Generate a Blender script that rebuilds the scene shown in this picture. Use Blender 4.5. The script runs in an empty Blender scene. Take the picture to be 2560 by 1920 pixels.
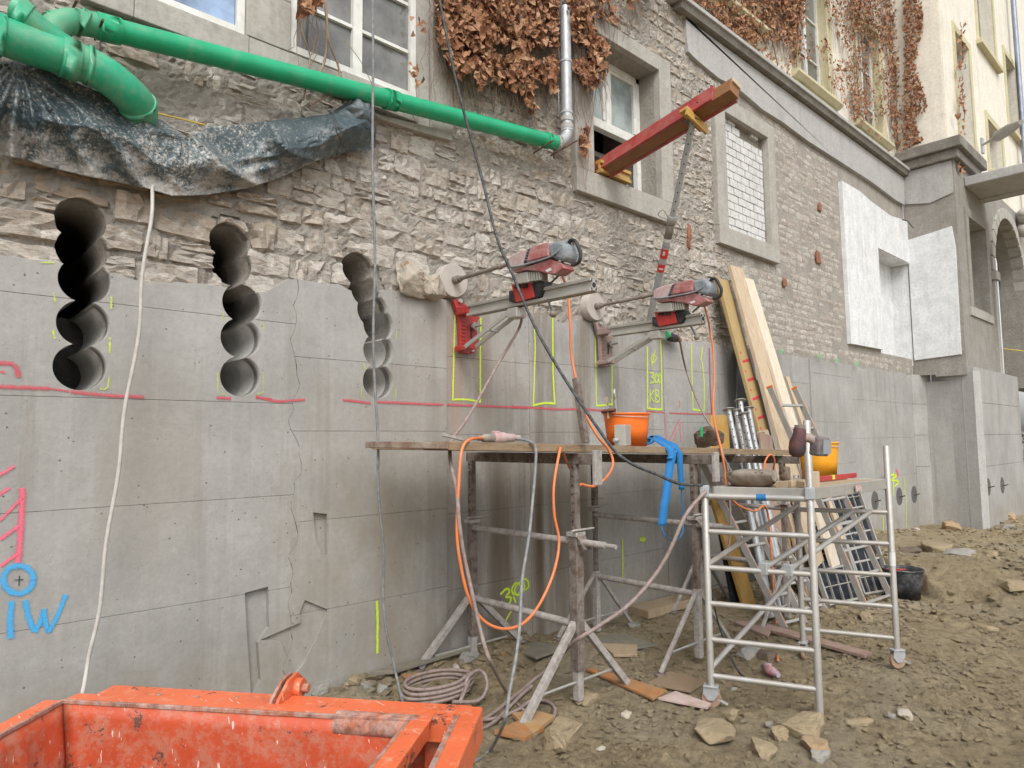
import bpy, bmesh, math, random
import numpy as np
from mathutils import Vector, Matrix
rnd = random.Random(7)
# ------------------------------------------------------------------ camera, sky, sun, exposure
F = 1700.0
ANG = math.atan(1840/1700)
CAM = np.array([0.0, -5.10, 2.05])
_s, _c = math.sin(ANG), math.cos(ANG)
_right = np.array([_s, -_c, 0]); _fh = np.array([_c, _s, 0]); _z = np.array([0, 0, 1.0])
_p = math.atan(138/1700); ROLL = -0.01
FW = _fh*math.cos(_p) + _z*math.sin(_p)
_up = -_fh*math.sin(_p) + _z*math.cos(_p)
RT = _right*math.cos(ROLL) + _up*math.sin(ROLL)
UP = -_right*math.sin(ROLL) + _up*math.cos(ROLL)
sc = bpy.context.scene
cd = bpy.data.cameras.new('camera'); co = bpy.data.objects.new('camera', cd); sc.collection.objects.link(co)
cd.sensor_fit = 'HORIZONTAL'; cd.sensor_width = 36; cd.lens = F/2560*36; cd.clip_end = 400; cd.clip_start = 0.05
M4 = Matrix(((RT[0], UP[0], -FW[0], CAM[0]), (RT[1], UP[1], -FW[1], CAM[1]), (RT[2], UP[2], -FW[2], CAM[2]), (0, 0, 0, 1)))
co.matrix_world = M4
sc.camera = co
w = bpy.data.worlds.new('World'); sc.world = w; w.use_nodes = True
wn = w.node_tree; wn.nodes.clear()
sky = wn.nodes.new('ShaderNodeTexSky'); sky.sky_type = 'NISHITA'; sky.sun_disc = False
SUN_EL, SUN_AZ = math.radians(48), math.radians(215)
sky.sun_elevation = SUN_EL; sky.sun_rotation = SUN_AZ
sky.air_density = 1.0; sky.dust_density = 3.0; sky.ozone_density = 1.0
hs = wn.nodes.new('ShaderNodeHueSaturation'); hs.inputs['Saturation'].default_value = 0.22
bg = wn.nodes.new('ShaderNodeBackground'); bg.inputs['Strength'].default_value = 0.14
wo = wn.nodes.new('ShaderNodeOutputWorld')
wn.links.new(sky.outputs[0], hs.inputs['Color']); wn.links.new(hs.outputs[0], bg.inputs[0]); wn.links.new(bg.outputs[0], wo.inputs[0])
sl = bpy.data.lights.new('sun', 'SUN'); sl.energy = 1.0; sl.angle = math.radians(28); sl.color = (1.0, .96, .9)
so = bpy.data.objects.new('sun', sl); sc.collection.objects.link(so)
# sky sun_rotation is measured clockwise from +Y
sd = Vector((math.sin(SUN_AZ)*math.cos(SUN_EL), math.cos(SUN_AZ)*math.cos(SUN_EL), math.sin(SUN_EL)))
so.rotation_euler = (-sd).to_track_quat('-Z', 'Y').to_euler()
sc.view_settings.view_transform = 'Standard'; sc.view_settings.look = 'None'
sc.view_settings.gamma = 1; sc.view_settings.use_curve_mapping = False
sc.view_settings.exposure = 0.78

# ------------------------------------------------------------------ where a sight line meets a plane of the place
def ray(px, py): return FW + (px-1280)/F*RT + (960-py)/F*UP
def oY(px, py, y=0.0): d = ray(px, py); return Vector(CAM + d*((y-CAM[1])/d[1]))
def oX(px, py, x): d = ray(px, py); return Vector(CAM + d*((x-CAM[0])/d[0]))
def oZ(px, py, z=0.0): d = ray(px, py); return Vector(CAM + d*((z-CAM[2])/d[2]))
def oD(px, py, D): return Vector(CAM + ray(px, py)*D)
def proj(P):
    v = np.array(P)-CAM; z = v@FW
    if z < .05: return (-9999, -9999, z)
    return (1280+F*(v@RT)/z, 960-F*(v@UP)/z, z)
def seen(P, m=150):
    a = proj(P); return a[2] > 0 and -m < a[0] < 2560+m and -m < a[1] < 1920+m

# ------------------------------------------------------------------ object helpers
COL = sc.collection
def tag(o, label=None, cat=None, group=None, kind=None):
    if label: o['label'] = label
    if cat: o['category'] = cat
    if group: o['group'] = group
    if kind: o['kind'] = kind
    return o
def thing(name, label, cat, loc=(0, 0, 0), group=None):
    o = bpy.data.objects.new(name, None); COL.objects.link(o); o.location = loc
    o.empty_display_size = .1
    return tag(o, label, cat, group)
class MB:
    def __init__(s): s.v = []; s.f = []; s.sm = []; s.m = []; s.mi = 0
    def add(s, vs, fs, smooth=False):
        b = len(s.v); s.v += [tuple(v) for v in vs]
        for f in fs: s.f.append(tuple(b+i for i in f)); s.sm.append(smooth); s.m.append(s.mi)
        return s
    def box(s, c, size, rot=None, bev=0.0):
        c = Vector(c); h = Vector(size)/2
        rot = rot or Matrix.Identity(3)
        if bev <= 0:
            vs = [c+rot@Vector((x*h.x, y*h.y, z*h.z)) for x in (-1, 1) for y in (-1, 1) for z in (-1, 1)]
            return s.add(vs, [(0, 1, 3, 2), (4, 6, 7, 5), (0, 4, 5, 1), (2, 3, 7, 6), (0, 2, 6, 4), (1, 5, 7, 3)])
        bm = bmesh.new(); bmesh.ops.create_cube(bm, size=1)
        for v in bm.verts: v.co = Vector((v.co.x*size[0], v.co.y*size[1], v.co.z*size[2]))
        bmesh.ops.bevel(bm, geom=bm.edges[:], offset=bev, segments=2, affect='EDGES', profile=.5)
        bm.verts.index_update()
        s.add([c+rot@v.co for v in bm.verts], [[v.index for v in f.verts] for f in bm.faces]); bm.free()
        return s
    def beam(s, a, b, w, h, upv=(0, 0, 1), bev=0.0, ext=0.0):
        a = Vector(a); b = Vector(b); d = (b-a); L = d.length; d.normalize()
        u = Vector(upv); u = (u-d*u.dot(d))
        if u.length < 1e-4: u = Vector((0, 1, 0)); u = u-d*u.dot(d)
        u.normalize(); sd_ = d.cross(u)
        rot = Matrix((d, sd_, u)).transposed()
        return s.box((a+b)/2, (L+ext, w, h), rot, bev)
    def tube(s, pts, r, seg=8, caps=True, smooth=True):
        pts = [Vector(p) for p in pts]; n = len(pts)
        rs = r if isinstance(r, (list, tuple)) else [r]*n
        t0 = (pts[1]-pts[0]).normalized()
        ref = Vector((0, 0, 1)) if abs(t0.z) < .9 else Vector((1, 0, 0))
        u = t0.cross(ref).normalized(); rings = []; vs = []
        for i, p in enumerate(pts):
            t = (pts[min(i+1, n-1)]-pts[max(i-1, 0)])
            if t.length < 1e-9: t = t0.copy()
            t.normalize(); u = (u-t*u.dot(t)).normalized(); v = t.cross(u)
            for k in range(seg):
                a = 2*math.pi*k/seg; vs.append(p+(u*math.cos(a)+v*math.sin(a))*rs[i])
        fs = []
        for i in range(n-1):
            for k in range(seg):
                a = i*seg+k; b = i*seg+(k+1) % seg; fs.append((a, b, b+seg, a+seg))
        s.add(vs, fs, smooth)
        if caps: s.add([vs[i] for i in range(seg)], [tuple(range(seg))[::-1]]); s.add(vs[-seg:], [tuple(range(seg))])
        return s
    def disc_cyl(s, c, axis, r, L, seg=24, bev=.003):
        a = Vector(axis).normalized(); c = Vector(c)
        return s.tube([c-a*L/2, c-a*(L/2-bev*.01), c-a*(L/2-bev), c+a*(L/2-bev), c+a*(L/2-bev*.01), c+a*L/2], [r-bev, r-bev*.9, r, r, r-bev*.9, r-bev], seg)
    def prism(s, poly, ext, bev=0.0):
        """poly: list of 3D points (planar), ext: Vector extrusion"""
        ext = Vector(ext); n = len(poly); A = [Vector(p) for p in poly]
        bm = bmesh.new(); va = [bm.verts.new(p) for p in A]
        f = bm.faces.new(va); r = bmesh.ops.extrude_face_region(bm, geom=[f])
        for g in r['geom']:
            if isinstance(g, bmesh.types.BMVert): g.co += ext
        bmesh.ops.recalc_face_normals(bm, faces=bm.faces[:])
        if bev > 0: bmesh.ops.bevel(bm, geom=bm.edges[:], offset=bev, segments=2, affect='EDGES', profile=.5, clamp_overlap=True)
        bm.verts.index_update()
        s.add([v.co.copy() for v in bm.verts], [[v.index for v in f.verts] for f in bm.faces]); bm.free()
        return s
    def mesh(s, name):
        me = bpy.data.meshes.new(name); me.from_pydata(s.v, [], s.f); me.update()
        me.polygons.foreach_set('use_smooth', s.sm)
        if any(s.m): me.polygons.foreach_set('material_index', s.m)
        return me
    def build(s, name, mat, parent=None, **kw):
        me = s.mesh(name)
        for m in (mat if isinstance(mat, (list, tuple)) else [mat]): me.materials.append(m)
        return link(name, me, parent, **kw)
def link(name, me, parent=None, **kw):
    o = bpy.data.objects.new(name, me); COL.objects.link(o)
    if parent is not None:
        o.parent = parent; o.matrix_parent_inverse = Matrix.Translation(-parent_loc(parent))
    return tag(o, **kw)
def parent_loc(p): return Vector(p.location) if p.type == "EMPTY" else Vector((0, 0, 0))
def smooth_path(pts, n=6):
    """Catmull-Rom through points"""
    P = [Vector(p) for p in pts]; out = []
    for i in range(len(P)-1):
        p0 = P[max(i-1, 0)]; p1 = P[i]; p2 = P[i+1]; p3 = P[min(i+2, len(P)-1)]
        for k in range(n):
            t = k/n
            out.append(.5*((2*p1)+(p2-p0)*t+(2*p0-5*p1+4*p2-p3)*t*t+(3*p1-p0-3*p2+p3)*t**3))
    out.append(P[-1]); return out
def bool_cut(o, cutters):
    mods = []
    for c in cutters:
        m = o.modifiers.new('b', 'BOOLEAN'); m.operation = 'DIFFERENCE'; m.object = c; m.solver = 'EXACT'; m.use_self = True
        mods.append(m)
    dg = bpy.context.evaluated_depsgraph_get(); dg.update()
    ev = o.evaluated_get(dg); me = bpy.data.meshes.new_from_object(ev)
    for m in mods: o.modifiers.remove(m)
    o.data = me
def smoothstep(a, b, x): t = np.clip((x-a)/(b-a), 0, 1); return t*t*(3-2*t)
_rs = np.random.RandomState(3); _T = _rs.rand(256, 256)
def vnoise(x, y):
    x = np.asarray(x, float); y = np.asarray(y, float)
    xi = np.floor(x).astype(int); yi = np.floor(y).astype(int); fx = x-xi; fy = y-yi
    fx = fx*fx*(3-2*fx); fy = fy*fy*(3-2*fy)
    g = lambda a, b: _T[a % 256, b % 256]
    return (g(xi, yi)*(1-fx)+g(xi+1, yi)*fx)*(1-fy)+(g(xi, yi+1)*(1-fx)+g(xi+1, yi+1)*fx)*fy-.5
def fbm(x, y, o=4, g=.5):
    r = 0; a = 1; k = 1
    for i in range(o): r = r+a*vnoise(x*k+17*i, y*k+31*i); a *= g; k *= 2.03
    return r

# ------------------------------------------------------------------ materials
class NT:
    def __init__(s, name):
        s.m = bpy.data.materials.new(name); s.m.use_nodes = True; s.t = s.m.node_tree; s.t.nodes.clear()
        s.out = s.n('OutputMaterial'); s.b = s.n('BsdfPrincipled'); s.l(s.b.outputs[0], s.out.inputs[0])
        s._pos = None
    def n(s, typ, **kw):
        nd = s.t.nodes.new('ShaderNode'+typ)
        for k, v in kw.items():
            if hasattr(nd, k): setattr(nd, k, v)
            else: nd.inputs[k].default_value = v
        return nd
    def l(s, a, b): s.t.links.new(a, b)
    def pos(s, kind='pos', scale=None):
        if kind == 'pos': o = s.n('NewGeometry').outputs['Position']
        else: o = s.n('TexCoord').outputs['Object']
        if scale:
            m = s.n('Mapping'); m.inputs['Scale'].default_value = scale; s.l(o, m.inputs[0]); o = m.outputs[0]
        return o
    def noise(s, v, scale, detail=5, rough=.6, dist=0):
        nd = s.n('TexNoise'); nd.inputs['Scale'].default_value = scale; nd.inputs['Detail'].default_value = detail
        nd.inputs['Roughness'].default_value = rough; nd.inputs['Distortion'].default_value = dist
        s.l(v, nd.inputs['Vector']); return nd.outputs['Fac']
    def voro(s, v, scale, feat='F1', rand=1.0):
        nd = s.n('TexVoronoi'); nd.feature = feat; nd.inputs['Scale'].default_value = scale; nd.inputs['Randomness'].default_value = rand
        s.l(v, nd.inputs['Vector']); return nd.outputs['Distance']
    def ramp(s, f, stops):
        nd = s.n('ValToRGB'); cr = nd.color_ramp
        while len(cr.elements) < len(stops): cr.elements.new(.5)
        for e, (p, c) in zip(cr.elements, stops):
            e.position = p; e.color = (*c, 1) if isinstance(c, (tuple, list)) else (c, c, c, 1)
        s.l(f, nd.inputs[0]); return nd.outputs[0]
    def mix(s, f, a, b, mode='MIX'):
        nd = s.n('Mix'); nd.data_type = 'RGBA'; nd.blend_type = mode; nd.clamp_factor = True
        for v, i in ((f, 0), (a, 6), (b, 7)):
            if isinstance(v, (int, float)): nd.inputs[i].default_value = v
            elif isinstance(v, (tuple, list)): nd.inputs[i].default_value = (*v, 1)
            else: s.l(v, nd.inputs[i])
        return nd.outputs[2]
    def math(s, op, a, b=None, clamp=False):
        nd = s.n('Math'); nd.operation = op; nd.use_clamp = clamp
        for v, i in ((a, 0), (b, 1)):
            if v is None: continue
            if isinstance(v, (int, float)): nd.inputs[i].default_value = v
            else: s.l(v, nd.inputs[i])
        return nd.outputs[0]
    def bump(s, h, strength, dist, prev=None):
        nd = s.n('Bump'); nd.inputs['Strength'].default_value = strength; nd.inputs['Distance'].default_value = dist
        s.l(h, nd.inputs['Height'])
        if prev is not None: s.l(prev, nd.inputs['Normal'])
        return nd.outputs[0]
    def fin(s, col, rough=.8, metal=0, nrm=None, alpha=None, spec=None):
        for v, k in ((col, 'Base Color'), (rough, 'Roughness'), (metal, 'Metallic'), (alpha, 'Alpha'), (spec, 'Specular IOR Level')):
            if v is None: continue
            if isinstance(v, (int, float)): s.b.inputs[k].default_value = v
            elif isinstance(v, (tuple, list)): s.b.inputs[k].default_value = (*v, 1)
            else: s.l(v, s.b.inputs[k])
        if nrm is not None: s.l(nrm, s.b.inputs['Normal'])
        return s.m
def mk(name, c1, c2=None, sc_=6, rough=.7, metal=0, bump=.3, bsc=60, bd=.003, dust=None, dsc=9, damt=.5, chips=None, csc=14, camt=.6, stretch=None, kind='pos', spec=None):
    """painted / dusty / chipped everyday material"""
    n = NT(name); p = n.pos(kind, stretch)
    c2 = c2 or tuple(x*.75 for x in c1)
    col = n.mix(n.ramp(n.noise(p, sc_, 6, .65), [(.35, 0.), (.65, 1.)]), c1, c2)
    p0 = n.pos(kind)
    if chips: col = n.mix(n.ramp(n.noise(p0, csc, 8, .7), [(camt, 0.), (camt+.03, 1.)]), col, chips)
    if dust: col = n.mix(n.ramp(n.noise(p0, dsc, 8, .75), [(1-damt-.25, 0.), (1-damt+.2, .9)]), col, dust)
    nr = n.bump(n.noise(p, bsc, 6, .7), bump, bd)
    return n.fin(col, rough, metal, nr, spec=spec)

def concrete_mat():
    n = NT('concrete'); p = n.pos()
    base = n.mix(n.ramp(n.noise(p, 1.1, 8, .68), [(.36, 0.), (.62, 1.)]), (.385, .380, .365), (.285, .280, .266))
    warm = n.mix(n.ramp(n.noise(p, .7, 4, .6), [(.5, 0.), (.75, .35)]), base, (.29, .265, .22))
    sp = n.pos('pos', (9, 9, .45))
    col = n.mix(n.ramp(n.noise(sp, 1.1, 7, .7), [(.5, 0.), (.72, .55)]), warm, (.42, .41, .38))
    col = n.mix(n.ramp(n.noise(n.pos('pos', (5, 5, .3)), 1.0, 6, .65), [(.55, 0.), (.75, .6)]), col, (.20, .18, .15))
    col = n.mix(n.ramp(n.noise(p, 24, 8, .75), [(.3, .35), (.6, 0.)]), col, (.19, .18, .16))
    # brown wet streaks where the drills run
    sx = n.n('SeparateXYZ'); n.l(p, sx.inputs[0])
    mx = n.math('MULTIPLY', n.math('SMOOTH_MIN', n.math('SUBTRACT', sx.outputs[0], 3.95), 1.0, True), n.math('SUBTRACT', 7.4, sx.outputs[0], True), True)
    st = n.ramp(n.noise(n.pos('pos', (3.2, 3.2, .22)), 1.0, 8, .68, .25), [(.50, 0.), (.60, 1.)])
    col = n.mix(n.math('MULTIPLY', n.math('MULTIPLY', mx, st), .55), col, (.15, .115, .078))
    st2 = n.ramp(n.noise(n.pos('pos', (17, 17, .5)), 1.0, 5, .7, .2), [(.66, 0.), (.70, 1.)])
    mx2 = n.math('MULTIPLY', n.math('SUBTRACT', sx.outputs[0], 3.3, True), n.math('SUBTRACT', 8.0, sx.outputs[0], True), True)
    col = n.mix(n.math('MULTIPLY', n.math('MULTIPLY', mx2, st2), .4), col, (.46, .44, .40))
    def box_mask(cx, hx, cz, hz):
        a = n.math('SUBTRACT', 1.0, n.math('MULTIPLY', n.math('ABSOLUTE', n.math('SUBTRACT', sx.outputs[0], cx)), 1/hx), True)
        b = n.math('SUBTRACT', 1.0, n.math('MULTIPLY', n.math('ABSOLUTE', n.math('SUBTRACT', sx.outputs[2], cz)), 1/hz), True)
        return n.math('MULTIPLY', n.math('POWER', a, .6), n.math('POWER', b, .6))
    mot = n.ramp(n.noise(n.pos('pos', (1.6, 1.6, .8)), 1.6, 8, .72), [(.34, 0.), (.62, 1.)])
    col = n.mix(n.math('MULTIPLY', n.math('MULTIPLY', box_mask(3.2, 1.1, 1.25, 1.5), mot), .75), col, (.235, .195, .135))
    wet = n.ramp(n.noise(n.pos('pos', (3.4, 3.4, .18)), 1.0, 7, .65, .2), [(.40, 0.), (.56, 1.)])
    col = n.mix(n.math('MULTIPLY', n.math('MULTIPLY', box_mask(4.9, 1.25, .9, 1.8), wet), .9), col, (.135, .11, .078))
    col = n.mix(n.math('MULTIPLY', n.math('MULTIPLY', box_mask(4.1, .75, 2.9, .8), mot), .7), col, (.33, .27, .215))
    col = n.mix(n.math('MULTIPLY', n.math('MULTIPLY', box_mask(1.1, 1.6, .7, 1.2), mot), .45), col, (.20, .195, .18))
    col = n.mix(n.math('MULTIPLY', n.math('MULTIPLY', n.math('SUBTRACT', 1.0, n.math('MULTIPLY', n.math('ABSOLUTE', n.math('SUBTRACT', sx.outputs[2], .25)), 2.2), True), mot), .6), col, (.22, .185, .13))
    def streak(cx, hx, cz, hz, c, k, s=6):
        xx = n.math('ADD', sx.outputs[0], n.math('MULTIPLY', n.math('SUBTRACT', n.noise(n.pos('pos', (s, s, .7)), 1.0, 6, .65), .5), hx*1.6))
        a = n.math('SUBTRACT', 1.0, n.math('MULTIPLY', n.math('ABSOLUTE', n.math('SUBTRACT', xx, cx)), 1/hx), True)
        b = n.math('SUBTRACT', 1.0, n.math('MULTIPLY', n.math('ABSOLUTE', n.math('SUBTRACT', sx.outputs[2], cz)), 1/hz), True)
        m_ = n.math('MULTIPLY', n.math('POWER', a, .45), n.math('POWER', b, .5))
        return n.mix(n.math('MULTIPLY', m_, k), col, c)
    col = streak(4.55, .17, .95, 1.5, (.115, .085, .055), .8)
    col = streak(5.10, .07, 1.0, 1.45, (.10, .065, .035), .9)
    col = streak(5.75, .12, 1.5, 1.6, (.15, .12, .085), .6)
    col = streak(4.0, .10, 2.6, 1.0, (.30, .21, .155), .7)
    col = streak(4.33, .13, 2.7, .9, (.20, .155, .11), .65)
    col = streak(5.3, .10, 2.7, .9, (.18, .15, .115), .6)
    col = streak(6.35, .12, 2.5, 1.1, (.17, .15, .125), .55)
    col = streak(1.35, .35, 1.9, .9, (.24, .215, .175), .5)
    # rust-brown blooms, small pores and bigger blow holes
    col = n.mix(n.math('MULTIPLY', n.ramp(n.noise(p, 3.1, 6, .7), [(.66, 0.), (.74, 1.)]), n.ramp(n.noise(p, 30, 4, .8), [(.5, 0.), (.6, .6)])), col, (.16, .12, .06))
    v1 = n.ramp(n.voro(p, 16), [(.0, 1.), (.085, 1.), (.11, 0.)])
    keep = n.ramp(n.noise(p, 5, 2, .5), [(.5, 0.), (.56, 1.)])
    pit = n.math('MULTIPLY', v1, keep)
    v2 = n.ramp(n.voro(p, 60), [(.0, 1.), (.10, 1.), (.16, 0.)])
    pit2 = n.math('MULTIPLY', v2, n.ramp(n.noise(p, 4, 4, .6), [(.5, 0.), (.6, 1.)]))
    pits = n.math('MAXIMUM', pit, n.math('MULTIPLY', pit2, .5))
    col = n.mix(n.math('MULTIPLY', pits, .75), col, (.07, .065, .06))
    nr = n.bump(n.noise(p, 90, 8, .75), .35, .004)
    nr = n.bump(n.noise(p, 7, 6, .6), .35, .02, nr)
    nr = n.bump(n.math('SUBTRACT', 1.0, pits), .7, .006, nr)
    # spalled rough zones
    spz = n.ramp(n.noise(n.pos('pos', (1, 1, .8)), 2.6, 7, .75), [(.62, 0.), (.70, 1.)])
    nr = n.bump(n.math('MULTIPLY', spz, n.noise(p, 34, 7, .8)), .5, .015, nr)
    return n.fin(col, .82, 0, nr)
def plain_concrete(name, a, b, bscale=30, bd=.01, bs=.5):
    n = NT(name); p = n.pos()
    col = n.mix(n.ramp(n.noise(p, 3, 8, .7), [(.35, 0.), (.65, 1.)]), a, b)
    col = n.mix(n.ramp(n.noise(p, 22, 6, .75), [(.3, .5), (.55, 0.)]), col, tuple(x*.55 for x in b))
    col = n.mix(n.ramp(n.noise(n.pos('pos', (6, 6, .5)), 1.2, 6, .7), [(.5, 0.), (.75, .5)]), col, tuple(x*.6 for x in b))
    nr = n.bump(n.noise(p, bscale, 8, .75), bs, bd)
    return n.fin(col, .88, 0, nr)
def stone_mat(name, use_attr):
    n = NT(name); p = n.pos()
    if use_attr: r = n.n('Attribute', attribute_name='rnd').outputs['Fac']
    else: r = n.n('ObjectInfo').outputs['Random']
    base = n.ramp(r, [(.0, (.30, .25, .20)), (.16, (.375, .34, .29)), (.34, (.45, .425, .385)), (.5, (.33, .29, .25)), (.66, (.52, .50, .46)), (.82, (.41, .355, .29)), (1., (.37, .355, .33))])
    col = n.mix(n.ramp(n.noise(p, 2.0, 5, .6), [(.35, 0.), (.7, .45)]), base, (.40, .372, .33))
    col = n.mix(n.ramp(n.noise(n.pos('pos', (4, 4, 16)), 2.6, 8, .75, .8), [(.38, .9), (.52, 0.)]), col, (.25, .20, .15))
    col = n.mix(n.ramp(n.noise(p, 12, 8, .75), [(.52, 0.), (.68, .7)]), col, (.64, .61, .56))
    col = n.mix(n.ramp(n.noise(n.pos('pos', (1, 1, 3.2)), 22, 6, .8, 1.), [(.36, .85), (.44, 0.)]), col, (.085, .065, .05))
    # earth stained zone under the pipes at the left
    sx = n.n('SeparateXYZ'); n.l(p, sx.inputs[0])
    e = n.math('SUBTRACT', 1.0, n.math('MULTIPLY', n.math('ABSOLUTE', n.math('SUBTRACT', sx.outputs[2], n.math('ADD', 3.75, n.math('MULTIPLY', sx.outputs[0], .1)))), 2.6), True)
    e = n.math('MULTIPLY', e, n.math('SUBTRACT', 1.0, n.math('MULTIPLY', n.math('SUBTRACT', sx.outputs[0], 1.6, True), 1.2), True))
    col = n.mix(n.math('MULTIPLY', e, .6), col, (.27, .18, .105))
    nr = n.bump(n.noise(n.pos('pos', (1, 1, 2.4)), 14, 8, .72, .8), .8, .013)
    nr = n.bump(n.noise(p, 70, 6, .8), .6, .006, nr)
    return n.fin(col, .9, 0, nr)
MAT = {}
MAT['concrete'] = concrete_mat()
MAT['concrete_core'] = plain_concrete('concrete_core', (.62, .61, .59), (.5, .49, .475), 60, .002, .3)
MAT['stone'] = stone_mat('rubble_stone', False); MAT['stone_attr'] = stone_mat('rubble_stone_small', True)
MAT['mortar'] = plain_concrete('lime_mortar', (.40, .37, .325), (.30, .275, .24), 26, .03, .95)
MAT['sandstone'] = plain_concrete('dressed_sandstone', (.42, .40, .365), (.34, .32, .285), 50, .006, .5)
MAT['render_grey'] = plain_concrete('smooth_grey_render', (.43, .425, .41), (.37, .365, .35), 40, .004, .3)
MAT['render_rough'] = plain_concrete('rough_grey_render', (.34, .32, .29), (.25, .235, .205), 22, .03, .8)
MAT['white_plaster'] = plain_concrete('white_plaster', (.76, .77, .78), (.60, .61, .61), 40, .006, .4)
MAT['cream'] = plain_concrete('cream_plaster', (.78, .74, .64), (.68, .64, .55), 40, .004, .3)
MAT['cream_surround'] = plain_concrete('ochre_window_surround', (.60, .55, .36), (.50, .46, .30), 40, .003, .25)
MAT['cap'] = plain_concrete('weathered_cap_stone', (.26, .24, .21), (.15, .135, .115), 30, .01, .6)
MAT['white_brick'] = plain_concrete('white_sand_lime_brick', (.62, .62, .61), (.54, .54, .53), 60, .003, .3)
MAT['white_paint'] = mk('white_window_paint', (.72, .72, .69), (.6, .6, .56), rough=.5, bump=.2, dust=(.35, .32, .27), damt=.25)
MAT['black'] = mk('black_void', (.012, .012, .012), rough=.9)
# ================================================================== LARGE STRUCTURE
# ------------------------------------------------------------------ ground
LA = oZ(2205, 1455); LB = oZ(2470, 1490); LC = oZ(2620, 1560)
def ledge(x, y):
    # side of a line: raised soil bank beyond it (towards the far wall)
    x = np.asarray(x, float); y = np.asarray(y, float)
    d = Vector((LC.x-LA.x, LC.y-LA.y)); d.normalize()
    n_ = (-d.y, d.x); s_ = (x-LA.x)*n_[0]+(y-LA.y)*n_[1]
    if n_[0] < 0: s_ = -s_
    s_ = s_+.25*fbm(x*2.2, y*2.2, 3)
    along = (x-LA.x)*d.x+(y-LA.y)*d.y
    if d.y > 0: along = -along
    return smoothstep(0, .10, s_)*smoothstep(-.9, -.1, np.abs(along)*0+(x-LA.x))*(.30+.16*vnoise(x*1.3, y*1.3))*(1-.75*smoothstep(1.4, 4.5, s_))
def gz(x, y):
    x = np.asarray(x, float); y = np.asarray(y, float)
    h = .035*fbm(x*1.1+5, y*1.1, 3)+.028*fbm(x*5, y*5+9, 4, .62)-.012
    h = h+.10*smoothstep(-.75, -.1, y)*(1-smoothstep(4.4, 5.6, x))*smoothstep(.5, 2.2, x)*(1+fbm(x*6, y*6, 3))
    h = h+ledge(x, y)
    h = h+.5*smoothstep(23, 30, x)
    r = np.sqrt((x-4)**2+(y+2)**2); h = h+.02*(fbm(x*14, y*14, 3, .6))*smoothstep(18, 6, r)
    return h
def gzf(x, y): return float(gz(np.array([x]), np.array([y]))[0])
def axis(a, b, lo, hi, fine, grow=1.07):
    v = list(np.arange(lo, hi, fine)); s = fine; x = v[-1]
    while x < b: s *= grow; x += s; v.append(x)
    s = fine; x = v[0]; pre = []
    while x > a: s *= grow; x -= s; pre.append(x)
    return np.array(pre[::-1]+v)
gx = axis(-60, 120, 1.2, 9.5, .028, 1.035); gy = axis(-80, .45, -4.3, .02, .028, 1.06)
GX, GY = np.meshgrid(gx, gy, indexing='ij'); GZ = gz(GX, GY)
nx, ny = GX.shape
vs = np.stack([GX, GY, GZ], -1).reshape(-1, 3)
idx = np.arange(nx*ny).reshape(nx, ny)
fs = np.stack([idx[:-1, :-1], idx[1:, :-1], idx[1:, 1:], idx[:-1, 1:]], -1).reshape(-1, 4)
me = bpy.data.meshes.new('ground'); me.from_pydata(vs.tolist(), [], fs.tolist()); me.update()
me.polygons.foreach_set('use_smooth', [True]*len(me.polygons))
def soil_mat(name, k=1.0):
    n = NT(name); p = n.pos()
    col = n.mix(n.ramp(n.noise(p, 1.6, 6, .65), [(.35, 0.), (.65, 1.)]), (.43*k, .350*k, .222*k), (.33*k, .262*k, .162*k))
    col = n.mix(n.ramp(n.noise(p, 11, 8, .75), [(.35, .8), (.55, 0.)]), col, (.19*k, .15*k, .095*k))
    col = n.mix(n.ramp(n.noise(p, 38, 6, .75), [(.58, 0.), (.7, .7)]), col, (.50*k, .44*k, .32*k))
    col = n.mix(n.ramp(n.noise(p, .6, 4, .6), [(.5, 0.), (.7, .5)]), col, (.36*k, .33*k, .26*k))
    nr = n.bump(n.noise(p, 30, 9, .82), 1.0, .05)
    nr = n.bump(n.noise(p, 95, 6, .8), .8, .010, nr)
    return n.fin(col, .93, 0, nr, spec=.25)
MAT['soil'] = soil_mat('clay_soil'); MAT['clod'] = soil_mat('clay_clods', 1.04)
me.materials.append(MAT['soil'])
tag(link('ground', me), kind='structure')

# ------------------------------------------------------------------ cutters for the cored holes, windows and the niche
def cyl_cutter(name, cs, r, y0, y1, seg=40):
    out = []
    for k, (x, z) in enumerate(cs):
        ye = y1 if k < len(cs)-2 else .83
        out.append(((x, z), MB().tube([(x, y0, z), (x, ye, z)], r, seg, True, True).build(name, MAT['concrete_core'])))
    return out
def box_cutter(name, x0, x1, y0, y1, z0, z1, mat=None):
    m = MB().box(((x0+x1)/2, (y0+y1)/2, (z0+z1)/2), (x1-x0, y1-y0, z1-z0)); return m.build(name, mat or MAT['sandstone'])
HOLES = [
  [(205, 547), (209, 622), (213, 700), (209, 808), (201, 917)],
  [(578, 604), (586, 660), (607, 757), (603, 845), (602, 941)],
  [(900, 672), (917, 724), (932, 775), (947, 812), (947, 876), (946, 953)]]
HR = .152
holes = []
for i, h in enumerate(HOLES):
    cs = [(oY(*q).x, oY(*q).z) for q in h]
    holes.append((cs, cyl_cutter('cut', cs, HR, -.4, 1.2)))
W1 = (1.15, 1.925, 5.205, 6.6); W2 = (2.29, 3.535, 5.235, 6.9); W3 = (6.06, 7.43, 5.185, 6.97); BR = (9.13, 10.47, 5.15, 6.95)
c_w1 = box_cutter('cut', W1[0], W1[1], -.5, .45, W1[2], W1[3])
c_w2 = box_cutter('cut', W2[0], W2[1], -.5, .45, W2[2], W2[3])
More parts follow.
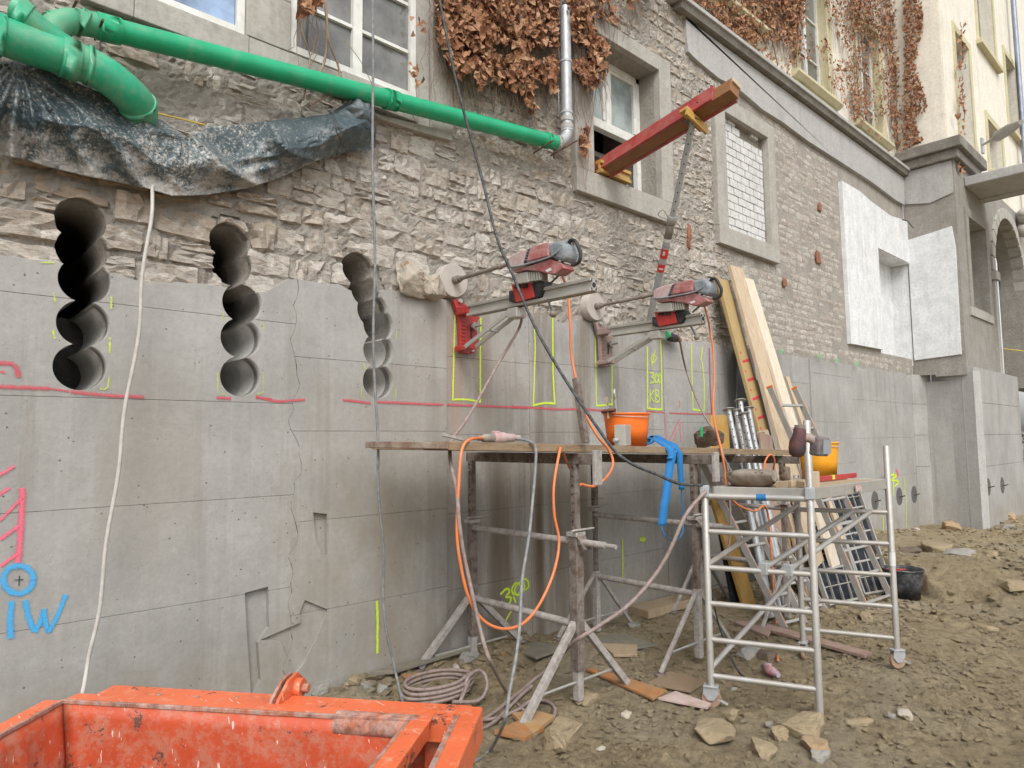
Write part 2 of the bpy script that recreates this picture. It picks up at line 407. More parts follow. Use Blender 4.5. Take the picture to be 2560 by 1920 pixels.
c_w3 = box_cutter('cut', W3[0], W3[1], -.5, 2.2, W3[2], W3[3])
c_br = box_cutter('cut', BR[0], BR[1], -.5, .13, BR[2], BR[3])
NIX = oY(2198, 700).x; NTOP = oY(2198, 622).z
c_ni = box_cutter('cut', NIX, 17.26, -.5, .42, oY(2204, 880).z, NTOP, MAT['white_plaster'])

# ------------------------------------------------------------------ the old stone building
bld = thing('stone_building', 'old rubble stone building with sandstone window frames above the concrete underpinning', 'building', (6, .3, 3.4))
m = MB().box((7.62, .51, 5.55), (19.24, .90, 5.18))       # the mortar body, Y .06 .. .76
body = m.build('mortar_wall', MAT['mortar'], bld)
ALLC = [c[1] for h in holes for c in h[1]]
bool_cut(body, ALLC+[c_w1, c_w2, c_w3, c_br, c_ni])

def unit_stone(seed, nu=7, nv=5, rough=.16, lay=True):
    r = random.Random(seed); vs = []
    cx = [(r.uniform(-.06, .06), r.uniform(-.1, .1)) for _ in range(4)]
    for j in range(nv+1):
        for i in range(nu+1):
            u = i/nu-.5; v = j/nv-.5
            a = (u+.5); b = (v+.5)
            du = (cx[0][0]*(1-a)+cx[1][0]*a)*(1-b)+(cx[2][0]*(1-a)+cx[3][0]*a)*b
            dv = (cx[0][1]*(1-a)+cx[1][1]*a)*(1-b)+(cx[2][1]*(1-a)+cx[3][1]*a)*b
            edge = i in (0, nu) or j in (0, nv)
            corner = (i in (0, nu)) and (j in (0, nv))
            k = .90 if corner else 1
            y = r.uniform(.05, .5) if edge else .72+r.uniform(-.5, .5)*rough*3.0+.5*float(fbm(np.array(i*.55+seed*3.1), np.array(j*.7+seed), 3))
            x = (u+du)*k+r.uniform(-.03, .03); z = (v+dv)*k+r.uniform(-.055, .055)
            if not edge and i in (1, nu-1): x = (u*1.25+du)*k if nu > 3 else x
            if not edge and j in (1, nv-1): z = (v*1.38+dv)*k
            vs.append((x, -y, z))
    fs = []
    for j in range(nv):
        for i in range(nu):
            a = j*(nu+1)+i; q = (a, a+1, a+nu+2, a+nu+1)
            if r.random() < .5: fs += [(q[0], q[1], q[2]), (q[0], q[2], q[3])]
            else: fs += [(q[0], q[1], q[3]), (q[1], q[2], q[3])]
    # rim back into the wall
    rim = [i for i in range(nu+1)]+[(j)*(nu+1)+nu for j in range(1, nv+1)]+[nv*(nu+1)+i for i in range(nu-1, -1, -1)]+[j*(nu+1) for j in range(nv-1, 0, -1)]
    b = len(vs)
    for i in rim: vs.append((vs[i][0], .7, vs[i][2]))
    n_ = len(rim)
    for k in range(n_): fs.append((rim[k], b+k, b+(k+1) % n_, rim[(k+1) % n_]))
    fs.append(tuple(b+k for k in range(n_)))
    return vs, fs
UV = [unit_stone(100+i) for i in range(40)]
UM = []
for i, (v_, f_) in enumerate(UV):
    me = bpy.data.meshes.new('stone'); me.from_pydata(v_, [], f_); me.update(); me.materials.append(MAT['stone']); UM.append(me)
# zones without rubble (x0, x1, z0, z1)
EXC = [(.82, 3.96, 5.0, 9), (5.73, 7.70, 4.89, 7.18), (8.83, 10.72, 4.87, 7.2), (13.5, 17.3, 3.75, 7.2)]
def band_low(x):
    pts = [(8.2, 9.0), (8.22, 7.55), (9.0, 7.50), (11.15, 7.42), (17.3, 7.38)]
    if x < 8.2: return 99
    return float(np.interp(x, [p[0] for p in pts], [p[1] for p in pts]))
def conc_top(x): return float(np.interp(x, [-1, 2.1, 2.3, 3.3, 4.7, 6.0, 7.4, 9.2, 17], [3.19, 3.2, 3.34, 3.37, 3.39, 3.4, 3.34, 3.38, 3.41]))
stones = []
z = 3.12; row = 0
while z < 8.1:
    far_h = rnd.uniform(.115, .17)
    hh = rnd.uniform(.17, .235) if z < 3.9 else rnd.uniform(.12, .21)
    x = -1.3+rnd.uniform(0, .2)
    while x < 9.0:
        wv = .02*math.sin(x*1.9+row)+.03*math.sin(x*.6+row*.3)
        h = hh*rnd.uniform(.86, 1.02)
        wd = rnd.choice((rnd.uniform(.11, .2), rnd.uniform(.18, .34), rnd.uniform(.26, .46)))*(1.25 if z < 3.9 and x < 3.5 else 1)
        g = rnd.uniform(.006, .018)
        segs = [(x, x+wd)]
        z0 = z+wv+rnd.uniform(-.018, .018); z1 = z0+h
        for (a, b, c, d) in EXC:
            ns = []
            for (s0, s1) in segs:
                if z1 > c and z0 < d and s1 > a and s0 < b:
                    if z0 < c-.07: z1 = c-.01; ns.append((s0, s1)); continue
                    if s0 < a-.05: ns.append((s0, a-.012))
                    if s1 > b+.05: ns.append((b+.012, s1))
                else: ns.append((s0, s1))
            segs = ns
        for (s0, s1) in segs:
            xm = (s0+s1)/2
            if z1-z0 < .05 or s1-s0 < .05: continue
            if z1 > band_low(xm)-.02 or z1 < conc_top(xm)+.0: continue
            if rnd.random() < .24 and h > .13:       # split into two thin stones
                zz = z0+(z1-z0)*rnd.uniform(.4, .6)
                parts = [(z0, zz-.008), (zz+.008, z1)]
            else: parts = [(z0, z1)]
            for (a, b) in parts:
                if seen((xm, 0, (a+b)/2), 120): stones.append((xm, (a+b)/2, s1-s0, b-a, row))
        x += wd+g
    z += hh+.012; row += 1
def apparent(s): p = proj((s[0], 0, s[1])); return s[2]*s[3]/p[2]**2
stones.sort(key=apparent, reverse=True)
def keep_largest(o):
    bm = bmesh.new(); bm.from_mesh(o.data); left = set(bm.verts); isl = []
    while left:
        st = [left.pop()]; g = [st[0]]
        while st:
            v = st.pop()
            for e in v.link_edges:
                q = e.other_vert(v)
                if q in left: left.discard(q); st.append(q); g.append(q)
        isl.append(g)
    if len(isl) > 1:
        isl.sort(key=len)
        for g in isl[:-1]: bmesh.ops.delete(bm, geom=g, context='VERTS')
        bm.to_mesh(o.data)
    bm.free()
def near_hole(x, z, w_, h_):
    out = []
    for cs, cc_ in holes:
        for (cx_, cz_), c in cc_:
            dx = max(abs(cx_-x)-w_/2, 0); dz = max(abs(cz_-z)-h_/2, 0)
            if dx*dx+dz*dz < (HR+.03)**2: out.append(c)
    return out
hollow = (oY(405, 215).x, oY(405, 215).z)
small = MB(); small_r = []
for i, (x, z, w_, h_, rw) in enumerate(stones):
    k = rnd.randrange(len(UM)); fx = rnd.choice((-1, 1))
    dep = rnd.uniform(.003, .024)*(.6 if z > 3.95 else 1.25)*(1.35 if z < 4.2 and x < 4 else 1)*(.55 if x > 6.5 else 1)
    if (x-hollow[0])**2/.10+(z-hollow[1])**2/.05 < 1: continue
    if (3.62 < x < 4.25 and z < 3.80) or (5.55 < x < 6.2 and z < 3.80): continue
    tilt = rnd.uniform(-.05, .05)
    cut = near_hole(x, z, w_, h_)
    if i < 285 or cut:
        o = link('stone', UM[k], bld)
        o.matrix_parent_inverse = Matrix.Translation(-Vector(bld.location))
        o.location = (x, .075, z); o.scale = (w_, dep+.045, h_); o.rotation_euler = (0, tilt, 0)
        if cut:
            o.data = UM[k].copy(); o.data.transform(Matrix.Translation((x, .075, z)) @ Matrix.Rotation(tilt, 4, 'Y') @ Matrix.Diagonal((w_, dep+.045, h_, 1)))
            o.location = (0, 0, 0); o.scale = (1, 1, 1); o.rotation_euler = (0, 0, 0)
            bool_cut(o, cut)
            keep_largest(o)
            if len(o.data.polygons) == 0: bpy.data.objects.remove(o)
    else:
        ct, st = math.cos(tilt), math.sin(tilt)
        v_, f_ = UV[k]
        vv = []
        for q in v_:
            a, b = q[0]*w_, q[2]*h_
            vv.append((x+a*ct+b*st, .075+q[1]*(dep+.045), z-a*st+b*ct))
        small.add(vv, f_); small_r += [rnd.random()]*len(vv)
# ragged mortar skin, squeezed out between the stones
mx_ = np.arange(-1.25, 9.4, .03); mz_ = np.arange(3.1, 8.1, .03); MX, MZ = np.meshgrid(mx_, mz_, indexing='ij')
MY = .058-.020*fbm(MX*5, MZ*7, 4, .6)-.022*fbm(MX*19+3, MZ*26, 3, .7)-.006; MY = np.clip(MY-.007, .012, .075)
keep = np.ones(MX.shape, bool)
for cs, cc_ in holes:
    for (cx_, cz_), c in cc_: keep &= (MX-cx_)**2+(MZ-cz_)**2 > (HR+.035)**2
for (a, b, c, d) in EXC: keep &= ~((MX > a+.05) & (MX < b-.05) & (MZ > c+.05) & (MZ < d-.05))
bl_ = np.array([band_low(v) for v in mx_])[:, None]; keep &= MZ < bl_+.05
ct_ = np.array([conc_top(v) for v in mx_])[:, None]; keep &= MZ > ct_-.06
nx2, nz2 = MX.shape; id2 = np.arange(nx2*nz2).reshape(nx2, nz2); kk = keep[:-1, :-1] & keep[1:, :-1] & keep[1:, 1:] & keep[:-1, 1:]
f2 = np.stack([id2[:-1, :-1][kk], id2[1:, :-1][kk], id2[1:, 1:][kk], id2[:-1, 1:][kk]], -1)
me = bpy.data.meshes.new('mortar_skin'); me.from_pydata(np.stack([MX, MY, MZ], -1).reshape(-1, 3).tolist(), [], f2.tolist()); me.update(); me.materials.append(MAT['mortar'])
link('mortar_skin', me, bld)
# beyond the second window the facing is thin coursed masonry smeared with render
z = 3.46; row = 0
BV = [unit_stone(300+i, 3, 2, .1) for i in range(10)]
while z < 7.9:
    h = rnd.uniform(.075, .12); x = 7.75+rnd.uniform(0, .2)
    while x < 17.1:
        wd = rnd.uniform(.2, .34); x1 = x+wd-.015; ok = True
        if any(x1 > a and x < b and z+h > c and z < d for (a, b, c, d) in EXC): ok = False
        if z+h > band_low(x): ok = False
        if x < 9.0 and rnd.random() < .5: ok = False
        if ok and rnd.random() < .8:
            v_, f_ = rnd.choice(BV); d_ = rnd.uniform(.006, .018)
            small.add([(x+wd/2+q[0]*(wd-.015), .062+q[1]*d_, z+h/2+q[2]*h) for q in v_], f_); small_r += [.3+.3*rnd.random()]*len(v_)
        x += wd
    z += h+.015; row += 1
o = small.build('stone', MAT['stone_attr'], bld, kind='stuff')
at = o.data.attributes.new('rnd', 'FLOAT', 'POINT'); at.data.foreach_set('value', small_r)

# dressed stone round the two upper left windows: separate blocks
def block(x0, x1, z0, z1, y0, y1, mat, par, name='window_surround', bev=.006, **kw):
    return MB().box(((x0+x1)/2, (y0+y1)/2, (z0+z1)/2), (x1-x0, y1-y0, z1-z0), None, bev).build(name, mat, par, **kw)
SS = MAT['sandstone']
for (a, b, c, d) in [(.83, 1.147, 5.01, 5.75), (.83, 1.147, 5.755, 6.7), (1.15, 1.95, 5.01, 5.2), (1.93, 2.285, 5.205, 5.62), (1.93, 2.285, 5.625, 6.9), (1.953, 2.75, 5.01, 5.2), (2.755, 3.54, 5.01, 5.23),
                     (3.545, 3.70, 5.235, 7.0), (3.705, 3.95, 5.01, 5.9), (3.705, 3.95, 5.905, 7.0), (3.545, 3.70, 5.01, 5.23)]:
    yy = -.015 if not (3.5 < a < 3.6) else .03
    block(a, b, c, d, yy+rnd.uniform(0, .006), .3, SS, bld)
# the broken sill stone under the pipe
MB().prism([oY(935, 283, -.03), oY(1130, 330, -.03), oY(1132, 352, -.03), oY(1040, 326, -.03), oY(948, 296, -.03)], (0, .12, 0), .004).build('stone_sill', SS, bld)
# window 3 surround: four blocks, mitred look by butt joints
block(5.73, 6.055, 5.19, 7.18, -.03, .3, SS, bld); block(7.435, 7.70, 5.19, 7.18, -.03, .3, SS, bld)
block(5.73, 7.70, 4.90, 5.185, -.04, .3, SS, bld); block(6.058, 7.432, 6.975, 7.18, -.032, .3, SS, bld)
# bricked window surround
block(8.84, 9.125, 5.153, 7.2, -.03, .3, SS, bld); block(10.475, 10.71, 5.153, 7.2, -.03, .3, SS, bld)
block(8.84, 10.71, 4.88, 5.15, -.04, .3, SS, bld); block(9.128, 10.472, 6.955, 7.2, -.032, .3, SS, bld)
bf = MB().box((9.80, .145, 6.05), (1.335, .02, 1.79)).build('brick_infill', MAT['render_rough'], bld, label='opening walled up with white bricks')
brick_me = None
z = 5.155; r_ = 0
while z < 6.93:
    x = 9.135-(.12 if r_ % 2 else 0)
    while x < 10.46:
        a = max(x, 9.135); b = min(x+.235, 10.465)
        if b-a > .05 and not (z > 6.7 and vnoise(a*5, z*9) > .02):
            zz = z+.0; mm = MB().box(((a+b)/2, .105, zz+.062), (b-a-.012, .06, .112), None, .004)
            q = mm.build('brick', MAT['white_brick'], bf); q.location = (0, rnd.uniform(-.004, .004), 0)
        x += .245
    z += .124; r_ += 1

# grey render band and cornice
pts = [oY(1715, 40, -.012), oY(1717, 90, -.012), oY(1721, 128, -.012), oY(1745, 152, -.012), oY(1800, 197, -.012), oY(1835, 212, -.012), oY(1880, 250, -.012), oY(1905, 272, -.012), oY(1960, 307, -.012), oY(2020, 352, -.012), oY(2100, 403, -.012), oY(2180, 455, -.012), oY(2240, 500, -.012), oY(2262, 512, -.012)]
poly = [p for p in pts]+[Vector((17.23, -.012, 8.03)), Vector((8.05, -.012, 8.03))]
MB().prism(poly, (0, .07, 0)).build('render_band', MAT['render_grey'], bld)
ledge_pts = [(-.16, 8.14), (-.16, 8.2), (.12, 8.42), (.12, 8.14)]
MB().prism([(7.75, y, z_) for (y, z_) in ledge_pts], (9.47, 0, 0), .008).build('cornice', MAT['render_grey'], bld)
MB().prism([(7.9, -.13, 8.139), (7.9, -.1, 8.05), (7.9, .06, 8.05), (7.9, .06, 8.139)], (9.32, 0, 0)).build('cornice_moulding', MAT['cap'], bld)
# plaster panel on the far wall with its niche
yp = -.015
pl = [oY(2105, 452, yp), oY(2150, 478, yp), oY(2180, 505, yp), oY(2228, 540, yp), oY(2262, 548, yp)]
A_ = [Vector((13.57, yp, oY(2126, 858, yp).z)), *pl[:4], Vector((17.235, yp, pl[4].z)), Vector((17.235, yp, NTOP)), Vector((NIX, yp, NTOP)), Vector((NIX, yp, oY(2200, 872, yp).z))]
MB().prism(A_, (0, .08, 0)).build('plaster_panel', MAT['white_plaster'], bld, label='chipped white plaster panel')
nb = oY(2204, 880).z
MB().box(((NIX+17.24)/2, .40, (NTOP+nb)/2), (17.24-NIX, .03, NTOP-nb)).box((NIX+.012, .22, (NTOP+nb)/2), (.022, .36, NTOP-nb)).box(((NIX+17.24)/2, .2, NTOP-.012), (17.2-NIX, .38, .022)).box((17.25, .24, (NTOP+nb)/2), (.03, .42, NTOP-nb+.3)).build('niche', MAT['white_plaster'], bld)

# upper storey wall
MAT['room0'] = plain_concrete('dim_interior', (.14, .135, .13), (.09, .088, .085))  # dark colour stands in for the dimness inside doorway and window openings
def wall_with_openings(name, mat, par, x0, x1, z0, z1, y, t, ops):
    """wall of boxes round rectangular openings (all in one mesh)"""
    m = MB(); xs = sorted(set([x0, x1]+[v for o_ in ops for v in o_[:2]]))
    for a, b in zip(xs[:-1], xs[1:]):
        zz = sorted([(o_[2], o_[3]) for o_ in ops if o_[0] <= a+1e-6 and o_[1] >= b-1e-6]); c = z0
        for (p_, q_) in zz:
            if p_ > c: m.box(((a+b)/2, y+t/2, (c+p_)/2), (b-a, t, p_-c))
            c = q_
        if c < z1: m.box(((a+b)/2, y+t/2, (c+z1)/2), (b-a, t, z1-c))
    return m.build(name, mat, par)
UO = [(12.15, 13.45, 8.72, 11.2), (15.05, 16.35, 8.72, 11.2), (9.1, 10.4, 9.0, 11.6)]
wall_with_openings('upper_wall', MAT['cream'], bld, 7.9, 17.25, 8.3, 15, .125, .5, UO)
def glass_mat(name, tint, rough=.03):
    n = NT(name); p = n.pos()
    n.b.inputs['Roughness'].default_value = rough
    col = n.mix(n.ramp(n.noise(p, 2.2, 5, .6), [(.4, 0.), (.62, 1.)]), tint, tuple(x*.45 for x in tint))
    return n.fin(col, rough, 0, n.bump(n.noise(p, 2.5, 2), .06, .02), spec=.9)
MAT['glass_grey'] = glass_mat('window_glass_grey', (.20, .20, .19))
MAT['glass_sky'] = glass_mat('window_glass_sky', (.30, .42, .62))  # sky reflection put into the pane's base colour
MAT['glass_dark'] = glass_mat('window_glass_dark', (.02, .022, .025))
MAT['glass_milk'] = glass_mat('window_glass_frosted', (.34, .40, .39), .35)
def window(par, x0, x1, z0, z1, y, glass, cols=2, rows=(.5,), fw=.055, dep=.06, name='window'):
    """frame + mullions as one part, each pane a sub-part"""
    m = MB()
    m.box(((x0+x1)/2, y, z0+fw/2), (x1-x0, dep, fw)).box(((x0+x1)/2, y, z1-fw/2), (x1-x0, dep, fw))
    m.box((x0+fw/2, y, (z0+z1)/2), (fw, dep, z1-z0-2*fw-.002)).box((x1-fw/2, y, (z0+z1)/2), (fw, dep, z1-z0-2*fw-.002))
    xs = [x0+fw+(x1-x0-2*fw)*i/cols for i in range(cols+1)]
    zs = [z0+fw]+[z0+(z1-z0)*r_ for r_ in rows]+[z1-fw]
    for x in xs[1:-1]: m.box((x, y-.008, (z0+z1)/2), (fw*1.5, dep, z1-z0-.004))
    for z_ in zs[1:-1]:
        for a, b in zip(xs[:-1], xs[1:]): m.box(((a+b)/2, y-.002, z_), (b-a-fw*.8, dep*.7, fw*.5))
    f_ = m.build(name, MAT['white_paint'], par)
    for a, b in zip(xs[:-1], xs[1:]):
        for c, d in zip(zs[:-1], zs[1:]):
            MB().box(((a+b)/2, y+.012, (c+d)/2), (b-a-.01, .006, d-c-.01)).build('pane', glass, f_)
    return f_
CS = MAT['cream_surround']
for i, (a, b, c, d) in enumerate(UO):
    for q in [(a-.22, a+.012, c-.03, d+.2), (b-.012, b+.22, c-.03, d+.2)]: block(q[0], q[1]-.002, q[2], q[3], .095, .36, CS, bld)
    block(a+.013, b-.013, d-.012, d+.2, .096, .36, CS, bld)
    MB().prism([(a-.35, -.02, c-.10), (a-.35, -.02, c-.045), (a-.35, .2, c-.01), (a-.35, .2, c-.16), (a-.35, .06, c-.16)], (b-a+.7, 0, 0), .004).build('window_sill', CS, bld)
    block(a-.2, b+.2, 8.43 if i < 2 else c-.45, c-.165, .1, .2, CS, bld)
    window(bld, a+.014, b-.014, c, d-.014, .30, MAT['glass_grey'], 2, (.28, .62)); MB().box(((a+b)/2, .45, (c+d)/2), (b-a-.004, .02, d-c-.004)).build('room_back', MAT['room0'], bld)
# windows 1-3
window(bld, W1[0], W1[1], W1[2], W1[3], .05, MAT['glass_sky'], 1, (), .06)
w2 = window(bld, W2[0], W2[1], W2[2], W2[3], .05, MAT['glass_grey'], 2, (.27, .55, .8), .06)
# window 3: set deep, transom, tilted lower sashes
m = MB(); x0, x1, z0, z1, y = W3[0], W3[1], W3[2], W3[3], .34; xm = (x0+x1)/2; zt = 6.05
for c_, s_ in [((xm, y, z1-.04), (x1-x0, .08, .08)), ((x0+.04, y, (z0+z1)/2), (.08, .08, z1-z0)), ((x1-.04, y, (z0+z1)/2), (.08, .08, z1-z0)), ((xm, y, z0+.03), (x1-x0, .08, .06)), ((xm, y-.02, zt), (x1-x0-.16, .1, .11)), ((xm, y-.04, zt+.0), (x1-x0-.16, .05, .05)), ((xm, y-.01, (zt+z1)/2), (.09, .085, z1-zt-.1))]: m.box(c_, s_, None, .006)
w3 = m.build('window', MAT['white_paint'], bld, label='deep set white window with open lower sash')
for a, b in ((x0+.08, xm-.045), (xm+.045, x1-.08)):
    mm = MB()
    for c_, s_ in [(((a+b)/2, y, z1-.1), (b-a, .05, .04)), (((a+b)/2, y, zt+.075), (b-a, .05, .04)), ((a+.02, y, (zt+z1)/2), (.04, .05, z1-zt-.24)), ((b-.02, y, (zt+z1)/2), (.04, .05, z1-zt-.24))]: mm.box(c_, s_)
    mm.build('sash', MAT['white_paint'], w3)
    MB().box(((a+b)/2, y+.01, (zt+z1)/2-.01), (b-a-.06, .006, z1-zt-.2)).build('pane', MAT['glass_milk'], w3)
# open sash hinged inside below the transom, leaning into the room
mm = MB(); L = .95; tl = math.radians(28)
rot = Matrix.Rotation(-tl, 3, 'X'); hinge = Vector((xm+.12, y+.03, z0+.06))
for c_, s_ in [((0, 0, .03), (1.0, .05, .06)), ((0, 0, .78), (1.0, .05, .06)), ((-.48, 0, .4), (.05, .05, .7)), ((.48, 0, .4), (.05, .05, .7))]: mm.box(hinge+rot@Vector(c_), s_, rot)
mm.build('sash', MAT['white_paint'], w3, label='lower sash tilted into the room')
MB().box(hinge+rot@Vector((0, .005, .4)), (.92, .006, .7), rot).build('pane', MAT['glass_grey'], w3)
# dark rooms behind the openings
def room(x0, x1, y0, y1, z0, z1, name, **kw):
    m = MB(); t = .04
    m.box(((x0+x1)/2, y1+t/2, (z0+z1)/2), (x1-x0+2*t, t, z1-z0)).box(((x0+x1)/2, (y0+y1)/2, z0-t/2), (x1-x0+2*t, y1-y0+2*t, t)).box(((x0+x1)/2, (y0+y1)/2, z1+t/2), (x1-x0+2*t, y1-y0+2*t, t))
    m.box((x0-t/2, (y0+y1)/2, (z0+z1)/2), (t, y1-y0, z1-z0)).box((x1+t/2, (y0+y1)/2, (z0+z1)/2), (t, y1-y0, z1-z0))
    return m.build(name, MAT['room'], bld, **kw)
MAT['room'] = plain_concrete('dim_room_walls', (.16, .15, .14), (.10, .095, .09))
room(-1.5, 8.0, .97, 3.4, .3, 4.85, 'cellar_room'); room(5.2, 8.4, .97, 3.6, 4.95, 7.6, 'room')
lp = oY(545, 672, 3.38)
nm = NT('daylit_cellar_pane'); nm.b.inputs['Emission Color'].default_value = (.85, .95, 1, 1); nm.b.inputs['Emission Strength'].default_value = 1.6
MAT['cellar_light'] = nm.fin((.7, .75, .8), .4)
MB().box(lp, (.42, .02, .16)).build('cellar_pane', MAT['cellar_light'], bld, label='small daylit cellar window seen through the cored hole')

# ------------------------------------------------------------------ pier and the wing beyond it
PX = 17.24; PY = -1.0
wing = thing('building_wing', 'pale projecting wing with arched doorway at the right edge of the yard', 'building', (18, -.8, 3.4))
RR = MAT['render_rough']
# masonry lower part: front face built round window and arch
def onp(px, py): return oY(px, py, PY)
wx0, wx1 = onp(2427, 700).x, onp(2468, 700).x; wz0, wz1 = onp(2445, 770).z, onp(2440, 560).z
ax0 = onp(2500, 900).x; ax1 = ax0+3.4; azb = onp(2500, 945).z; acz = onp(2500, 690).z
wall_with_openings('masonry_wall', RR, wing, PX+.002, 34, 3.35, 8.3, PY, .6, [(wx0, wx1, wz0, wz1), (ax0, ax1, 3.2, acz+1.7)])
# arch spandrels
n_ = 14; r_ = (ax1-ax0)/2; axm = (ax0+ax1)/2
poly = [(ax0, PY+.001, acz+1.7)]+[(axm-r_*math.cos(math.pi*i/(2*n_)*1.0), PY+.001, acz+min(1.7, r_*math.sin(math.pi*i/(2*n_)))) for i in range(n_+1)]
MB().prism(poly, (0, .55, 0)).build('arch_spandrel', RR, wing)
poly = [(ax1, PY+.001, acz+1.7)]+[(axm+r_*math.cos(math.pi*i/(2*n_)), PY+.001, acz+min(1.7, r_*math.sin(math.pi*i/(2*n_)))) for i in range(n_+1)]
MB().prism(poly[::-1], (0, .55, 0)).build('arch_spandrel', RR, wing)
for i in range(16):   # voussoirs, each its own
    a0 = math.pi*i/16+.01; a1 = math.pi*(i+1)/16-.01
    q = [(axm-(r_)*math.cos(a0), PY-.05, acz+r_*math.sin(a0)), (axm-(r_+.28)*math.cos(a0), PY-.05, acz+(r_+.28)*math.sin(a0)), (axm-(r_+.28)*math.cos(a1), PY-.05, acz+(r_+.28)*math.sin(a1)), (axm-r_*math.cos(a1), PY-.05, acz+r_*math.sin(a1))]
    MB().prism(q, (0, .3, 0), .01).build('arch_stone', SS, wing)
block(ax0-.26, ax0-.003, 3.5, acz-.25, PY-.06, PY+.2, SS, wing, 'door_jamb'); block(ax0-.34, ax0+.03, acz-.24, acz-.02, PY-.12, PY+.2, SS, wing, 'impost')
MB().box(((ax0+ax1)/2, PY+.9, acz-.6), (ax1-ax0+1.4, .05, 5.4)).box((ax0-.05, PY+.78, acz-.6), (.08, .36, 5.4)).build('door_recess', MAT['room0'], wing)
m = MB(); 
for x in (ax0+.25, ax0+.95, ax0+1.7): m.box((x, PY+.8, acz-1.2), (.12, .06, 4.2))
m.box((axm, PY+.8, acz-.4), (ax1-ax0, .07, .14)).box((axm, PY+.8, acz-1.6), (ax1-ax0, .07, .1)); m.build('door_frame', MAT['cap'], wing)
# keystone mask
kx = onp(2545, 600).x
m = MB(); kz = onp(2545, 590).z
for c_, r2, s3 in [((kx, PY-.22, kz+.5), .26, 10), ((kx, PY-.30, kz+.62), .16, 8), ((kx, PY-.32, kz+.40), .10, 8), ((kx-.18, PY-.2, kz+.55), .12, 8), ((kx+.18, PY-.2, kz+.55), .12, 8), ((kx, PY-.15, kz+.12), .2, 8)]:
    bm = bmesh.new(); bmesh.ops.create_icosphere(bm, subdivisions=2, radius=r2)
    for v in bm.verts: v.co *= 1+.18*vnoise(v.co.x*14+3, v.co.z*14)
    bm.verts.index_update(); m.add([v.co+Vector(c_) for v in bm.verts], [[v.index for v in f.verts] for f in bm.faces], True); bm.free()
m.build('keystone_carving', SS, wing)
fr = [(wx0-.22, wx0-.002, wz0-.05, wz1+.2), (wx1+.002, wx1+.25, wz0-.05, wz1+.2), (wx0, wx1, wz1+.002, wz1+.2), (wx0-.25, wx1+.25, wz0-.25, wz0-.052)]
for q in fr: block(*q, PY-.04, PY+.3, RR if q[3] > wz0 else SS, wing)
window(wing, wx0, wx1, wz0, wz1, PY+.35, MAT['glass_grey'], 1, (.5, .75), .08)
# the pier face towards us (X = const), thickness along +X
MB().box((PX+.03, PY/2+.03, 5.85), (.06, -PY+.05, 4.9)).build('pier_wall', RR, wing)
pz0 = 3.75; pz1 = oX(2330, 575, PX-.03).z
MB().prism([(PX-.035, -.0, pz0), (PX-.035, -.93, pz0+.05), (PX-.035, -.95, pz1-.5), (PX-.035, -.90, pz1), (PX-.035, -.5, pz1-.06), (PX-.035, 0, pz1-.12)], (.04, 0, 0), .005).build('plaster_panel', MAT['white_plaster'], wing)
MB().prism([(PX-.03, -.0, 7.4), (PX-.03, -.5, 7.3), (PX-.03, -.97, 7.42), (PX-.03, -.97, 8.15), (PX-.03, 0, 8.15)], (.035, 0, 0)).build('render_band', MAT['render_grey'], wing)
block(PX-.22, PX+2.0, 8.38, 8.62, PY-.22, .1, MAT['cap'], wing, 'pier_cap', .02)
block(PX-.12, PX+1.9, 8.17, 8.378, PY-.12, .05, MAT['cap'], wing, 'pier_cap_moulding', .02)
# cream wing above
UX = PX+.02
def onu(px, py, y=-.92): return oY(px, py, y)
ops = []
def wr(px0, py0, px1, py1, top=True):
    a = onu(px0, py0); b = onu(px1, py1); return (a.x, b.x, min(a.z, b.z), max(a.z, b.z))
wa = (onu(2392, 200).x, onu(2424, 200).x, 8.9, onu(2392, 88).z)
wb = (onu(2443, 60).x, onu(2488, 160).x, onu(2470, 140).z, 16)
wc = (onu(2514, 200).x, onu(2537, 200).x, onu(2520, 320).z, onu(2514, 140).z)
wd_ = (onu(2473, 400).x, onu(2506, 400).x, 8.9, onu(2473, 305).z)
ops = [wa, wb, wc, wd_]
wall_with_openings('upper_wall', MAT['cream'], wing, UX, 34, 8.3, 18, -.92, .4, [wa]+[wd_]+[wb, wc] if wb[0] > wd_[1] or True else [])
MB().box((UX+.038, -.27, 12.5), (.1, 1.25, 8)).build('upper_side_wall', MAT['cream'], wing)
for (a, b, c, d) in ops:
    MB().box(((a+b)/2, -.62, (c+d)/2), (b-a, .02, d-c)).build('pane', MAT['glass_dark'], wing)
    block(a-.18, a-.002, c, d+.18, -.955, -.7, CS, wing); block(b+.002, b+.18, c, d+.18, -.955, -.7, CS, wing); block(a, b, d+.002, d+.18, -.95, -.7, CS, wing)
    block(a-.25, b+.25, c-.14, c-.002, -1.06, -.7, CS, wing, 'window_sill')
# rainwater pipe on the wing
pa, pb = oY(2533, 0, -1.1), oY(2560, 385, -1.1)
MB().tube([Vector((pa.x, -1.1, 17)), Vector((pa.x, -1.1, 8.7))], .07, 10).build('downpipe', mk('blue_grey_zinc', (.30, .34, .42), rough=.4, metal=.5), wing)
# canopy slab
cz = oY(2420, 468, -1.0)
ca_, cb_, cc2 = oY(2409, 443, PY), oY(2413, 468, PY), oY(2458, 507, PY)
block(ca_.x, cc2.x, cb_.z, ca_.z, -4.2, PY-.002, MAT['render_grey'], wing, 'canopy_slab', .02)
block(cc2.x-.35, cc2.x, cc2.z, cb_.z-.002, -4.2, PY-.002, MAT['render_grey'], wing, 'canopy_beam', .02)
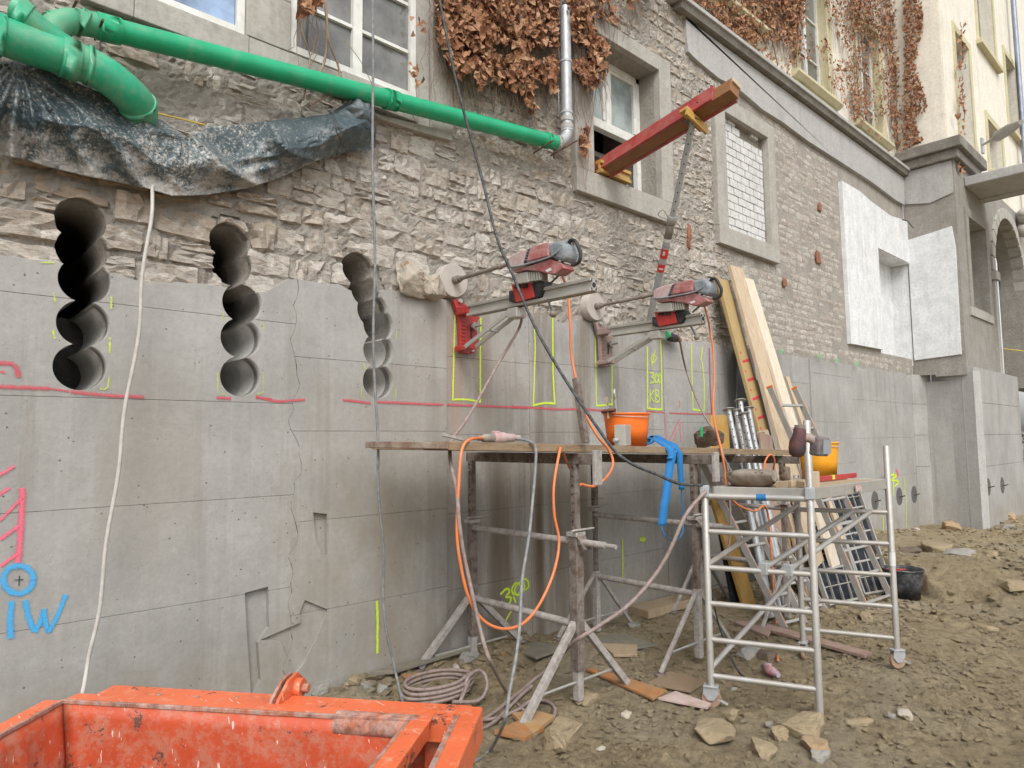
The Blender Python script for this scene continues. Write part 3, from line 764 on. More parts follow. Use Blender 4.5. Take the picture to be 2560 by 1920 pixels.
# far block seen past the wing's edge is all wing; dark cellar band over concrete
# ------------------------------------------------------------------ concrete underpinning
cw = thing('underpinning_wall', 'grey concrete underpinning wall cast in sections below the old stone building', 'wall', (6, 0, 0))
CM = MAT['concrete']
def zl(px, py): return oY(px, py).z
back = MB().box((7.8, .495, 1.4), (19.1, .87, 3.6)).build('backing_concrete', CM, cw)
bool_cut(back, ALLC)
# columns: (x0, x1, front y, [joint heights], top heights (left,right))
cols = [
 (-1.2, 2.37, .0, [.93, 1.635, 2.345, 2.98], None),
 (2.37, 3.88, .0, [.71, 1.42, 2.13, 2.72], None),
 (3.88, 4.98, .022, [.66, 1.36, 2.1, 2.84], None),
 (4.98, 6.15, .018, [.66, 1.36, 2.12, 2.87], None),
 (6.15, 7.40, .022, [.66, 1.4, 2.15, 2.90], None),
 (7.40, 9.0, .012, [.8, 1.5, 2.25, 2.95], None),
 (9.0, 11.75, .03, [.8, 1.55, 2.25, 2.95], None),
 (11.75, 13.5, .0, [.9, 1.55, 2.3, 3.15], None),
 (13.5, 15.6, .02, [1.2, 2.0, 2.75], None),
 (15.6, 17.0, .02, [1.2, 2.0, 2.75], None),
]
jag = [(2.37+.055*fbm(np.array([1.0]), np.array([z_*6.0]), 4)[0]*2+(.03 if 1.2 < z_ < 1.9 else 0), z_) for z_ in np.arange(-.3, 3.5, .07)]
def jagx(z_): return float(np.interp(z_, [j[1] for j in jag], [j[0] for j in jag]))
patches = [ # recessed pockets (polygons in photo pixels) in the left sections
  [(783, 1281), (818, 1285), (818, 1388), (806, 1389), (790, 1350), (786, 1318)],
  [(612, 1482), (671, 1466), (673, 1568), (645, 1606), (652, 1700), (628, 1740), (618, 1600)],
  [(762, 1500), (820, 1524), (790, 1600), (760, 1660), (735, 1690), (700, 1600), (650, 1600), (752, 1556), (750, 1530)]]
MAT['core_shade'] = plain_concrete('shaded_core_face', (.085, .082, .08), (.045, .044, .043), 30, .02, .8)  # hole ends coloured near black for the shade deep in the bore
cutp = []
for pp in patches:
    cutp.append(MB().prism([oY(a, b, -.3) if False else Vector((oY(a, b).x, -.3, oY(a, b).z)) for a, b in pp], (0, .345 if pp[0][0] != 762 else .325, 0)).build('cut', CM))
for ci, (x0, x1, y, js, tops) in enumerate(cols):
    lv = [-.35]+js+[None]
    for k in range(len(lv)-1):
        g = .0011
        def edge(xf, zb, zt, n=8):
            return [(xf(zb+(zt-zb)*i/n), zb+(zt-zb)*i/n) for i in range(n+1)]
        zb = lv[k]+g
        if lv[k+1] is not None: topv = [(x1-g, lv[k+1]-g), (x0+g, lv[k+1]-g)]; zt = lv[k+1]-g
        else:
            xs = np.linspace(x1-g, x0+g, 46); topv = [(float(a), conc_top(float(a))+.03*float(fbm(np.array(a*5.), np.array(3.3), 4))-max(0, .22*float(vnoise(a*3.1, 8.2))-.05)) for a in xs]; zt = topv[0][1]
        if x0 == 2.37: left = [(jagx(z_)+g+max(0, .028*float(fbm(np.array(3.1), np.array(z_*4.3), 4))-.010), z_) for z_ in np.linspace(topv[-1][1], zb, 26)]; topv = [t for t in topv if t[0] > left[0][0]+.01]
        else: left = [(x0+g, zb)]; 
        if x1 == 2.37:
            rt_ = [(jagx(z_)-g-max(0, .028*float(fbm(np.array(7.7), np.array(z_*5.1), 4))-.010), z_) for z_ in np.linspace(zb, topv[0][1], 26)]; topv = [t for t in topv if t[0] < rt_[-1][0]-.01]; poly = [(x0+g, zb)]+rt_+topv
        elif x0 == 2.37: poly = [(x1-g, zb)]+topv+left
        else: poly = [(x0+g, zb), (x1-g, zb)]+topv
        o = MB().prism([(a, y, b) for a, b in poly], (0, .10+(.03-y), 0), .0025).build('concrete_panel', CM, cw)
        cut = [c[1] for i_, h in enumerate(holes) for c in h[1] if (ci == 0 and i_ < 2) or (ci == 1 and i_ == 2)]
        cc = []
        if k >= len(lv)-3: cc += cut
        if ci < 2 and k < 3: cc += cutp
        if cc: bool_cut(o, cc)
# pier footing, turning out towards us
B_ = None
def onray(px, py, y): return oY(px, py, y)
ftz = 3.42
plan = [(17.0, .02), (17.55, -.22), (oY(2437, 1000, -1.12).x, -1.12), (oY(2478, 1000, -1.12).x, -1.12), (oY(2548, 1000, -1.12).x, -1.12)]
for a, b in zip(plan[:-1], plan[1:]):
    lv = [-.4, 1.35, 2.05, 2.75, ftz+(.10 if a[1] < -1 else 0)] if b != plan[2] else [-.4, ftz]
    for c, d in zip(lv[:-1], lv[1:]):
        mm = MB(); A = Vector((a[0], a[1], (c+d)/2)); B = Vector((b[0], b[1], (c+d)/2)); dn = (B-A).normalized(); nn = Vector((-dn.y, dn.x, 0))
        mm.beam(A+nn*.12+dn*(.08 if a == plan[2] else .003), B+nn*.12-dn*.003, .24, d-c-.006, (0, 0, 1), .003); mm.build('concrete_panel', CM if b != plan[2] else MAT['render_grey'], cw)
# fill behind the footing
MB().box((19.5, -.35, 1.4), (4.2, 1.2, 3.7)).build('backing_concrete', CM, cw)
# anchor niches with pins along the far foot of the wall
for q in [(2148, 1256), (2190, 1252), (2251, 1241), (2288, 1236), (2326, 1230), (2471, 1217), (2506, 1213)]:
    p = oY(q[0], q[1], .0) if q[0] < 2400 else oY(q[0], q[1], -1.12)
    m = MB(); fy = -1.12 if q[0] > 2400 else (.02 if p.x > 13.5 else .0); m.disc_cyl((p.x, fy+.007, p.z), (0, 1, 0), .19, .02, 24); m.build('anchor_niche', mk('niche_shade', (.11, .108, .105)), cw)  # flush disc coloured dark for the shade inside the recess
    MB().tube([(p.x, fy+.01, p.z-.02), (p.x-.02, fy-.12, p.z+.02)], .012, 8).build('anchor_pin', mk('grey_steel_bar', (.16, .15, .14), rough=.5, metal=.6), cw)
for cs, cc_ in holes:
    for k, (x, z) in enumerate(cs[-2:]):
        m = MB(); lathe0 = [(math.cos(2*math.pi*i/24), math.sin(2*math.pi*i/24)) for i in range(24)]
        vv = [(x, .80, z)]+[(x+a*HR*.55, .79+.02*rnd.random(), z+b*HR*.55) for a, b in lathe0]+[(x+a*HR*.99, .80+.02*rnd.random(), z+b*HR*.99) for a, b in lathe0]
        m.add(vv, [(0, 1+i, 1+(i+1) % 24) for i in range(24)]+[(1+i, 25+i, 25+(i+1) % 24, 1+(i+1) % 24) for i in range(24)]); m.build('hole_end', MAT['core_shade'], cw)
for c in ALLC+[c_w1, c_w2, c_w3, c_br, c_ni]+cutp: bpy.data.objects.remove(c)
# ================================================================== OBJECTS
def K(ox, oy, s=2.4397): return lambda x, y: (ox+x/s, oy+y/s)
K1, K2, K3, K4 = K(0, 0), K(640, 0), K(1280, 0), K(1880, 0)
K5, K6, K7, K8 = K(0, 560), K(640, 560), K(1280, 560), K(1880, 560)
L1, L2, L3, L4 = K(0, 1240), K(640, 1240), K(1280, 1240), K(1880, 1240)
E1, E2, Q = K(1080, 560, 4.608), K(1440, 660, 4.608), K(1700, 900, 3.687)
def DD(x, y): return (x*1.1573, y*1.1573)
M_ = MAT
M_['green_pvc'] = mk('green_plastic_pipe', (.012, .36, .17), (.01, .30, .14), rough=.32, bump=.05, dust=(.30, .33, .25), dsc=5, damt=.22)
M_['green_pvc2'] = mk('green_plastic_pipe_large', (.02, .37, .20), (.015, .30, .16), rough=.45, bump=.08, dust=(.33, .33, .24), dsc=4, damt=.35)
M_['galv'] = mk('galvanised_steel', (.46, .48, .50), (.36, .38, .40), sc_=14, rough=.45, metal=.35, bump=.15, dust=(.4, .38, .34), damt=.3)
M_['galv_dirty'] = mk('dirty_galvanised_steel', (.36, .37, .37), (.26, .26, .255), sc_=14, rough=.6, metal=.25, bump=.25, dust=(.36, .33, .27), damt=.5)
M_['alu'] = mk('mud_spattered_aluminium', (.46, .46, .455), (.36, .355, .345), sc_=8, rough=.5, metal=.45, bump=.2, dust=(.40, .36, .30), damt=.45, chips=(.22, .18, .12), camt=.66)
M_['rust_steel'] = mk('rusty_dark_steel', (.075, .05, .04), (.13, .085, .06), sc_=12, rough=.8, metal=.2, bump=.4, dust=(.36, .34, .31), dsc=16, damt=.38)
M_['limed_steel'] = mk('cement_spattered_steel', (.30, .285, .265), (.14, .10, .085), sc_=15, rough=.85, bump=.5, dust=(.46, .44, .41), dsc=22, damt=.45)
M_['rust'] = mk('bare_rust', (.11, .05, .03), (.17, .08, .045), sc_=20, rough=.9, bump=.5)
M_['plank_old'] = mk('weathered_plank', (.27, .18, .095), (.17, .11, .06), sc_=4, rough=.85, bump=.6, bsc=16, stretch=(1, 12, 12), dust=(.30, .26, .2), dsc=8, damt=.35)
M_['plank_new'] = mk('fresh_sawn_plank', (.52, .42, .30), (.42, .32, .215), sc_=3, rough=.75, bump=.4, bsc=12, stretch=(9, 9, .7), dust=(.5, .44, .36), damt=.25)
M_['plank_tan'] = mk('tan_plank', (.38, .29, .185), (.28, .205, .13), sc_=3, rough=.8, bump=.5, bsc=12, stretch=(9, 9, .7), dust=(.36, .3, .22), damt=.35)
M_['plank_pale'] = mk('pale_new_plank', (.66, .59, .48), (.56, .48, .37), sc_=3, rough=.7, bump=.3, bsc=12, stretch=(9, 9, .7))
M_['ply'] = mk('brown_plywood', (.34, .22, .17), (.26, .17, .13), rough=.8, bump=.3, dust=(.36, .31, .26), damt=.35)
M_['wet_wood'] = mk('wet_orange_board', (.42, .17, .05), (.30, .12, .04), sc_=5, rough=.6, bump=.6, bsc=14, stretch=(3, 3, 3), dust=(.3, .24, .15), damt=.4)
M_['slate'] = mk('wet_grey_board', (.15, .145, .13), (.11, .105, .09), rough=.6, bump=.5, dust=(.25, .22, .16), damt=.45)
M_['h20'] = mk('yellow_glazed_formwork_timber', (.50, .30, .06), (.40, .22, .05), rough=.5, bump=.3, dust=(.4, .33, .22), damt=.3)
M_['red_board'] = mk('red_painted_board', (.34, .035, .03), (.26, .03, .028), rough=.6, bump=.3, bsc=20, dust=(.38, .20, .17), dsc=5, damt=.34)
M_['beam_brown'] = mk('brown_glued_timber', (.25, .115, .042), (.20, .09, .035), sc_=4, rough=.6, bump=.3, bsc=14, stretch=(2, 2, 8))
M_['drill_red'] = mk('dusty_red_drill_housing', (.33, .045, .045), (.28, .05, .05), rough=.55, bump=.2, dust=(.44, .34, .33), dsc=10, damt=.42)
M_['drill_pink'] = mk('cement_dusted_red_housing', (.36, .14, .14), (.42, .28, .27), rough=.75, bump=.25, dust=(.46, .42, .40), dsc=10, damt=.5)
M_['bright_red'] = mk('bright_red_cast_metal', (.40, .035, .03), (.34, .03, .028), rough=.45, bump=.2, dust=(.36, .22, .2), damt=.22)
M_['drill_base_dusty'] = mk('muddy_red_cast_metal', (.20, .11, .10), (.26, .17, .15), rough=.85, bump=.3, dust=(.33, .27, .25), damt=.5)
M_['drill_grey'] = mk('blue_grey_drill_cap', (.10, .13, .155), (.20, .22, .24), rough=.7, bump=.2, dust=(.38, .39, .39), damt=.4)
M_['drill_alu'] = mk('cast_aluminium', (.47, .46, .43), (.38, .37, .34), rough=.5, metal=.35, bump=.2, dust=(.42, .39, .34), damt=.35)
M_['rubber'] = mk('black_rubber', (.018, .018, .02), rough=.6, bump=.2, dust=(.2, .2, .19), damt=.25)
M_['dark_rod'] = mk('muddy_drill_rod', (.17, .145, .12), (.11, .09, .075), sc_=20, rough=.7, metal=.2, bump=.3, dust=(.34, .30, .25), damt=.45)
M_['corebit'] = mk('cement_coated_core_barrel', (.42, .385, .345), (.36, .32, .285), sc_=5, rough=.8, bump=.2, dust=(.5, .46, .42), damt=.4)
M_['orange_plastic'] = mk('orange_plastic', (.80, .17, .02), (.72, .15, .02), rough=.4, bump=.06, dust=(.6, .4, .28), damt=.16, spec=.4)
M_['yellow_plastic'] = mk('amber_plastic', (.74, .34, .015), (.66, .29, .015), rough=.4, bump=.06, dust=(.6, .45, .25), damt=.22)
M_['orange_cable'] = mk('orange_cable_sheath', (.72, .19, .05), rough=.5, bump=.1, dust=(.5, .3, .2), dsc=12, damt=.3)
M_['grey_cable'] = mk('muddy_grey_cable', (.085, .10, .11), (.14, .15, .16), sc_=20, rough=.7, bump=.2, dust=(.36, .35, .33), dsc=22, damt=.4)
M_['brown_hose'] = mk('muddy_brown_hose', (.16, .10, .09), (.24, .18, .16), sc_=20, rough=.75, bump=.2, dust=(.36, .31, .28), dsc=22, damt=.42)
M_['white_hose'] = mk('dirty_white_hose', (.50, .48, .44), (.40, .38, .35), sc_=20, rough=.7, bump=.2, dust=(.3, .28, .25), damt=.3)
M_['black_cable'] = mk('black_cable', (.03, .032, .035), rough=.6, bump=.1, dust=(.25, .25, .24), dsc=20, damt=.3)
M_['blue_strap'] = mk('blue_webbing', (.015, .17, .42), (.012, .14, .36), rough=.8, bump=.5, bsc=150)
M_['skip'] = mk('worn_orange_paint', (.72, .125, .036), (.64, .10, .028), sc_=4, rough=.36, bump=.35, bsc=24, chips=(.15, .07, .05), csc=6, camt=.575, dust=(.66, .36, .25), dsc=12, damt=.34)
M_['skip_in'] = mk('scoured_orange_paint', (.56, .07, .024), (.42, .085, .042), sc_=2.5, rough=.6, bump=.4, bsc=24, chips=(.18, .09, .065), csc=16, camt=.63, dust=(.50, .29, .22), dsc=8, damt=.40)
def skip_mat(name, base, grime, amt):
    n = NT(name); p = n.pos()
    col = n.mix(n.ramp(n.noise(p, 2.2, 5, .6), [(.35, 0.), (.65, 1.)]), base, tuple(v*.82 for v in base))
    g_ = n.ramp(n.noise(p, 13, 10, .82), [(.62-amt, 0.), (.66-amt*.6, .75)])
    col = n.mix(g_, col, grime)
    for rot, thr in ((.5, .68), (-.9, .70), (1.7, .71)):
        m = n.n('Mapping'); m.inputs['Rotation'].default_value = (0, 0, rot); m.inputs['Scale'].default_value = (70, 4, 12); n.l(p, m.inputs[0])
        col = n.mix(n.ramp(n.noise(m.outputs[0], 1.0, 3, .6), [(thr, 0.), (thr+.02, .75)]), col, (.78, .62, .54))
    r_ = n.ramp(n.math('ADD', n.noise(p, 5, 9, .78), n.math('MULTIPLY', n.noise(p, 40, 4, .8), .12)), [(.665, 0.), (.685, 1.)])
    col = n.mix(r_, col, (.13, .06, .042))
    s2 = n.ramp(n.noise(p, 60, 5, .8), [(.70, 0.), (.73, .9)]); col = n.mix(s2, col, (.10, .05, .04))
    nr = n.bump(n.noise(p, 6, 4, .6), .35, .02); nr = n.bump(n.noise(p, 70, 5, .75), .3, .002, nr); nr = n.bump(n.math('SUBTRACT', 1.0, r_), .6, .002, nr)
    return n.fin(col, n.ramp(r_, [(0., .38), (1., .85)]), 0, nr)
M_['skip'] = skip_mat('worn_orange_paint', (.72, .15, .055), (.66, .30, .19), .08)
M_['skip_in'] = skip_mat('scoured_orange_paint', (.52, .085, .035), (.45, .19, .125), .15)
M_['skip_edge'] = mk('rusty_skip_edge', (.15, .06, .04), (.42, .14, .07), sc_=18, rough=.75, bump=.5, dust=(.6, .55, .5), dsc=14, damt=.34)
M_['label_white'] = mk('white_sticker', (.7, .7, .68), rough=.5, bump=.05, dust=(.4, .38, .34), damt=.3)
M_['label_red'] = mk('red_sticker', (.6, .03, .03), rough=.5, bump=.05)
M_['label_grey'] = mk('grey_sticker', (.3, .32, .34), rough=.5, bump=.05)
M_['dark_form'] = mk('black_formwork_skin', (.016, .018, .024), (.03, .034, .04), rough=.95, bump=.3, dust=(.2, .2, .2), dsc=8, damt=.22, spec=.05)
M_['tub_black'] = mk('black_mortar_tub', (.02, .023, .028), rough=.5, bump=.1, dust=(.25, .25, .24), damt=.3)
M_['tarp'] = None
def tarp_mat():
    n = NT('dusty_dark_tarpaulin'); p = n.pos()
    col = n.mix(n.ramp(n.noise(p, 3, 5, .6), [(.35, 0.), (.65, 1.)]), (.045, .07, .08), (.075, .10, .11))
    sx = n.n('SeparateXYZ'); n.l(p, sx.inputs[0])
    n.uvv = n.n('UVMap').outputs[0]; s2 = n.n('SeparateXYZ'); n.l(n.uvv, s2.inputs[0])
    low = n.ramp(s2.outputs[1], [(.35, .0), (1.0, 1.)])
    leftw = n.ramp(s2.outputs[0], [(.62, 1.), (.85, .35)])
    d1 = n.math('ADD', n.noise(p, 7, 8, .8), n.math('MULTIPLY', n.math('MULTIPLY', low, leftw), .22))
    m_ = n.ramp(d1, [(.60, 0.), (.72, .9)])
    m2 = n.ramp(n.math('ADD', n.noise(p, 46, 4, .85), n.math('MULTIPLY', leftw, n.math('MULTIPLY', n.noise(p, 3, 4, .7), .34))), [(.70, 0.), (.76, .85)])
    col = n.mix(m_, col, (.36, .345, .325)); col = n.mix(m2, col, (.42, .40, .36))
    rg = n.math('ABSOLUTE', n.math('SUBTRACT', n.noise(p, 6, 5, .6, .8), .5)); rg2 = n.math('ABSOLUTE', n.math('SUBTRACT', n.noise(p, 17, 4, .6, .5), .5)); nr = n.bump(rg, .8, .05); nr = n.bump(rg2, .5, .015, nr); nr = n.bump(n.noise(p, 90, 4, .7), .2, .002, nr)
    return n.fin(col, n.ramp(m_, [(0., .30), (1., .85)]), 0, nr)
M_['tarp'] = tarp_mat()

# ------------------------------------------------------------------ drain pipes
def pipe_run(par, pts, r, mat, name='pipe', seg=20, n=1, **kw):
    return MB().tube(smooth_path(pts, n) if n > 1 else pts, r, seg).build(name, mat, par, **kw)
def ring(par, c, axis, r, L, mat, name='collar'): 
    a = Vector(axis).normalized(); c = Vector(c)
    return MB().tube([c-a*L/2, c-a*L*.3, c-a*L*.3, c+a*L*.3, c+a*L*.3, c+a*L/2], [r*.985, r, r, r, r, r*.985], 22).build(name, mat, par)
YP = -.16
gp = thing('green_drain_pipe', 'long slim green plastic drain pipe sloping along the wall to the grey downpipe elbow', 'pipe', oY(680, 176, YP))
P0, P1_, P2_ = oY(*K1(620, 165), YP), oY(981, 251, YP), oY(1392, 358, YP)
pipe_run(gp, [P0, P1_], .078, M_['green_pvc']); pipe_run(gp, [P1_, P2_], .078, M_['green_pvc'])
dr = (P2_-P0).normalized()
for t, L in ((P1_, .10), (P0+dr*.04, .14), (P2_-dr*.16, .05)):
    ring(gp, t, dr, .088, L, M_['green_pvc'])
ring(gp, P1_-dr*.06, dr, .092, .03, M_['green_pvc'], 'socket_bead')
pipe_run(gp, [P0-dr*.02, oY(*K1(500, 138), YP), oY(*K1(410, 135), YP-.02), oY(*K1(330, 170), YP-.05), oY(*K1(300, 235), YP-.10)], .080, M_['green_pvc2'], 'elbow', n=5)
for q in ((500, 138), (350, 160)):
    ring(gp, oY(*K1(*q), YP-.01), (1, 0, -.3) if q[0] == 500 else (1, 0, .9), .093, .05, M_['green_pvc2'])
bp = thing('green_drain_pipe', 'thick green plastic drain pipe bending down into the wall above the tarpaulin', 'pipe', oY(200, 150, YP-.1))
yb = YP-.12
big = [oY(*K1(-120, 180), yb), oY(*K1(0, 215), yb), oY(*K1(200, 285), yb), oY(*K1(400, 350), yb), oY(*K1(540, 400), yb), oY(*K1(660, 470), yb), oY(*K1(770, 560), yb+.03), oY(*K1(840, 640), yb+.10), oY(*K1(850, 720), yb+.2), oY(*K1(845, 790), yb+.3)]
pipe_run(bp, big[:5], .112, M_['green_pvc2'], n=3); pipe_run(bp, big[4:], .114, M_['green_pvc2'], 'elbow', n=6)
bd_ = (big[4]-big[2]).normalized()
for q, L in ((big[4]-bd_*.10, .10), (big[4]+bd_*.0, .03), (big[1], .04), (big[7], .03)):
    ring(bp, q, bd_ if q is not big[7] else (big[8]-big[6]), .124, L, M_['green_pvc2'])
pipe_run(bp, [oY(*K1(420, 300), yb), oY(*K1(300, 225), yb-.01), oY(*K1(200, 140), yb-.02), oY(*K1(150, 90), yb-.02), oY(*K1(95, 60), yb)], .074, M_['green_pvc2'], 'branch_pipe', n=5)
ring(bp, oY(*K1(135, 80), yb-.02), (1, 0, -.4), .085, .07, M_['green_pvc2'])
pins = [((100, 120), (125, 20)), ((85, 350), (108, 225)), ((455, 470), (492, 375)), ((545, 510), (565, 455)), ((580, 240), (628, 120)), ((440, 60), (470, 0))]
pl_ = ['steel pin by the small branch pipe at the top left corner', 'rusty steel pin under the thick green pipe, leftmost', 'rusty steel pin under the thick green pipe just left of its collar', 'short steel pin just right of the thick green pipe collar', 'rusty steel pin holding the first socket of the slim green pipe', 'rusty steel pin in the wall above the slim green pipe bend']
for (a, b), lb in zip(pins, pl_):
    A = oY(*K1(*a), -.02); B = oY(*K1(*b), -.34)
    tag(MB().tube([A, B], .009, 8).build('steel_pin', M_['rust']), lb, 'steel pin', 'steel pins holding the pipes')
for a, b, lb in (((130, 935), (250, 858), 'rusty steel pin under the end of the green pipe'), ((235, 950), (400, 856), 'rusty steel pin under the grey downpipe elbow, longer one'), ((255, 965), (258, 900), 'short rusty nail below the downpipe elbow')):
    tag(MB().tube([oY(*K3(*a), -.02), oY(*K3(*b), -.33)], .008, 8).build('steel_pin', M_['rust']), lb, 'steel pin', 'steel pins holding the pipes')
# zinc downpipe
dn = thing('downpipe', 'grey galvanised downpipe coming out of the ivy with clamps and a bottom elbow', 'pipe', oY(1412, 300, -.12))
T = oY(*K3(345, 60), -.14); T.z += .0; Bm = oY(*K3(335, 760), -.14); T = Vector((Bm.x, Bm.y, oY(*K3(345, 60), -.14).z))
r_dn = .062
MB().tube([T, Bm], r_dn, 20).build('pipe', M_['galv'], dn)
el = smooth_path([Bm, oY(*K3(335, 815), -.14), oY(*K3(318, 850), -.15), oY(*K3(280, 880), -.16), P2_+dr*.0], 5)
MB().tube(el, .064, 20).build('elbow', M_['galv'], dn)
for q in ((330, 380), (335, 690), (335, 795)):
    c_ = oY(*K3(*q), -.14); c_.x = Bm.x; ring(dn, c_, (0, 0, 1), .069, .028, M_['galv'], 'pipe_clamp')
for q in ((335, 730), (335, 775)):
    c_ = oY(*K3(*q), -.14); c_.x = Bm.x; ring(dn, c_, (0, 0, 1), .071, .05, M_['galv_dirty'], 'socket')
ring(dn, P2_-dr*.0, dr, .086, .05, M_['galv_dirty'], 'socket')
MB().tube([oY(*K3(283, 540), -.1), oY(*K3(285, 690), -.1), oY(*K3(305, 690), -.1)], .007, 6).build('pipe_bracket', M_['galv'], dn)
# ------------------------------------------------------------------ tarpaulin
top = [(-60, 150), (0, 153), (50, 155), (80, 160), (150, 190), (260, 235), (350, 272), (420, 312), (470, 345), (520, 318), (620, 309), (700, 300), (820, 287), (850, 268), (880, 250), (912, 250), (940, 318)]
bot = [(-60, 380), (0, 388), (60, 398), (110, 415), (200, 437), (300, 457), (370, 472), (430, 490), (480, 489), (520, 487), (620, 470), (700, 445), (790, 402), (850, 385), (890, 378), (918, 380), (938, 368)]
def interp2(pl, t):
    i = min(int(t*(len(pl)-1)), len(pl)-2); f = t*(len(pl)-1)-i
    return pl[i][0]*(1-f)+pl[i+1][0]*f, pl[i][1]*(1-f)+pl[i+1][1]*f
NU, NV = 240, 64; vs = []; uvs = []
for i in range(NU+1):
    u = i/NU; tx, ty = interp2(top, u); bx_, by = interp2(bot, u)
    for j in range(NV+1):
        v = j/NV
        px = tx*(1-v)+bx_*v; py = ty*(1-v)+by*v
        fx, fy = 50-px, 155-py; ang = math.atan2(-fy, -fx+1e-6); rad = math.hypot(fx, fy)
        crs = lambda a_: 1-2*abs(math.sin(a_*.5))**.7
        folds = .055*crs(ang*19+1.3*float(vnoise(rad*.012, ang*3)))*min(rad/130, 1)*max(0, 1-u*1.5)
        diag = (px-py*1.5+60)*.026
        folds += .05*crs(diag+5*float(vnoise(px*.008, py*.014)))*smoothstep(.05, .4, u)*(1-smoothstep(.7, .9, u))
        folds += .03*crs((px*.45+py*1.1)*.035+4*float(vnoise(px*.01+9, py*.01)))*smoothstep(.5, .62, u)
        folds += .03*math.sin((px*.55+py)*.055)*smoothstep(.78, .88, u)
        belly = .13*math.sin(math.pi*min(max(v, .0), 1)**.8)*(.6+.5*min(u*2, 1)) if True else 0
        belly *= 1-.45*smoothstep(.8, 1.0, u)
        nz = .035*float(fbm(px*.013, py*.018, 4))+.012*float(fbm(px*.06, py*.06, 3))
        ex_ = 560-(py-330)*.55
        lip = smoothstep(-6, 4, (px-455)*.72-(py-335))*(1 if px < 600 else 0)*smoothstep(320, 345, py)
        y = -.10-belly-folds-nz-.06*v*(1-v)+.11*float(smoothstep(0, 26, (px-450)*.80-(py-322)))*float(1-smoothstep(600, 760, px))*float(1-smoothstep(.62, .8, v))
        # overlapping second flap: dark pocket right of the twist
        if 450 < px < 640: y += .13*math.exp(-((px-560)/70)**2-((py-370)/45)**2)
        y = min(y, -.05)
        P = oY(px, py, y); vs.append(P); uvs.append((u, v))
fs = []
for i in range(NU):
    for j in range(NV):
        a = i*(NV+1)+j; fs.append((a, a+NV+1, a+NV+2, a+1))
mt = MB(); mt.add(vs, fs, True); me = mt.mesh('tarpaulin'); me.materials.append(M_['tarp'])
uvl = me.uv_layers.new(name='UVMap')
for lp_ in me.loops: uvl.data[lp_.index].uv = uvs[lp_.vertex_index]
tp = link('tarpaulin', me); tag(tp, 'dark green tarpaulin bundled along the wall, dusted with white cement', 'tarpaulin')
so_ = tp.modifiers.new('s', 'SOLIDIFY'); so_.thickness = .004
# tied end knot
m = MB(); c0 = oY(*K2(640, 705), -.16)
bm = bmesh.new(); bmesh.ops.create_icosphere(bm, subdivisions=4, radius=.11)
for v in bm.verts:
    v.co = Vector((v.co.x*1.05, v.co.y*.9, v.co.z*.95)); v.co *= 1+.35*float(fbm(v.co.x*14+4, v.co.z*14+v.co.y*9, 3))+.08*math.sin(math.atan2(v.co.z, v.co.x)*7)
bm.verts.index_update(); m.add([v.co+c0 for v in bm.verts], [[v.index for v in f.verts] for f in bm.faces], True); bm.free()
ko = m.build('knot', mk('dark_tarpaulin_end', (.05, .07, .08), (.08, .10, .11), rough=.5, bump=.6, bsc=20, dust=(.25, .25, .24), damt=.3), None); ko.parent = tp
for q0, q1, q2 in (((470, 660), (490, 800), (560, 930)), ((455, 670), (520, 820), (490, 950))):
    o = MB().tube(smooth_path([oY(*K2(*q0), -.30), oY(*K2(*q1), -.36), oY(*K2(*q2), -.2)], 5), .005, 6).build('tie_cord', M_['black_cable']); o.parent = tp
o = MB().tube([oY(*K1(860, 668), -.1), oY(*K1(1060, 715), -.1), oY(*K1(1250, 762), -.12)], .006, 6).build('tie_cord', mk('yellow_cord', (.55, .38, .05)), None, label='thin yellow cord'); o.parent = tp

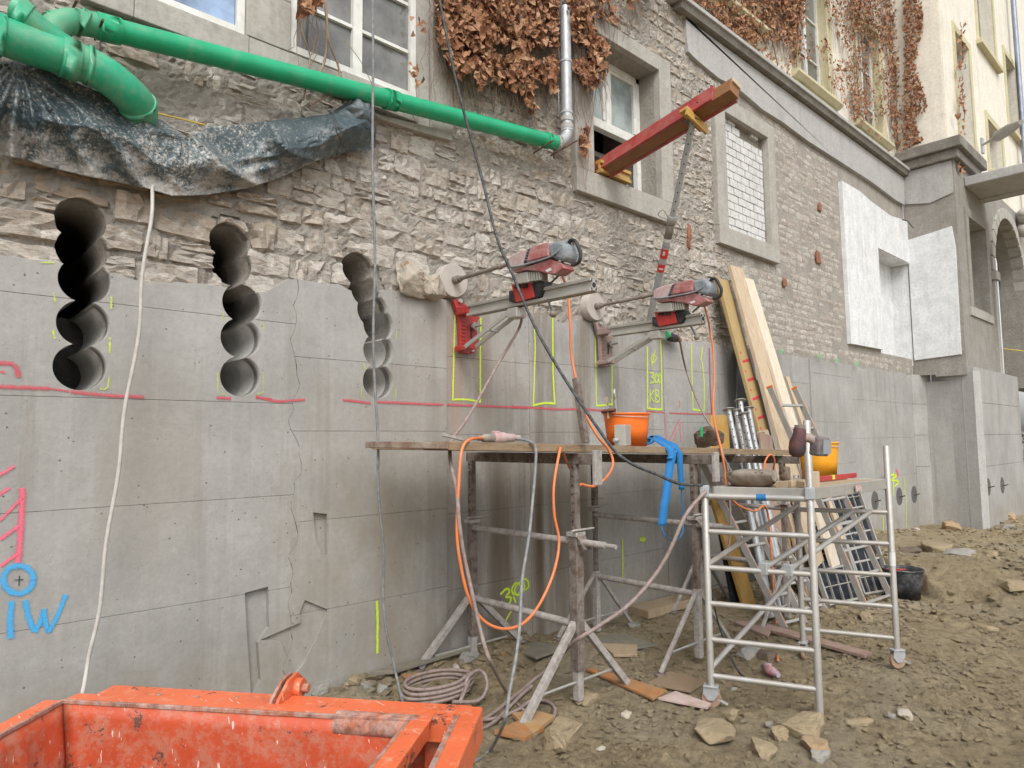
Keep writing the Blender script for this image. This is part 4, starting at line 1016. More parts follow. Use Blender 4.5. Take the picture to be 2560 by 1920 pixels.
# ------------------------------------------------------------------ core drills
X1 = 4.0; XR = 3.93
def drill(name, label):
    d1 = lambda x, y, dx=0: oX(*E1(x, y), X1)+Vector((dx, 0, 0))
    base0 = oY(*E1(430, 1180), -.0)
    t = thing(name, label, 'core drill', base0, 'core drills bolted to the concrete wall')
    pl = [(250, 880), (300, 858), (345, 875), (410, 950), (470, 1020), (555, 1072), (505, 1165), (545, 1380), (500, 1480), (440, 1495), (330, 1480), (318, 1100), (285, 990)]
    MB().prism([oY(*E1(a, b), -.045) for a, b in pl], (0, .044, 0), .006).build('base_plate', M_['bright_red'], t)
    m = MB()
    for k in range(8):
        a = oY(*E1(345, 1120+k*42), -.05); m.box(a+Vector((.02, 0, 0)), (.05, .012, .008))
    m.build('base_scale', M_['bright_red'], t)
    MB().box(oY(*E1(452, 1240), -.047), (.02, .006, .13)).build('slot', M_['rubber'], t)
    for a, b in ((325, 888), (392, 992), (385, 1425), (462, 1450)):
        c_ = oY(*E1(a, b), -.06); MB().disc_cyl(c_, (0, 1, 0), .022, .035, 10).build('bolt', M_['drill_alu'], t)
    c_ = oY(*E1(475, 1185), -.05)
    MB().tube([c_, c_+Vector((0, -.13, 0))], .010, 8).box(c_+Vector((0, -.03, 0)), (.075, .02, .06), Matrix.Rotation(.6, 3, 'Y')).build('anchor_spindle', M_['limed_steel'], t)
    a = d1(440, 1000); b = d1(1865, 700); dv = (b-a).normalized(); up_ = Vector((1, 0, 0)).cross(dv); up_ = up_ if up_.z > 0 else -up_
    m = MB()
    m.beam(a, b, .045, .085, up_)
    for s in (-1, 1):
        for v in (-1, 1):
            o_ = up_*(.038*s)+Vector((.03*v, 0, 0)); m.beam(a+o_, b+o_, .032, .018, up_, .003)
            o_ = up_*(.048*s)+Vector((.043*v, 0, 0)); m.beam(a+o_, b+o_, .010, .012, up_)
    m.build('rail', M_['drill_alu'], t)
    m = MB(); m.disc_cyl(b+dv*.001, dv, .022, .008, 16)
    for s in (-1, 1):
        for v in (-1, 1): m.disc_cyl(b+up_*(.033*s)+Vector((.026*v, 0, 0)), dv, .010, .006, 10)
    m.build('rail_opening', M_['rubber'], t)
    # hinge lug
    h_ = d1(430, 985); MB().box((h_.x+.02, (h_.y-.04)/2-.01, h_.z), (.12, abs(h_.y)+.0, .08), None, .012).build('hinge', M_['bright_red'], t)
    h_ = d1(435, 1420); MB().box((h_.x+.0, (h_.y-.04)/2-.0, h_.z), (.09, abs(h_.y)+.02, .05), None, .010).build('hinge', M_['bright_red'], t)
    for v in (-1, 1):
        A = d1(435, 1420, .055*v); B = d1(960, 1010, .055*v); MB().beam(A, B, .014, .040, (0, -1, 1), .003).build('strut', M_['drill_alu'], t)
    MB().tube([d1(700, 1230, -.07), d1(700, 1230, .07)], .012, 8).build('strut_tie', M_['galv'], t)
    MB().box(d1(975, 1030), (.12, .12, .085), None, .006).build('strut_bracket', M_['drill_alu'], t)
    def slab(name, pts, hw, mat, bev=.004, dx=0, **kw):
        X_ = X1 if name.startswith('carriage') else XR
        return MB().prism([oX(*E1(a_, b_), X_)+Vector((-hw+dx, 0, 0)) for a_, b_ in pts], (2*hw, 0, 0), bev).build(name, mat, t, **kw)
    slab('carriage', [(985, 715), (1215, 668), (1250, 855), (1035, 915)], .075, M_['bright_red'])
    slab('carriage_block', [(1218, 665), (1300, 655), (1345, 720), (1300, 850), (1252, 860)], .068, M_['rubber'])
    slab('carriage_block', [(965, 790), (1000, 780), (1030, 905), (970, 910)], .085, M_['rubber'])
    for x_, y_ in ((1050, 722), (1085, 718), (1135, 715), (1165, 712)):
        MB().disc_cyl(d1(x_, y_+20, -.085), (1, 0, 0), .014, .03, 10).build('knob', M_['rubber'], t)
    slab('gearbox', [(985, 590), (1150, 560), (1165, 680), (990, 706)], .055, M_['drill_alu'])
    for k in range(5): slab('cooling_fin', [(1160+k*28, 562), (1172+k*28, 560), (1180+k*28, 668-k*4), (1168+k*28, 670-k*4)], .05, M_['drill_alu'], .001)
    slab('motor_mount', [(1158, 575), (1300, 560), (1300, 645), (1165, 668)], .035, M_['dark_rod'])
    slab('front_housing', [(950, 420), (985, 375), (1080, 325), (1195, 292), (1130, 470), (1120, 520), (990, 560), (952, 515)], .080, M_['drill_pink'], .022)
    slab('vent_band', [(1185, 305), (1218, 292), (1165, 462), (1130, 470)], .079, M_['rubber'], .004)
    for k in range(5): slab('vent_rib', [(1140+k*8, 440-k*30), (1172+k*8, 434-k*30), (1174+k*8, 426-k*30), (1142+k*8, 432-k*30)], .083, M_['drill_grey'], .001)
    slab('motor_housing', [(1212, 290), (1400, 232), (1425, 235), (1425, 395), (1180, 460), (1165, 455)], .082, M_['drill_red'], .020)
    slab('side_panel', [(1200, 345), (1412, 300), (1418, 390), (1182, 448)], .088, M_['drill_red'], .006)
    slab('rear_cap', [(1400, 235), (1540, 206), (1590, 225), (1625, 300), (1620, 400), (1570, 450), (1430, 400)], .078, M_['drill_grey'], .026)
    slab('lower_housing', [(990, 560), (1120, 515), (1430, 420), (1560, 470), (1590, 525), (1545, 545), (1480, 590), (1400, 592), (1300, 560), (1150, 545), (1010, 575)], .066, M_['drill_red'], .012)
    slab('plate_label', [(1370, 550), (1430, 520), (1445, 545), (1395, 572)], .0685, M_['label_white'], .0)
    d2 = lambda x, y, dx=0: oX(*E1(x, y), XR)+Vector((dx, 0, 0))
    for v in (-1, 1):
        MB().tube(smooth_path([d2(960, 520, .088*v), d2(1100, 500, .088*v), d2(1400, 420, .09*v), d2(1520, 350, .085*v), d2(1575, 250, .06*v), d2(1592, 195, .03*v)], 5), .009, 8).build('guard_bar', M_['drill_grey'], t)
    MB().tube(smooth_path([d2(1580, 225), d2(1600, 190), d2(1650, 195), d2(1690, 275), d2(1712, 340), d2(1700, 425), d2(1655, 462), d2(1610, 470)], 5), .015, 10).build('handle', M_['rubber'], t)
    MB().tube([d1(1500, 590, -.03), d1(1420, 700, -.06)], .009, 8).tube([d1(1412, 885, -.08), d1(1500, 1045, -.11)], .009, 8).build('feed_lever', M_['black_cable'], t)
    bm = bmesh.new(); bmesh.ops.create_icosphere(bm, subdivisions=2, radius=.03); bm.verts.index_update()
    MB().add([v.co+d1(1505, 1055, -.11) for v in bm.verts], [[v.index for v in f.verts] for f in bm.faces], True).build('lever_ball', M_['dark_rod'], t); bm.free()
    r0 = d2(270, 645); r1 = d2(955, 440)
    MB().tube([r0, r1], .019, 12).build('drill_rod', M_['dark_rod'], t)
    rd = (r1-r0).normalized()
    for f_, rr, L in ((.02, .038, .07), (.07, .028, .06), (.77, .026, .03), (.99, .045, .035)):
        MB().disc_cyl(r0+(r1-r0)*f_, rd, rr, L, 16).build('coupling', M_['dark_rod'], t)
    ax = -rd
    ax = Vector((0, 1, 0)); dc = r0+ax*.015; L = .055-dc.y
    MB().tube([dc, dc+ax*.004, dc+ax*.006, dc+ax*L], [.158, .162, .163, .163], 36).build('core_bit', M_['corebit'], t)
    return t
dr1 = drill('core_drill', 'core drill on a bright red base plate, nearer the three drilled slots')
def children_of(o): return [c for c in bpy.data.objects if c.parent == o]
def dup(root, loc=None, label=None):
    kids = children_of(root); r = root.copy(); COL.objects.link(r)
    if loc is not None: r.location = loc
    if label: r['label'] = label
    for ch in kids:
        sub = children_of(ch)
        mi = ch.matrix_parent_inverse.copy(); c = ch.copy(); COL.objects.link(c); c.parent = r; c.matrix_parent_inverse = mi
        for g in sub: mi = g.matrix_parent_inverse.copy(); d = g.copy(); COL.objects.link(d); d.parent = c; d.matrix_parent_inverse = mi
    return r
X2 = 6.05
dr2 = dup(dr1, dr1.location+Vector((2.05, -.02, .005)), 'second core drill to the right, with a mud coated base plate, beside the leaning planks')
ra = oX(*E2(400, 785), X2); rb = oX(*E2(1440, 650), X2); qa = oX(*E1(455, 995), X1); qb = oX(*E1(1860, 700), X1)
a2 = math.atan2((rb-ra).z, -(rb-ra).y); a1 = math.atan2((qb-qa).z, -(qb-qa).y)
dr2.rotation_euler = (0, 0, 0)
for c in children_of(dr2):
    if c.name.startswith('base_') or c.name.startswith('hinge'):
        c.data = c.data.copy(); c.data.materials.clear(); c.data.materials.append(M_['drill_base_dusty'])
for c in children_of(dr2):
    if c.name.startswith('rail'):
        c.data = c.data.copy(); sh_ = (rb-ra).normalized()*0; kf = (rb-ra).length/(qb-qa).length
        if 'opening' in c.name: c.data.transform(Matrix.Translation((qb-qa)*(kf-1)))
        else:
            dn_ = (qb-qa).normalized()
            for v in c.data.vertices:
                tt = (v.co-qa).dot(dn_)
                if tt > .3: v.co += (qb-qa)*(kf-1)
if 0: print('DRILL', X1, X2, (rb-ra).length, (qb-qa).length, a1, a2, dr1.location, dr2.location)

# ------------------------------------------------------------------ beam through the window and its prop
bmth = thing('timber_beam', 'red sided timber beam sticking out of the window, propped at its outer end', 'beam', oY(1484, 425, .1))
NB = oY(*K3(545, 1040), .05); FB = oY(*K3(1320, 560), -1.75)
bdv = (FB-NB).normalized(); sdv = Vector((1, 0, 0)); sdv = (sdv-bdv*sdv.dot(bdv)).normalized(); upb = sdv.cross(bdv); upb = upb if upb.z > 0 else -upb
rl_ = math.radians(24); upb, sdv = (upb*math.cos(rl_)+sdv*math.sin(rl_)).normalized(), (sdv*math.cos(rl_)-upb*math.sin(rl_)).normalized()
MB().beam(NB-sdv*.085-bdv*.25, FB-sdv*.085-bdv*.12, .028, .20, upb, .003).build('side_board', M_['red_board'], bmth)
MB().beam(NB+sdv*.085-bdv*.25, FB+sdv*.085+bdv*.05, .028, .20, upb, .003).build('side_board', M_['red_board'], bmth)
MB().beam(NB-bdv*.25-upb*.005, FB+bdv*.08-upb*.005, .138, .17, upb, .003).build('timber_core', M_['beam_brown'], bmth)
MB().beam(FB+upb*.05-bdv*.2, FB+upb*.05+bdv*.10, .13, .05, upb, .003).build('end_block', M_['plank_new'], bmth)
wd = thing('formwork_beam_offcut', 'yellow offcut of an I-shaped formwork beam wedged on the window sill', 'wood block', oY(*K3(650, 1100), .0))
ca = oY(*K3(575, 1045), -.02); cb = ca+Vector((.55, -.0, 0))
for dz_, w_, h_ in ((.05, .085, .04), (-.06, .085, .04), (0, .03, .08)):
    MB().beam(Vector((NB.x-.16, -.04, W3[2]+.10+dz_)), Vector((NB.x+.42, -.04, W3[2]+.10+dz_)), w_, h_, (0, 0, 1), .003).build('flange' if w_ > .05 else 'web', M_['h20'], wd)
sp = thing('steel_prop', 'long galvanised steel prop leaning outwards under the red beam, with red stickers', 'prop', oY(1626, 800, -.05))
pt = FB-bdv*.42-upb*.13; pb = oY(1622, 812, -.07)
pj = pb+(pt-pb)*.56
MB().tube([pb, pj], .043, 16).build('outer_tube', M_['galv'], sp); MB().tube([pj, pt], .033, 14).build('inner_tube', M_['galv'], sp)
pv = (pt-pb).normalized()
MB().disc_cyl(pj, pv, .055, .09, 16).build('collar', M_['galv_dirty'], sp)
MB().disc_cyl(pj-pv*.12, pv, .047, .2, 16).build('threaded_sleeve', M_['dark_rod'], sp)
cdir = (Vector(CAM)-pj); cdir = (cdir-pv*cdir.dot(pv)).normalized(); sdir = pv.cross(cdir)
mm = MB()
for k in range(13): q = pj+pv*(.12+k*.105)+cdir*.033; mm.disc_cyl(q, cdir, .009, .004, 8)
mm.build('pin_hole', M_['rubber'], sp, kind='stuff')
MB().tube(smooth_path([pj+pv*.03-sdir*.05, pj+pv*.10-sdir*.12, pj+pv*.03-sdir*.16, pj-sdir*.06], 5), .006, 6).tube([pj+sdir*.04, pj+sdir*.10-pv*.05, pj+sdir*.09-pv*.2], .008, 6).build('locking_pin', M_['galv_dirty'], sp)
for f0, L, mt_ in ((.455, .14, 'label_white'), (.428, .022, 'label_grey'), (.37, .12, 'label_red'), (.30, .10, 'label_red')):
    q = pb+(pt-pb)*f0; MB().tube([q, q+pv*L], .0445, 16, False).build('sticker', M_[mt_], sp)
q = pb+(pt-pb)*.37+pv*.045+cdir*.0455
MB().beam(q, q+pv*.05, .016, .002, cdir).beam(q-sdir*.014, q-sdir*.014+pv*.05, .008, .002, cdir).build('sticker_print', M_['label_white'], sp)
q = pb+(pt-pb)*.30+pv*.035+cdir*.0455
MB().beam(q, q+pv*.02, .05, .002, cdir).build('sticker_print', M_['label_white'], sp)
MB().box(pt+upb*.0, (.14, .14, .012)).build('head_plate', M_['rust_steel'], sp)
wb = thing('formwork_beam_offcut', 'yellow timber block between the prop head and the red beam', 'wood block', pt)
q = pt+upb*.035
MB().beam(q-sdv*.17, q+sdv*.17, .10, .04, upb, .003).build('flange', M_['h20'], wb); MB().beam(q-sdv*.17-upb*.06+bdv*.05, q+sdv*.17-upb*.06+bdv*.05, .03, .10, upb, .003).build('web', M_['h20'], wb)

# ------------------------------------------------------------------ work table on trestles
YF = -1.50
zA = oY(1123, 1103, YF).z; 
def top_z(x):
    p0 = oY(1123, 1103.0, YF); p1 = oY(1979, 1125, YF)
    return p0.z+(p1.z-p0.z)*(x-p0.x)/(p1.x-p0.x)
xl = oY(1123, 1103, YF).x; xr = oY(1979, 1125, YF).x
labs = ['weathered brown scaffold plank forming the front edge of the work table', 'second scaffold plank of the work table from the front', 'third scaffold plank of the work table, towards the wall', 'scaffold plank of the work table nearest the concrete wall']
y0 = YF
for i in range(4):
    w_ = .30; x0_ = xl+[0, .1, -.05, .2][i]; x1_ = xr-[0, .3, .15, .5][i]
    a = Vector((x0_, y0+w_/2, top_z(x0_)-.03)); b = Vector((x1_, y0+w_/2, top_z(x1_)-.03))
    tag(MB().beam(a, b, w_-.008, .058, (0, 0, 1), .003).build('scaffold_plank', M_['plank_old']), labs[i], 'plank', 'planks of the work table')
    y0 += w_
lx = oY(980, 1101, YF-.0).x
a = Vector((lx, YF+.16, top_z(lx)-.03)); b = Vector((xl-.004, YF+.16, top_z(xl)-.03))
tag(MB().beam(a, b, .32, .042, (0, 0, 1), .004).build('scaffold_plank', mk('dark_red_brown_board', (.14, .075, .05), (.2, .14, .1), sc_=5, rough=.8, bump=.4, stretch=(2, 10, 10), dust=(.42, .38, .33), damt=.35)), 'short dark board jutting out at the left end of the work table', 'plank')
def trestle(X, Y0, Y1, label, th=1.0):
    t = thing('trestle', label, 'trestle', (X, (Y0+Y1)/2, 0), 'steel trestles under the work table')
    tz = top_z(X)-.062
    R_ = M_['rust_steel']; Lm = M_['limed_steel']
    MB().beam((X, Y0+.05, tz-.05), (X, Y1-.22, tz-.05), .06, .085, (0, 0, 1), .004).build('top_beam', R_, t)
    MB().box((X+.0, Y1-.235, tz-.115), (.085, .03, .27), None, .004).build('end_plate', Lm, t)
    for k, Y in enumerate((Y0, Y1)):
        MB().box((X, Y, .78), ((.085 if k else .07)*th, (.085 if k else .07)*th, 1.05), None, .006).build('post', R_, t)
        MB().box((X, Y, (1.28+tz-.0)/2), (.055, .055, tz-1.28-.1), None, .004).build('post_extension', R_, t)
        m = MB()
        for j in range(7): m.disc_cyl((X-.0285, Y, 1.40+j*.07), (1, 0, 0), .009, .003, 8)
        m.build('pin_hole', M_['rubber'], t, kind='stuff')
        MB().box((X, Y, 1.30), (.11, .11, .035), None, .004).tube([(X-.10, Y-.05, 1.335), (X+.16, Y-.05, 1.335)], .009, 8).build('clamp', Lm, t)
        MB().box((X, Y, .34), (.062, .062, .62), None, .005).build('foot_post', Lm, t)
        for s in (-1, 1):
            fz = gzf(X+.58*s, Y)
            MB().beam((X+.03*s, Y, .62), (X+.58*s, Y-.02*s, fz+.02), .055*th, .05*th, (0, 1, 0), .005).build('leg', Lm, t)
            MB().disc_cyl((X+.585*s, Y-.02*s, fz+.012), (0, 0, 1), .055, .02, 14).build('foot_plate', R_, t)
        MB().tube([(X-.42, Y, .17), (X+.42, Y, .17)], .011, 8).build('tie_rod', M_['galv_dirty'], t)
    MB().tube([(X, Y0, 1.24), (X, Y1-.30, 1.24)], .027, 12).build('rail', Lm, t)
    MB().tube([(X, Y1-.28, 1.24), (X, Y1-.40, 1.24)], .018, 10).build('rail_end', M_['galv_dirty'], t)
    MB().tube([(X, Y0, .60), (X, Y1, .60)], .030, 12).build('rail', Lm, t)
    MB().beam((X, Y1-.12, 1.19), (X, Y1+.0, 1.36), .012, .09, (1, 0, 0)).build('wedge', R_, t)
    return t
tr1 = trestle(4.06, -.14, -1.43, 'cement spattered steel trestle holding the left end of the work table')
MB().beam(oX(*K7(448, 1335), 4.06), oX(*K7(392, 940), 4.06), .05, .05, (0, 1, 0), .004).build('post_top', M_['rust_steel'], tr1, label='perforated post top standing above the table')
trestle(5.62, -.30, -1.52, 'steel trestle under the middle of the work table, beside the mobile scaffold', .62)
trestle(7.55, -.35, -1.45, 'steel trestle under the right end of the work table, behind the mobile scaffold', .62)

def lathe(m, c, prof, seg=32, axis=(0, 0, 1), closed=False):
    a = Vector(axis).normalized(); c = Vector(c)
    ref = Vector((1, 0, 0)) if abs(a.x) < .9 else Vector((0, 1, 0)); u = a.cross(ref).normalized(); v = a.cross(u); vs = []; fs = []
    for (r, h) in prof:
        for k in range(seg):
            t = 2*math.pi*k/seg; vs.append(c+a*h+(u*math.cos(t)+v*math.sin(t))*r)
    for i in range(len(prof)-1):
        for k in range(seg): fs.append((i*seg+k, i*seg+(k+1) % seg, (i+1)*seg+(k+1) % seg, (i+1)*seg+k))
    return m.add(vs, fs, True)
def bucket(name, label, c, r, h, mat, cat='bucket', taper=.82, handle=True, group=None):
    t = thing(name, label, cat, c, group)
    prof = [(.001, .004), (r*taper, .004), (r*taper+.002, 0), (r*(taper+.5*(1-taper)), h*.5), (r*.985, h*.93), (r*.985, h*.95), (r*1.03, h*.95), (r*1.035, h), (r*1.0, h), (r*.97, h*.93), (r*taper-.004, .02), (.001, .02)]
    m = MB(); lathe(m, c, prof, 36); m.build('shell', mat, t)
    if handle:
        c = Vector(c); pts = [c+Vector((r*1.02*math.cos(a_)*-1, -r*1.06*math.sin(a_)*.98, h*.93-.02*math.sin(a_))) for a_ in [math.pi*i/10 for i in range(11)]]
        MB().tube(pts, .0035, 6).build('handle', M_['galv'], t)
    return t
# bucket of tools on the table
by_ = -1.22
bl, br_ = oY(*K7(550, 1155), by_), oY(*K7(835, 1155), by_)
bc = (bl+br_)/2; br = oY(*K7(695, 1352), by_)
rad = 115/1700*proj(bc)[2]/2
bz = top_z(bc.x); bh = max(bc.z-bz, .2)
obk = bucket('bucket', 'orange plastic bucket with a ring spanner and brush in it, on the work table', (bc.x, by_, bz), rad, bh, M_['orange_plastic'])
wr_ = thing('ring_spanner', 'large steel ring spanner standing in the orange bucket', 'spanner', oY(*K7(640, 1140), by_))
wc_ = oY(*K7(625, 1037), by_); ax_ = Vector((.55, -.8, 0)).normalized(); u_ = ax_.cross(Vector((0, 0, 1)))
MB().tube([wc_+u_*.040*math.cos(a_)+Vector((0, 0, .040*math.sin(a_))) for a_ in [2*math.pi*i/16 for i in range(17)]], .011, 8).build('ring', M_['galv'], wr_)
MB().beam(oY(*K7(630, 1060), by_), oY(*K7(642, 1190), by_), .045, .012, (.5, -.8, 0), .003).build('shaft', M_['galv'], wr_)
bs_ = thing('brush', 'small paint brush sticking up in the orange bucket', 'brush', oY(*K7(580, 1140), by_))
MB().beam(oY(*K7(578, 1055), by_), oY(*K7(582, 1095), by_), .05, .02, (.5, -.8, 0)).build('bristles', M_['plank_tan'], bs_)
MB().beam(oY(*K7(582, 1095), by_), oY(*K7(588, 1185), by_), .032, .014, (.5, -.8, 0)).build('handle', M_['limed_steel'], bs_)
MB().disc_cyl(oY(*K7(590, 1140), by_), (0, .2, 1), .07, .02, 14).build('scraper', M_['rust']) ; tag(bpy.data.objects['scraper'], 'round rusty disc lying in the top of the orange bucket', 'disc')
# metal block
mbk = thing('steel_bracket', 'square aluminium bracket with a dark slot standing before the orange bucket', 'bracket', (bc.x, YF+.08, bz))
c_ = oY(*K7(675, 1290), YF+.10); zb = top_z(c_.x); hb = (oY(*K7(675, 1225), YF+.10).z-zb)
MB().box((c_.x, c_.y, zb+hb/2), (.16, .10, hb), Matrix.Rotation(.35, 3, 'Z'), .006).build('block', M_['drill_alu'], mbk)
MB().box((c_.x-.015, c_.y-.052, zb+hb/2), (.025, .012, hb*.62), Matrix.Rotation(.35, 3, 'Z')).build('slot', M_['rubber'], mbk)
MB().disc_cyl((c_.x-.12, c_.y-.02, zb+.05), (1, 0, 0), .018, .05, 10).build('bolt', M_['galv'], mbk)
# plug connector on the table
def connector(c, d, label, L=.27, m1=None, name='plug_connector'):
    c = Vector(c); d = Vector(d).normalized(); t = thing(name, label, 'plug', c)
    m1 = m1 or M_['drill_pink']
    MB().tube([c-d*L*.5, c-d*L*.38, c-d*L*.36, c-d*L*.1], [.018, .022, .03, .034], 14).build('cable_gland', M_['dark_rod'], t)
    MB().tube([c-d*L*.14, c-d*L*.12, c+d*L*.12, c+d*L*.14], [.036, .041, .041, .036], 16).build('plug_body', m1, t)
    MB().tube([c+d*L*.14, c+d*L*.36, c+d*L*.38, c+d*L*.5], [.034, .030, .022, .02], 14).build('socket_body', m1, t)
    s_ = d.cross(Vector((0, 0, 1))).normalized()
    MB().box(c+Vector((0, 0, .035))-d*.03, (.05, .05, .03), None, .008).build('latch', m1, t)
    return t
cA, cB = oY(*K6(1350, 1292), YF+.12), oY(*K6(1605, 1300), YF+.12)
cc_ = (cA+cB)/2; cc_.z = top_z(cc_.x)+.036
connector(cc_, (1, 0, .0), 'dusty red plug connector lying on the work table joining the orange cable', (cB-cA).length)
tag(MB().box(oY(*K6(1225, 1305), YF+.1), (.24, .03, .02), Matrix.Rotation(.2, 3, 'Y')).build('trowel', M_['limed_steel']), 'flat grey cement covered scraper on the left of the table', 'scraper')
# rock with green mark
def hull(seed, n=16, s=(1, 1, 1), sub=1, amp=.05):
    r = random.Random(seed); bm = bmesh.new()
    for i in range(n):
        v = Vector((r.gauss(0, 1), r.gauss(0, 1), r.gauss(0, 1))).normalized(); k = r.uniform(.82, 1.0)
        v = Vector((math.copysign(abs(v.x)**.6, v.x), math.copysign(abs(v.y)**.6, v.y), math.copysign(abs(v.z)**.6, v.z)))
        bm.verts.new((v.x*s[0]*.5*k, v.y*s[1]*.5*k, v.z*s[2]*.5*k))
    r_ = bmesh.ops.convex_hull(bm, input=bm.verts[:])
    for g in r_.get('geom_interior', []):
        if isinstance(g, bmesh.types.BMVert) and g.is_valid: bm.verts.remove(g)
    for v in [v for v in bm.verts if not v.link_faces]: bm.verts.remove(v)
    if sub:
        bmesh.ops.bevel(bm, geom=bm.edges[:], offset=min(s)*.05, segments=1, affect='EDGES', clamp_overlap=True)
        bmesh.ops.triangulate(bm, faces=bm.faces[:])
        for _ in range(sub): bmesh.ops.subdivide_edges(bm, edges=[e for e in bm.edges if e.calc_length() > min(s)*.16], cuts=1, use_grid_fill=True)
        for v in bm.verts:
            c = v.co/max(s)*5; v.co += v.co.normalized()*amp*min(s)*float(fbm(c.x+seed+c.z*.7, c.y+seed*.3+c.z, 4))*3.2
    bm.verts.index_update()
    out = ([v.co.copy() for v in bm.verts], [[v.index for v in f.verts] for f in bm.faces]); bm.free(); return out
M_['rock'] = mk('muddy_rock', (.285, .228, .145), (.33, .27, .18), sc_=8, rough=.92, bump=.9, bsc=26, bd=.02, chips=(.34, .31, .25), csc=6, camt=.66, dust=(.26, .205, .125), dsc=9, damt=.4, spec=.2)
M_['rock_grey'] = mk('grey_limestone', (.33, .33, .31), (.25, .245, .225), sc_=8, rough=.9, bump=.9, bsc=26, bd=.02, dust=(.25, .2, .13), dsc=9, damt=.35, spec=.2)
M_['rock_pale'] = mk('pale_limestone', (.46, .42, .36), (.40, .34, .27), sc_=8, rough=.9, bump=.9, bsc=24, bd=.02, chips=(.25, .17, .1), csc=5, camt=.6)
M_['rock_dark'] = mk('dark_mud_rock', (.10, .075, .055), (.17, .125, .09), sc_=8, rough=.92, bump=1., bsc=24, bd=.02, chips=(.3, .27, .23), csc=6, camt=.6)
M_['rock_orange'] = mk('ochre_rock', (.38, .25, .13), (.30, .22, .14), sc_=8, rough=.92, bump=.9, bsc=24, bd=.02, dust=(.4, .36, .28), damt=.3)
def rock(c, s, seed, mat, label, rot=0, group='loose stones on the muddy ground', cat='stone', name='stone_block', sub=2):
    v, f = hull(seed, 18, s, sub); R3 = Matrix.Rotation(rot, 3, 'Z'); c = Vector(c)
    return tag(MB().add([R3@q+c for q in v], f).build(name, M_[mat]), label, cat, group)
c_ = oY(*K7(1205, 1300), -1.15); gr = rock((c_.x, -1.15, top_z(c_.x)+.12), (.50, .25, .27), 5, 'rock_dark', 'dark brown rock with a green paint mark lying on the work table', group=None, name='rock')
c2 = oY(*K7(1165, 1255), -1.29)
MB().box((c2.x, -1.27, c2.z-.02), (.035, .012, .10)).build('paint_mark', mk('green_marker', (.02, .35, .12)), None); bpy.data.objects['paint_mark'].parent = gr
# blue strap
def ribbon(path, width, wdir, name, mat, thick=.004):
    P = smooth_path(path, 5); m = MB(); vs = []
    for i, p in enumerate(P):
        wv = Vector(wdir[0]).lerp(Vector(wdir[1]), i/(len(P)-1)).normalized()*width/2; vs += [p-wv, p+wv]
    fs = [(2*i, 2*i+1, 2*i+3, 2*i+2) for i in range(len(P)-1)]
    o = m.add(vs, fs, True).build(name, mat); s = o.modifiers.new('s', 'SOLIDIFY'); s.thickness = thick; s.offset = 0; return o
tz5 = top_z(5.0)
st = thing('strap', 'blue lashing strap draped over the table edge and hanging in a loop', 'strap', oY(*K7(960, 1350), YF-.02))
for pth, w_ in (([oY(*K7(810, 1330), YF+.20), oY(*K7(850, 1305), YF+.15), oY(*K7(930, 1345), YF+.02), oY(*K7(975, 1400), YF-.04), oY(*K7(960, 1500), YF-.04), oY(*K7(940, 1659), YF-.05), oY(*L3(928, 60), YF-.05), oY(*L3(915, 180), YF-.05)], .075), ([oY(*L3(915, 165), YF-.05), oY(*L3(920, 215), YF-.05), oY(*L3(945, 250), YF-.06), oY(*L3(990, 275), YF-.04), oY(*L3(1035, 235), YF-.02), oY(*L3(1045, 150), YF+.02), oY(*K7(1035, 1659), YF), oY(*K7(1030, 1500), YF-.01)], .012),
                ([oY(*K7(830, 1345), YF+.28), oY(*K7(900, 1312), YF+.2), oY(*K7(980, 1350), YF+.02), oY(*K7(1020, 1400), YF-.03), oY(*K7(1025, 1480), YF-.03), oY(*K7(1035, 1620), YF-.02)], .055),
                ([oY(*K7(815, 1350), YF+.35), oY(*K7(860, 1290), YF+.3), oY(*K7(930, 1320), YF+.15), oY(*K7(1000, 1360), YF+.02), oY(*K7(960, 1430), YF-.05)], .055)):
    o = ribbon(pth, w_*1.0, ((.75, -.55, .1), (.75, -.6, 0)), 'webbing', M_['blue_strap']); o.parent = st; o.matrix_parent_inverse = Matrix.Translation(-Vector(st.location))

# ------------------------------------------------------------------ mobile scaffold
SA, SB, SC = oZ(1779, 1757), oZ(2050, 1797), oZ(2245, 1670); SD = SA+SC-SB
scf = thing('scaffold', 'small aluminium mobile scaffold with rungs, platform and castors standing on the mud', 'scaffold', (SA+SC)/2)
posts = {'A': (SA, .12, 1.66), 'B': (SB, .0, 2.17), 'C': (SC, .14, 1.96), 'D': (SD, .12, 1.68)}
for k, (p, z0, z1) in posts.items():
    MB().tube([(p.x, p.y, z0), (p.x, p.y, z1-.004), (p.x, p.y, z1)], [.027, .027, .022], 16).build('post', M_['alu'], scf)
for (a, b, off) in ((SA, SB, 0), (SD, SC, .05)):
    for z_ in (.206, .48, .755, 1.03, 1.31):
        MB().tube([(a.x, a.y, z_+off), (b.x, b.y, z_+off)], .021, 12).build('rung', M_['alu'], scf)
    MB().tube([(a.x, a.y, 1.585), (b.x, b.y, 1.585)], .024, 12).build('rung', M_['alu'], scf)
for a, b in (((1921, 1424), (2150, 1342)), ((1982, 1437), (2179, 1347))):
    t0 = .55 if a[0] == 1921 else .78
    A = SA.lerp(SB, t0); A = Vector((A.x, A.y, 1.05)); B_ = SD.lerp(SC, .62 if a[0] == 1921 else .80); B_ = Vector((B_.x, B_.y, 1.36))
    MB().tube([A, B_], .021, 12).build('brace', M_['alu'], scf); MB().box(A, (.05, .07, .09), None, .006).build('brace_clamp', M_['galv'], scf)
MB().tube([(SA.x, SA.y, .26), (SD.x, SD.y, .80)], .022, 12).build('brace', M_['alu'], scf)
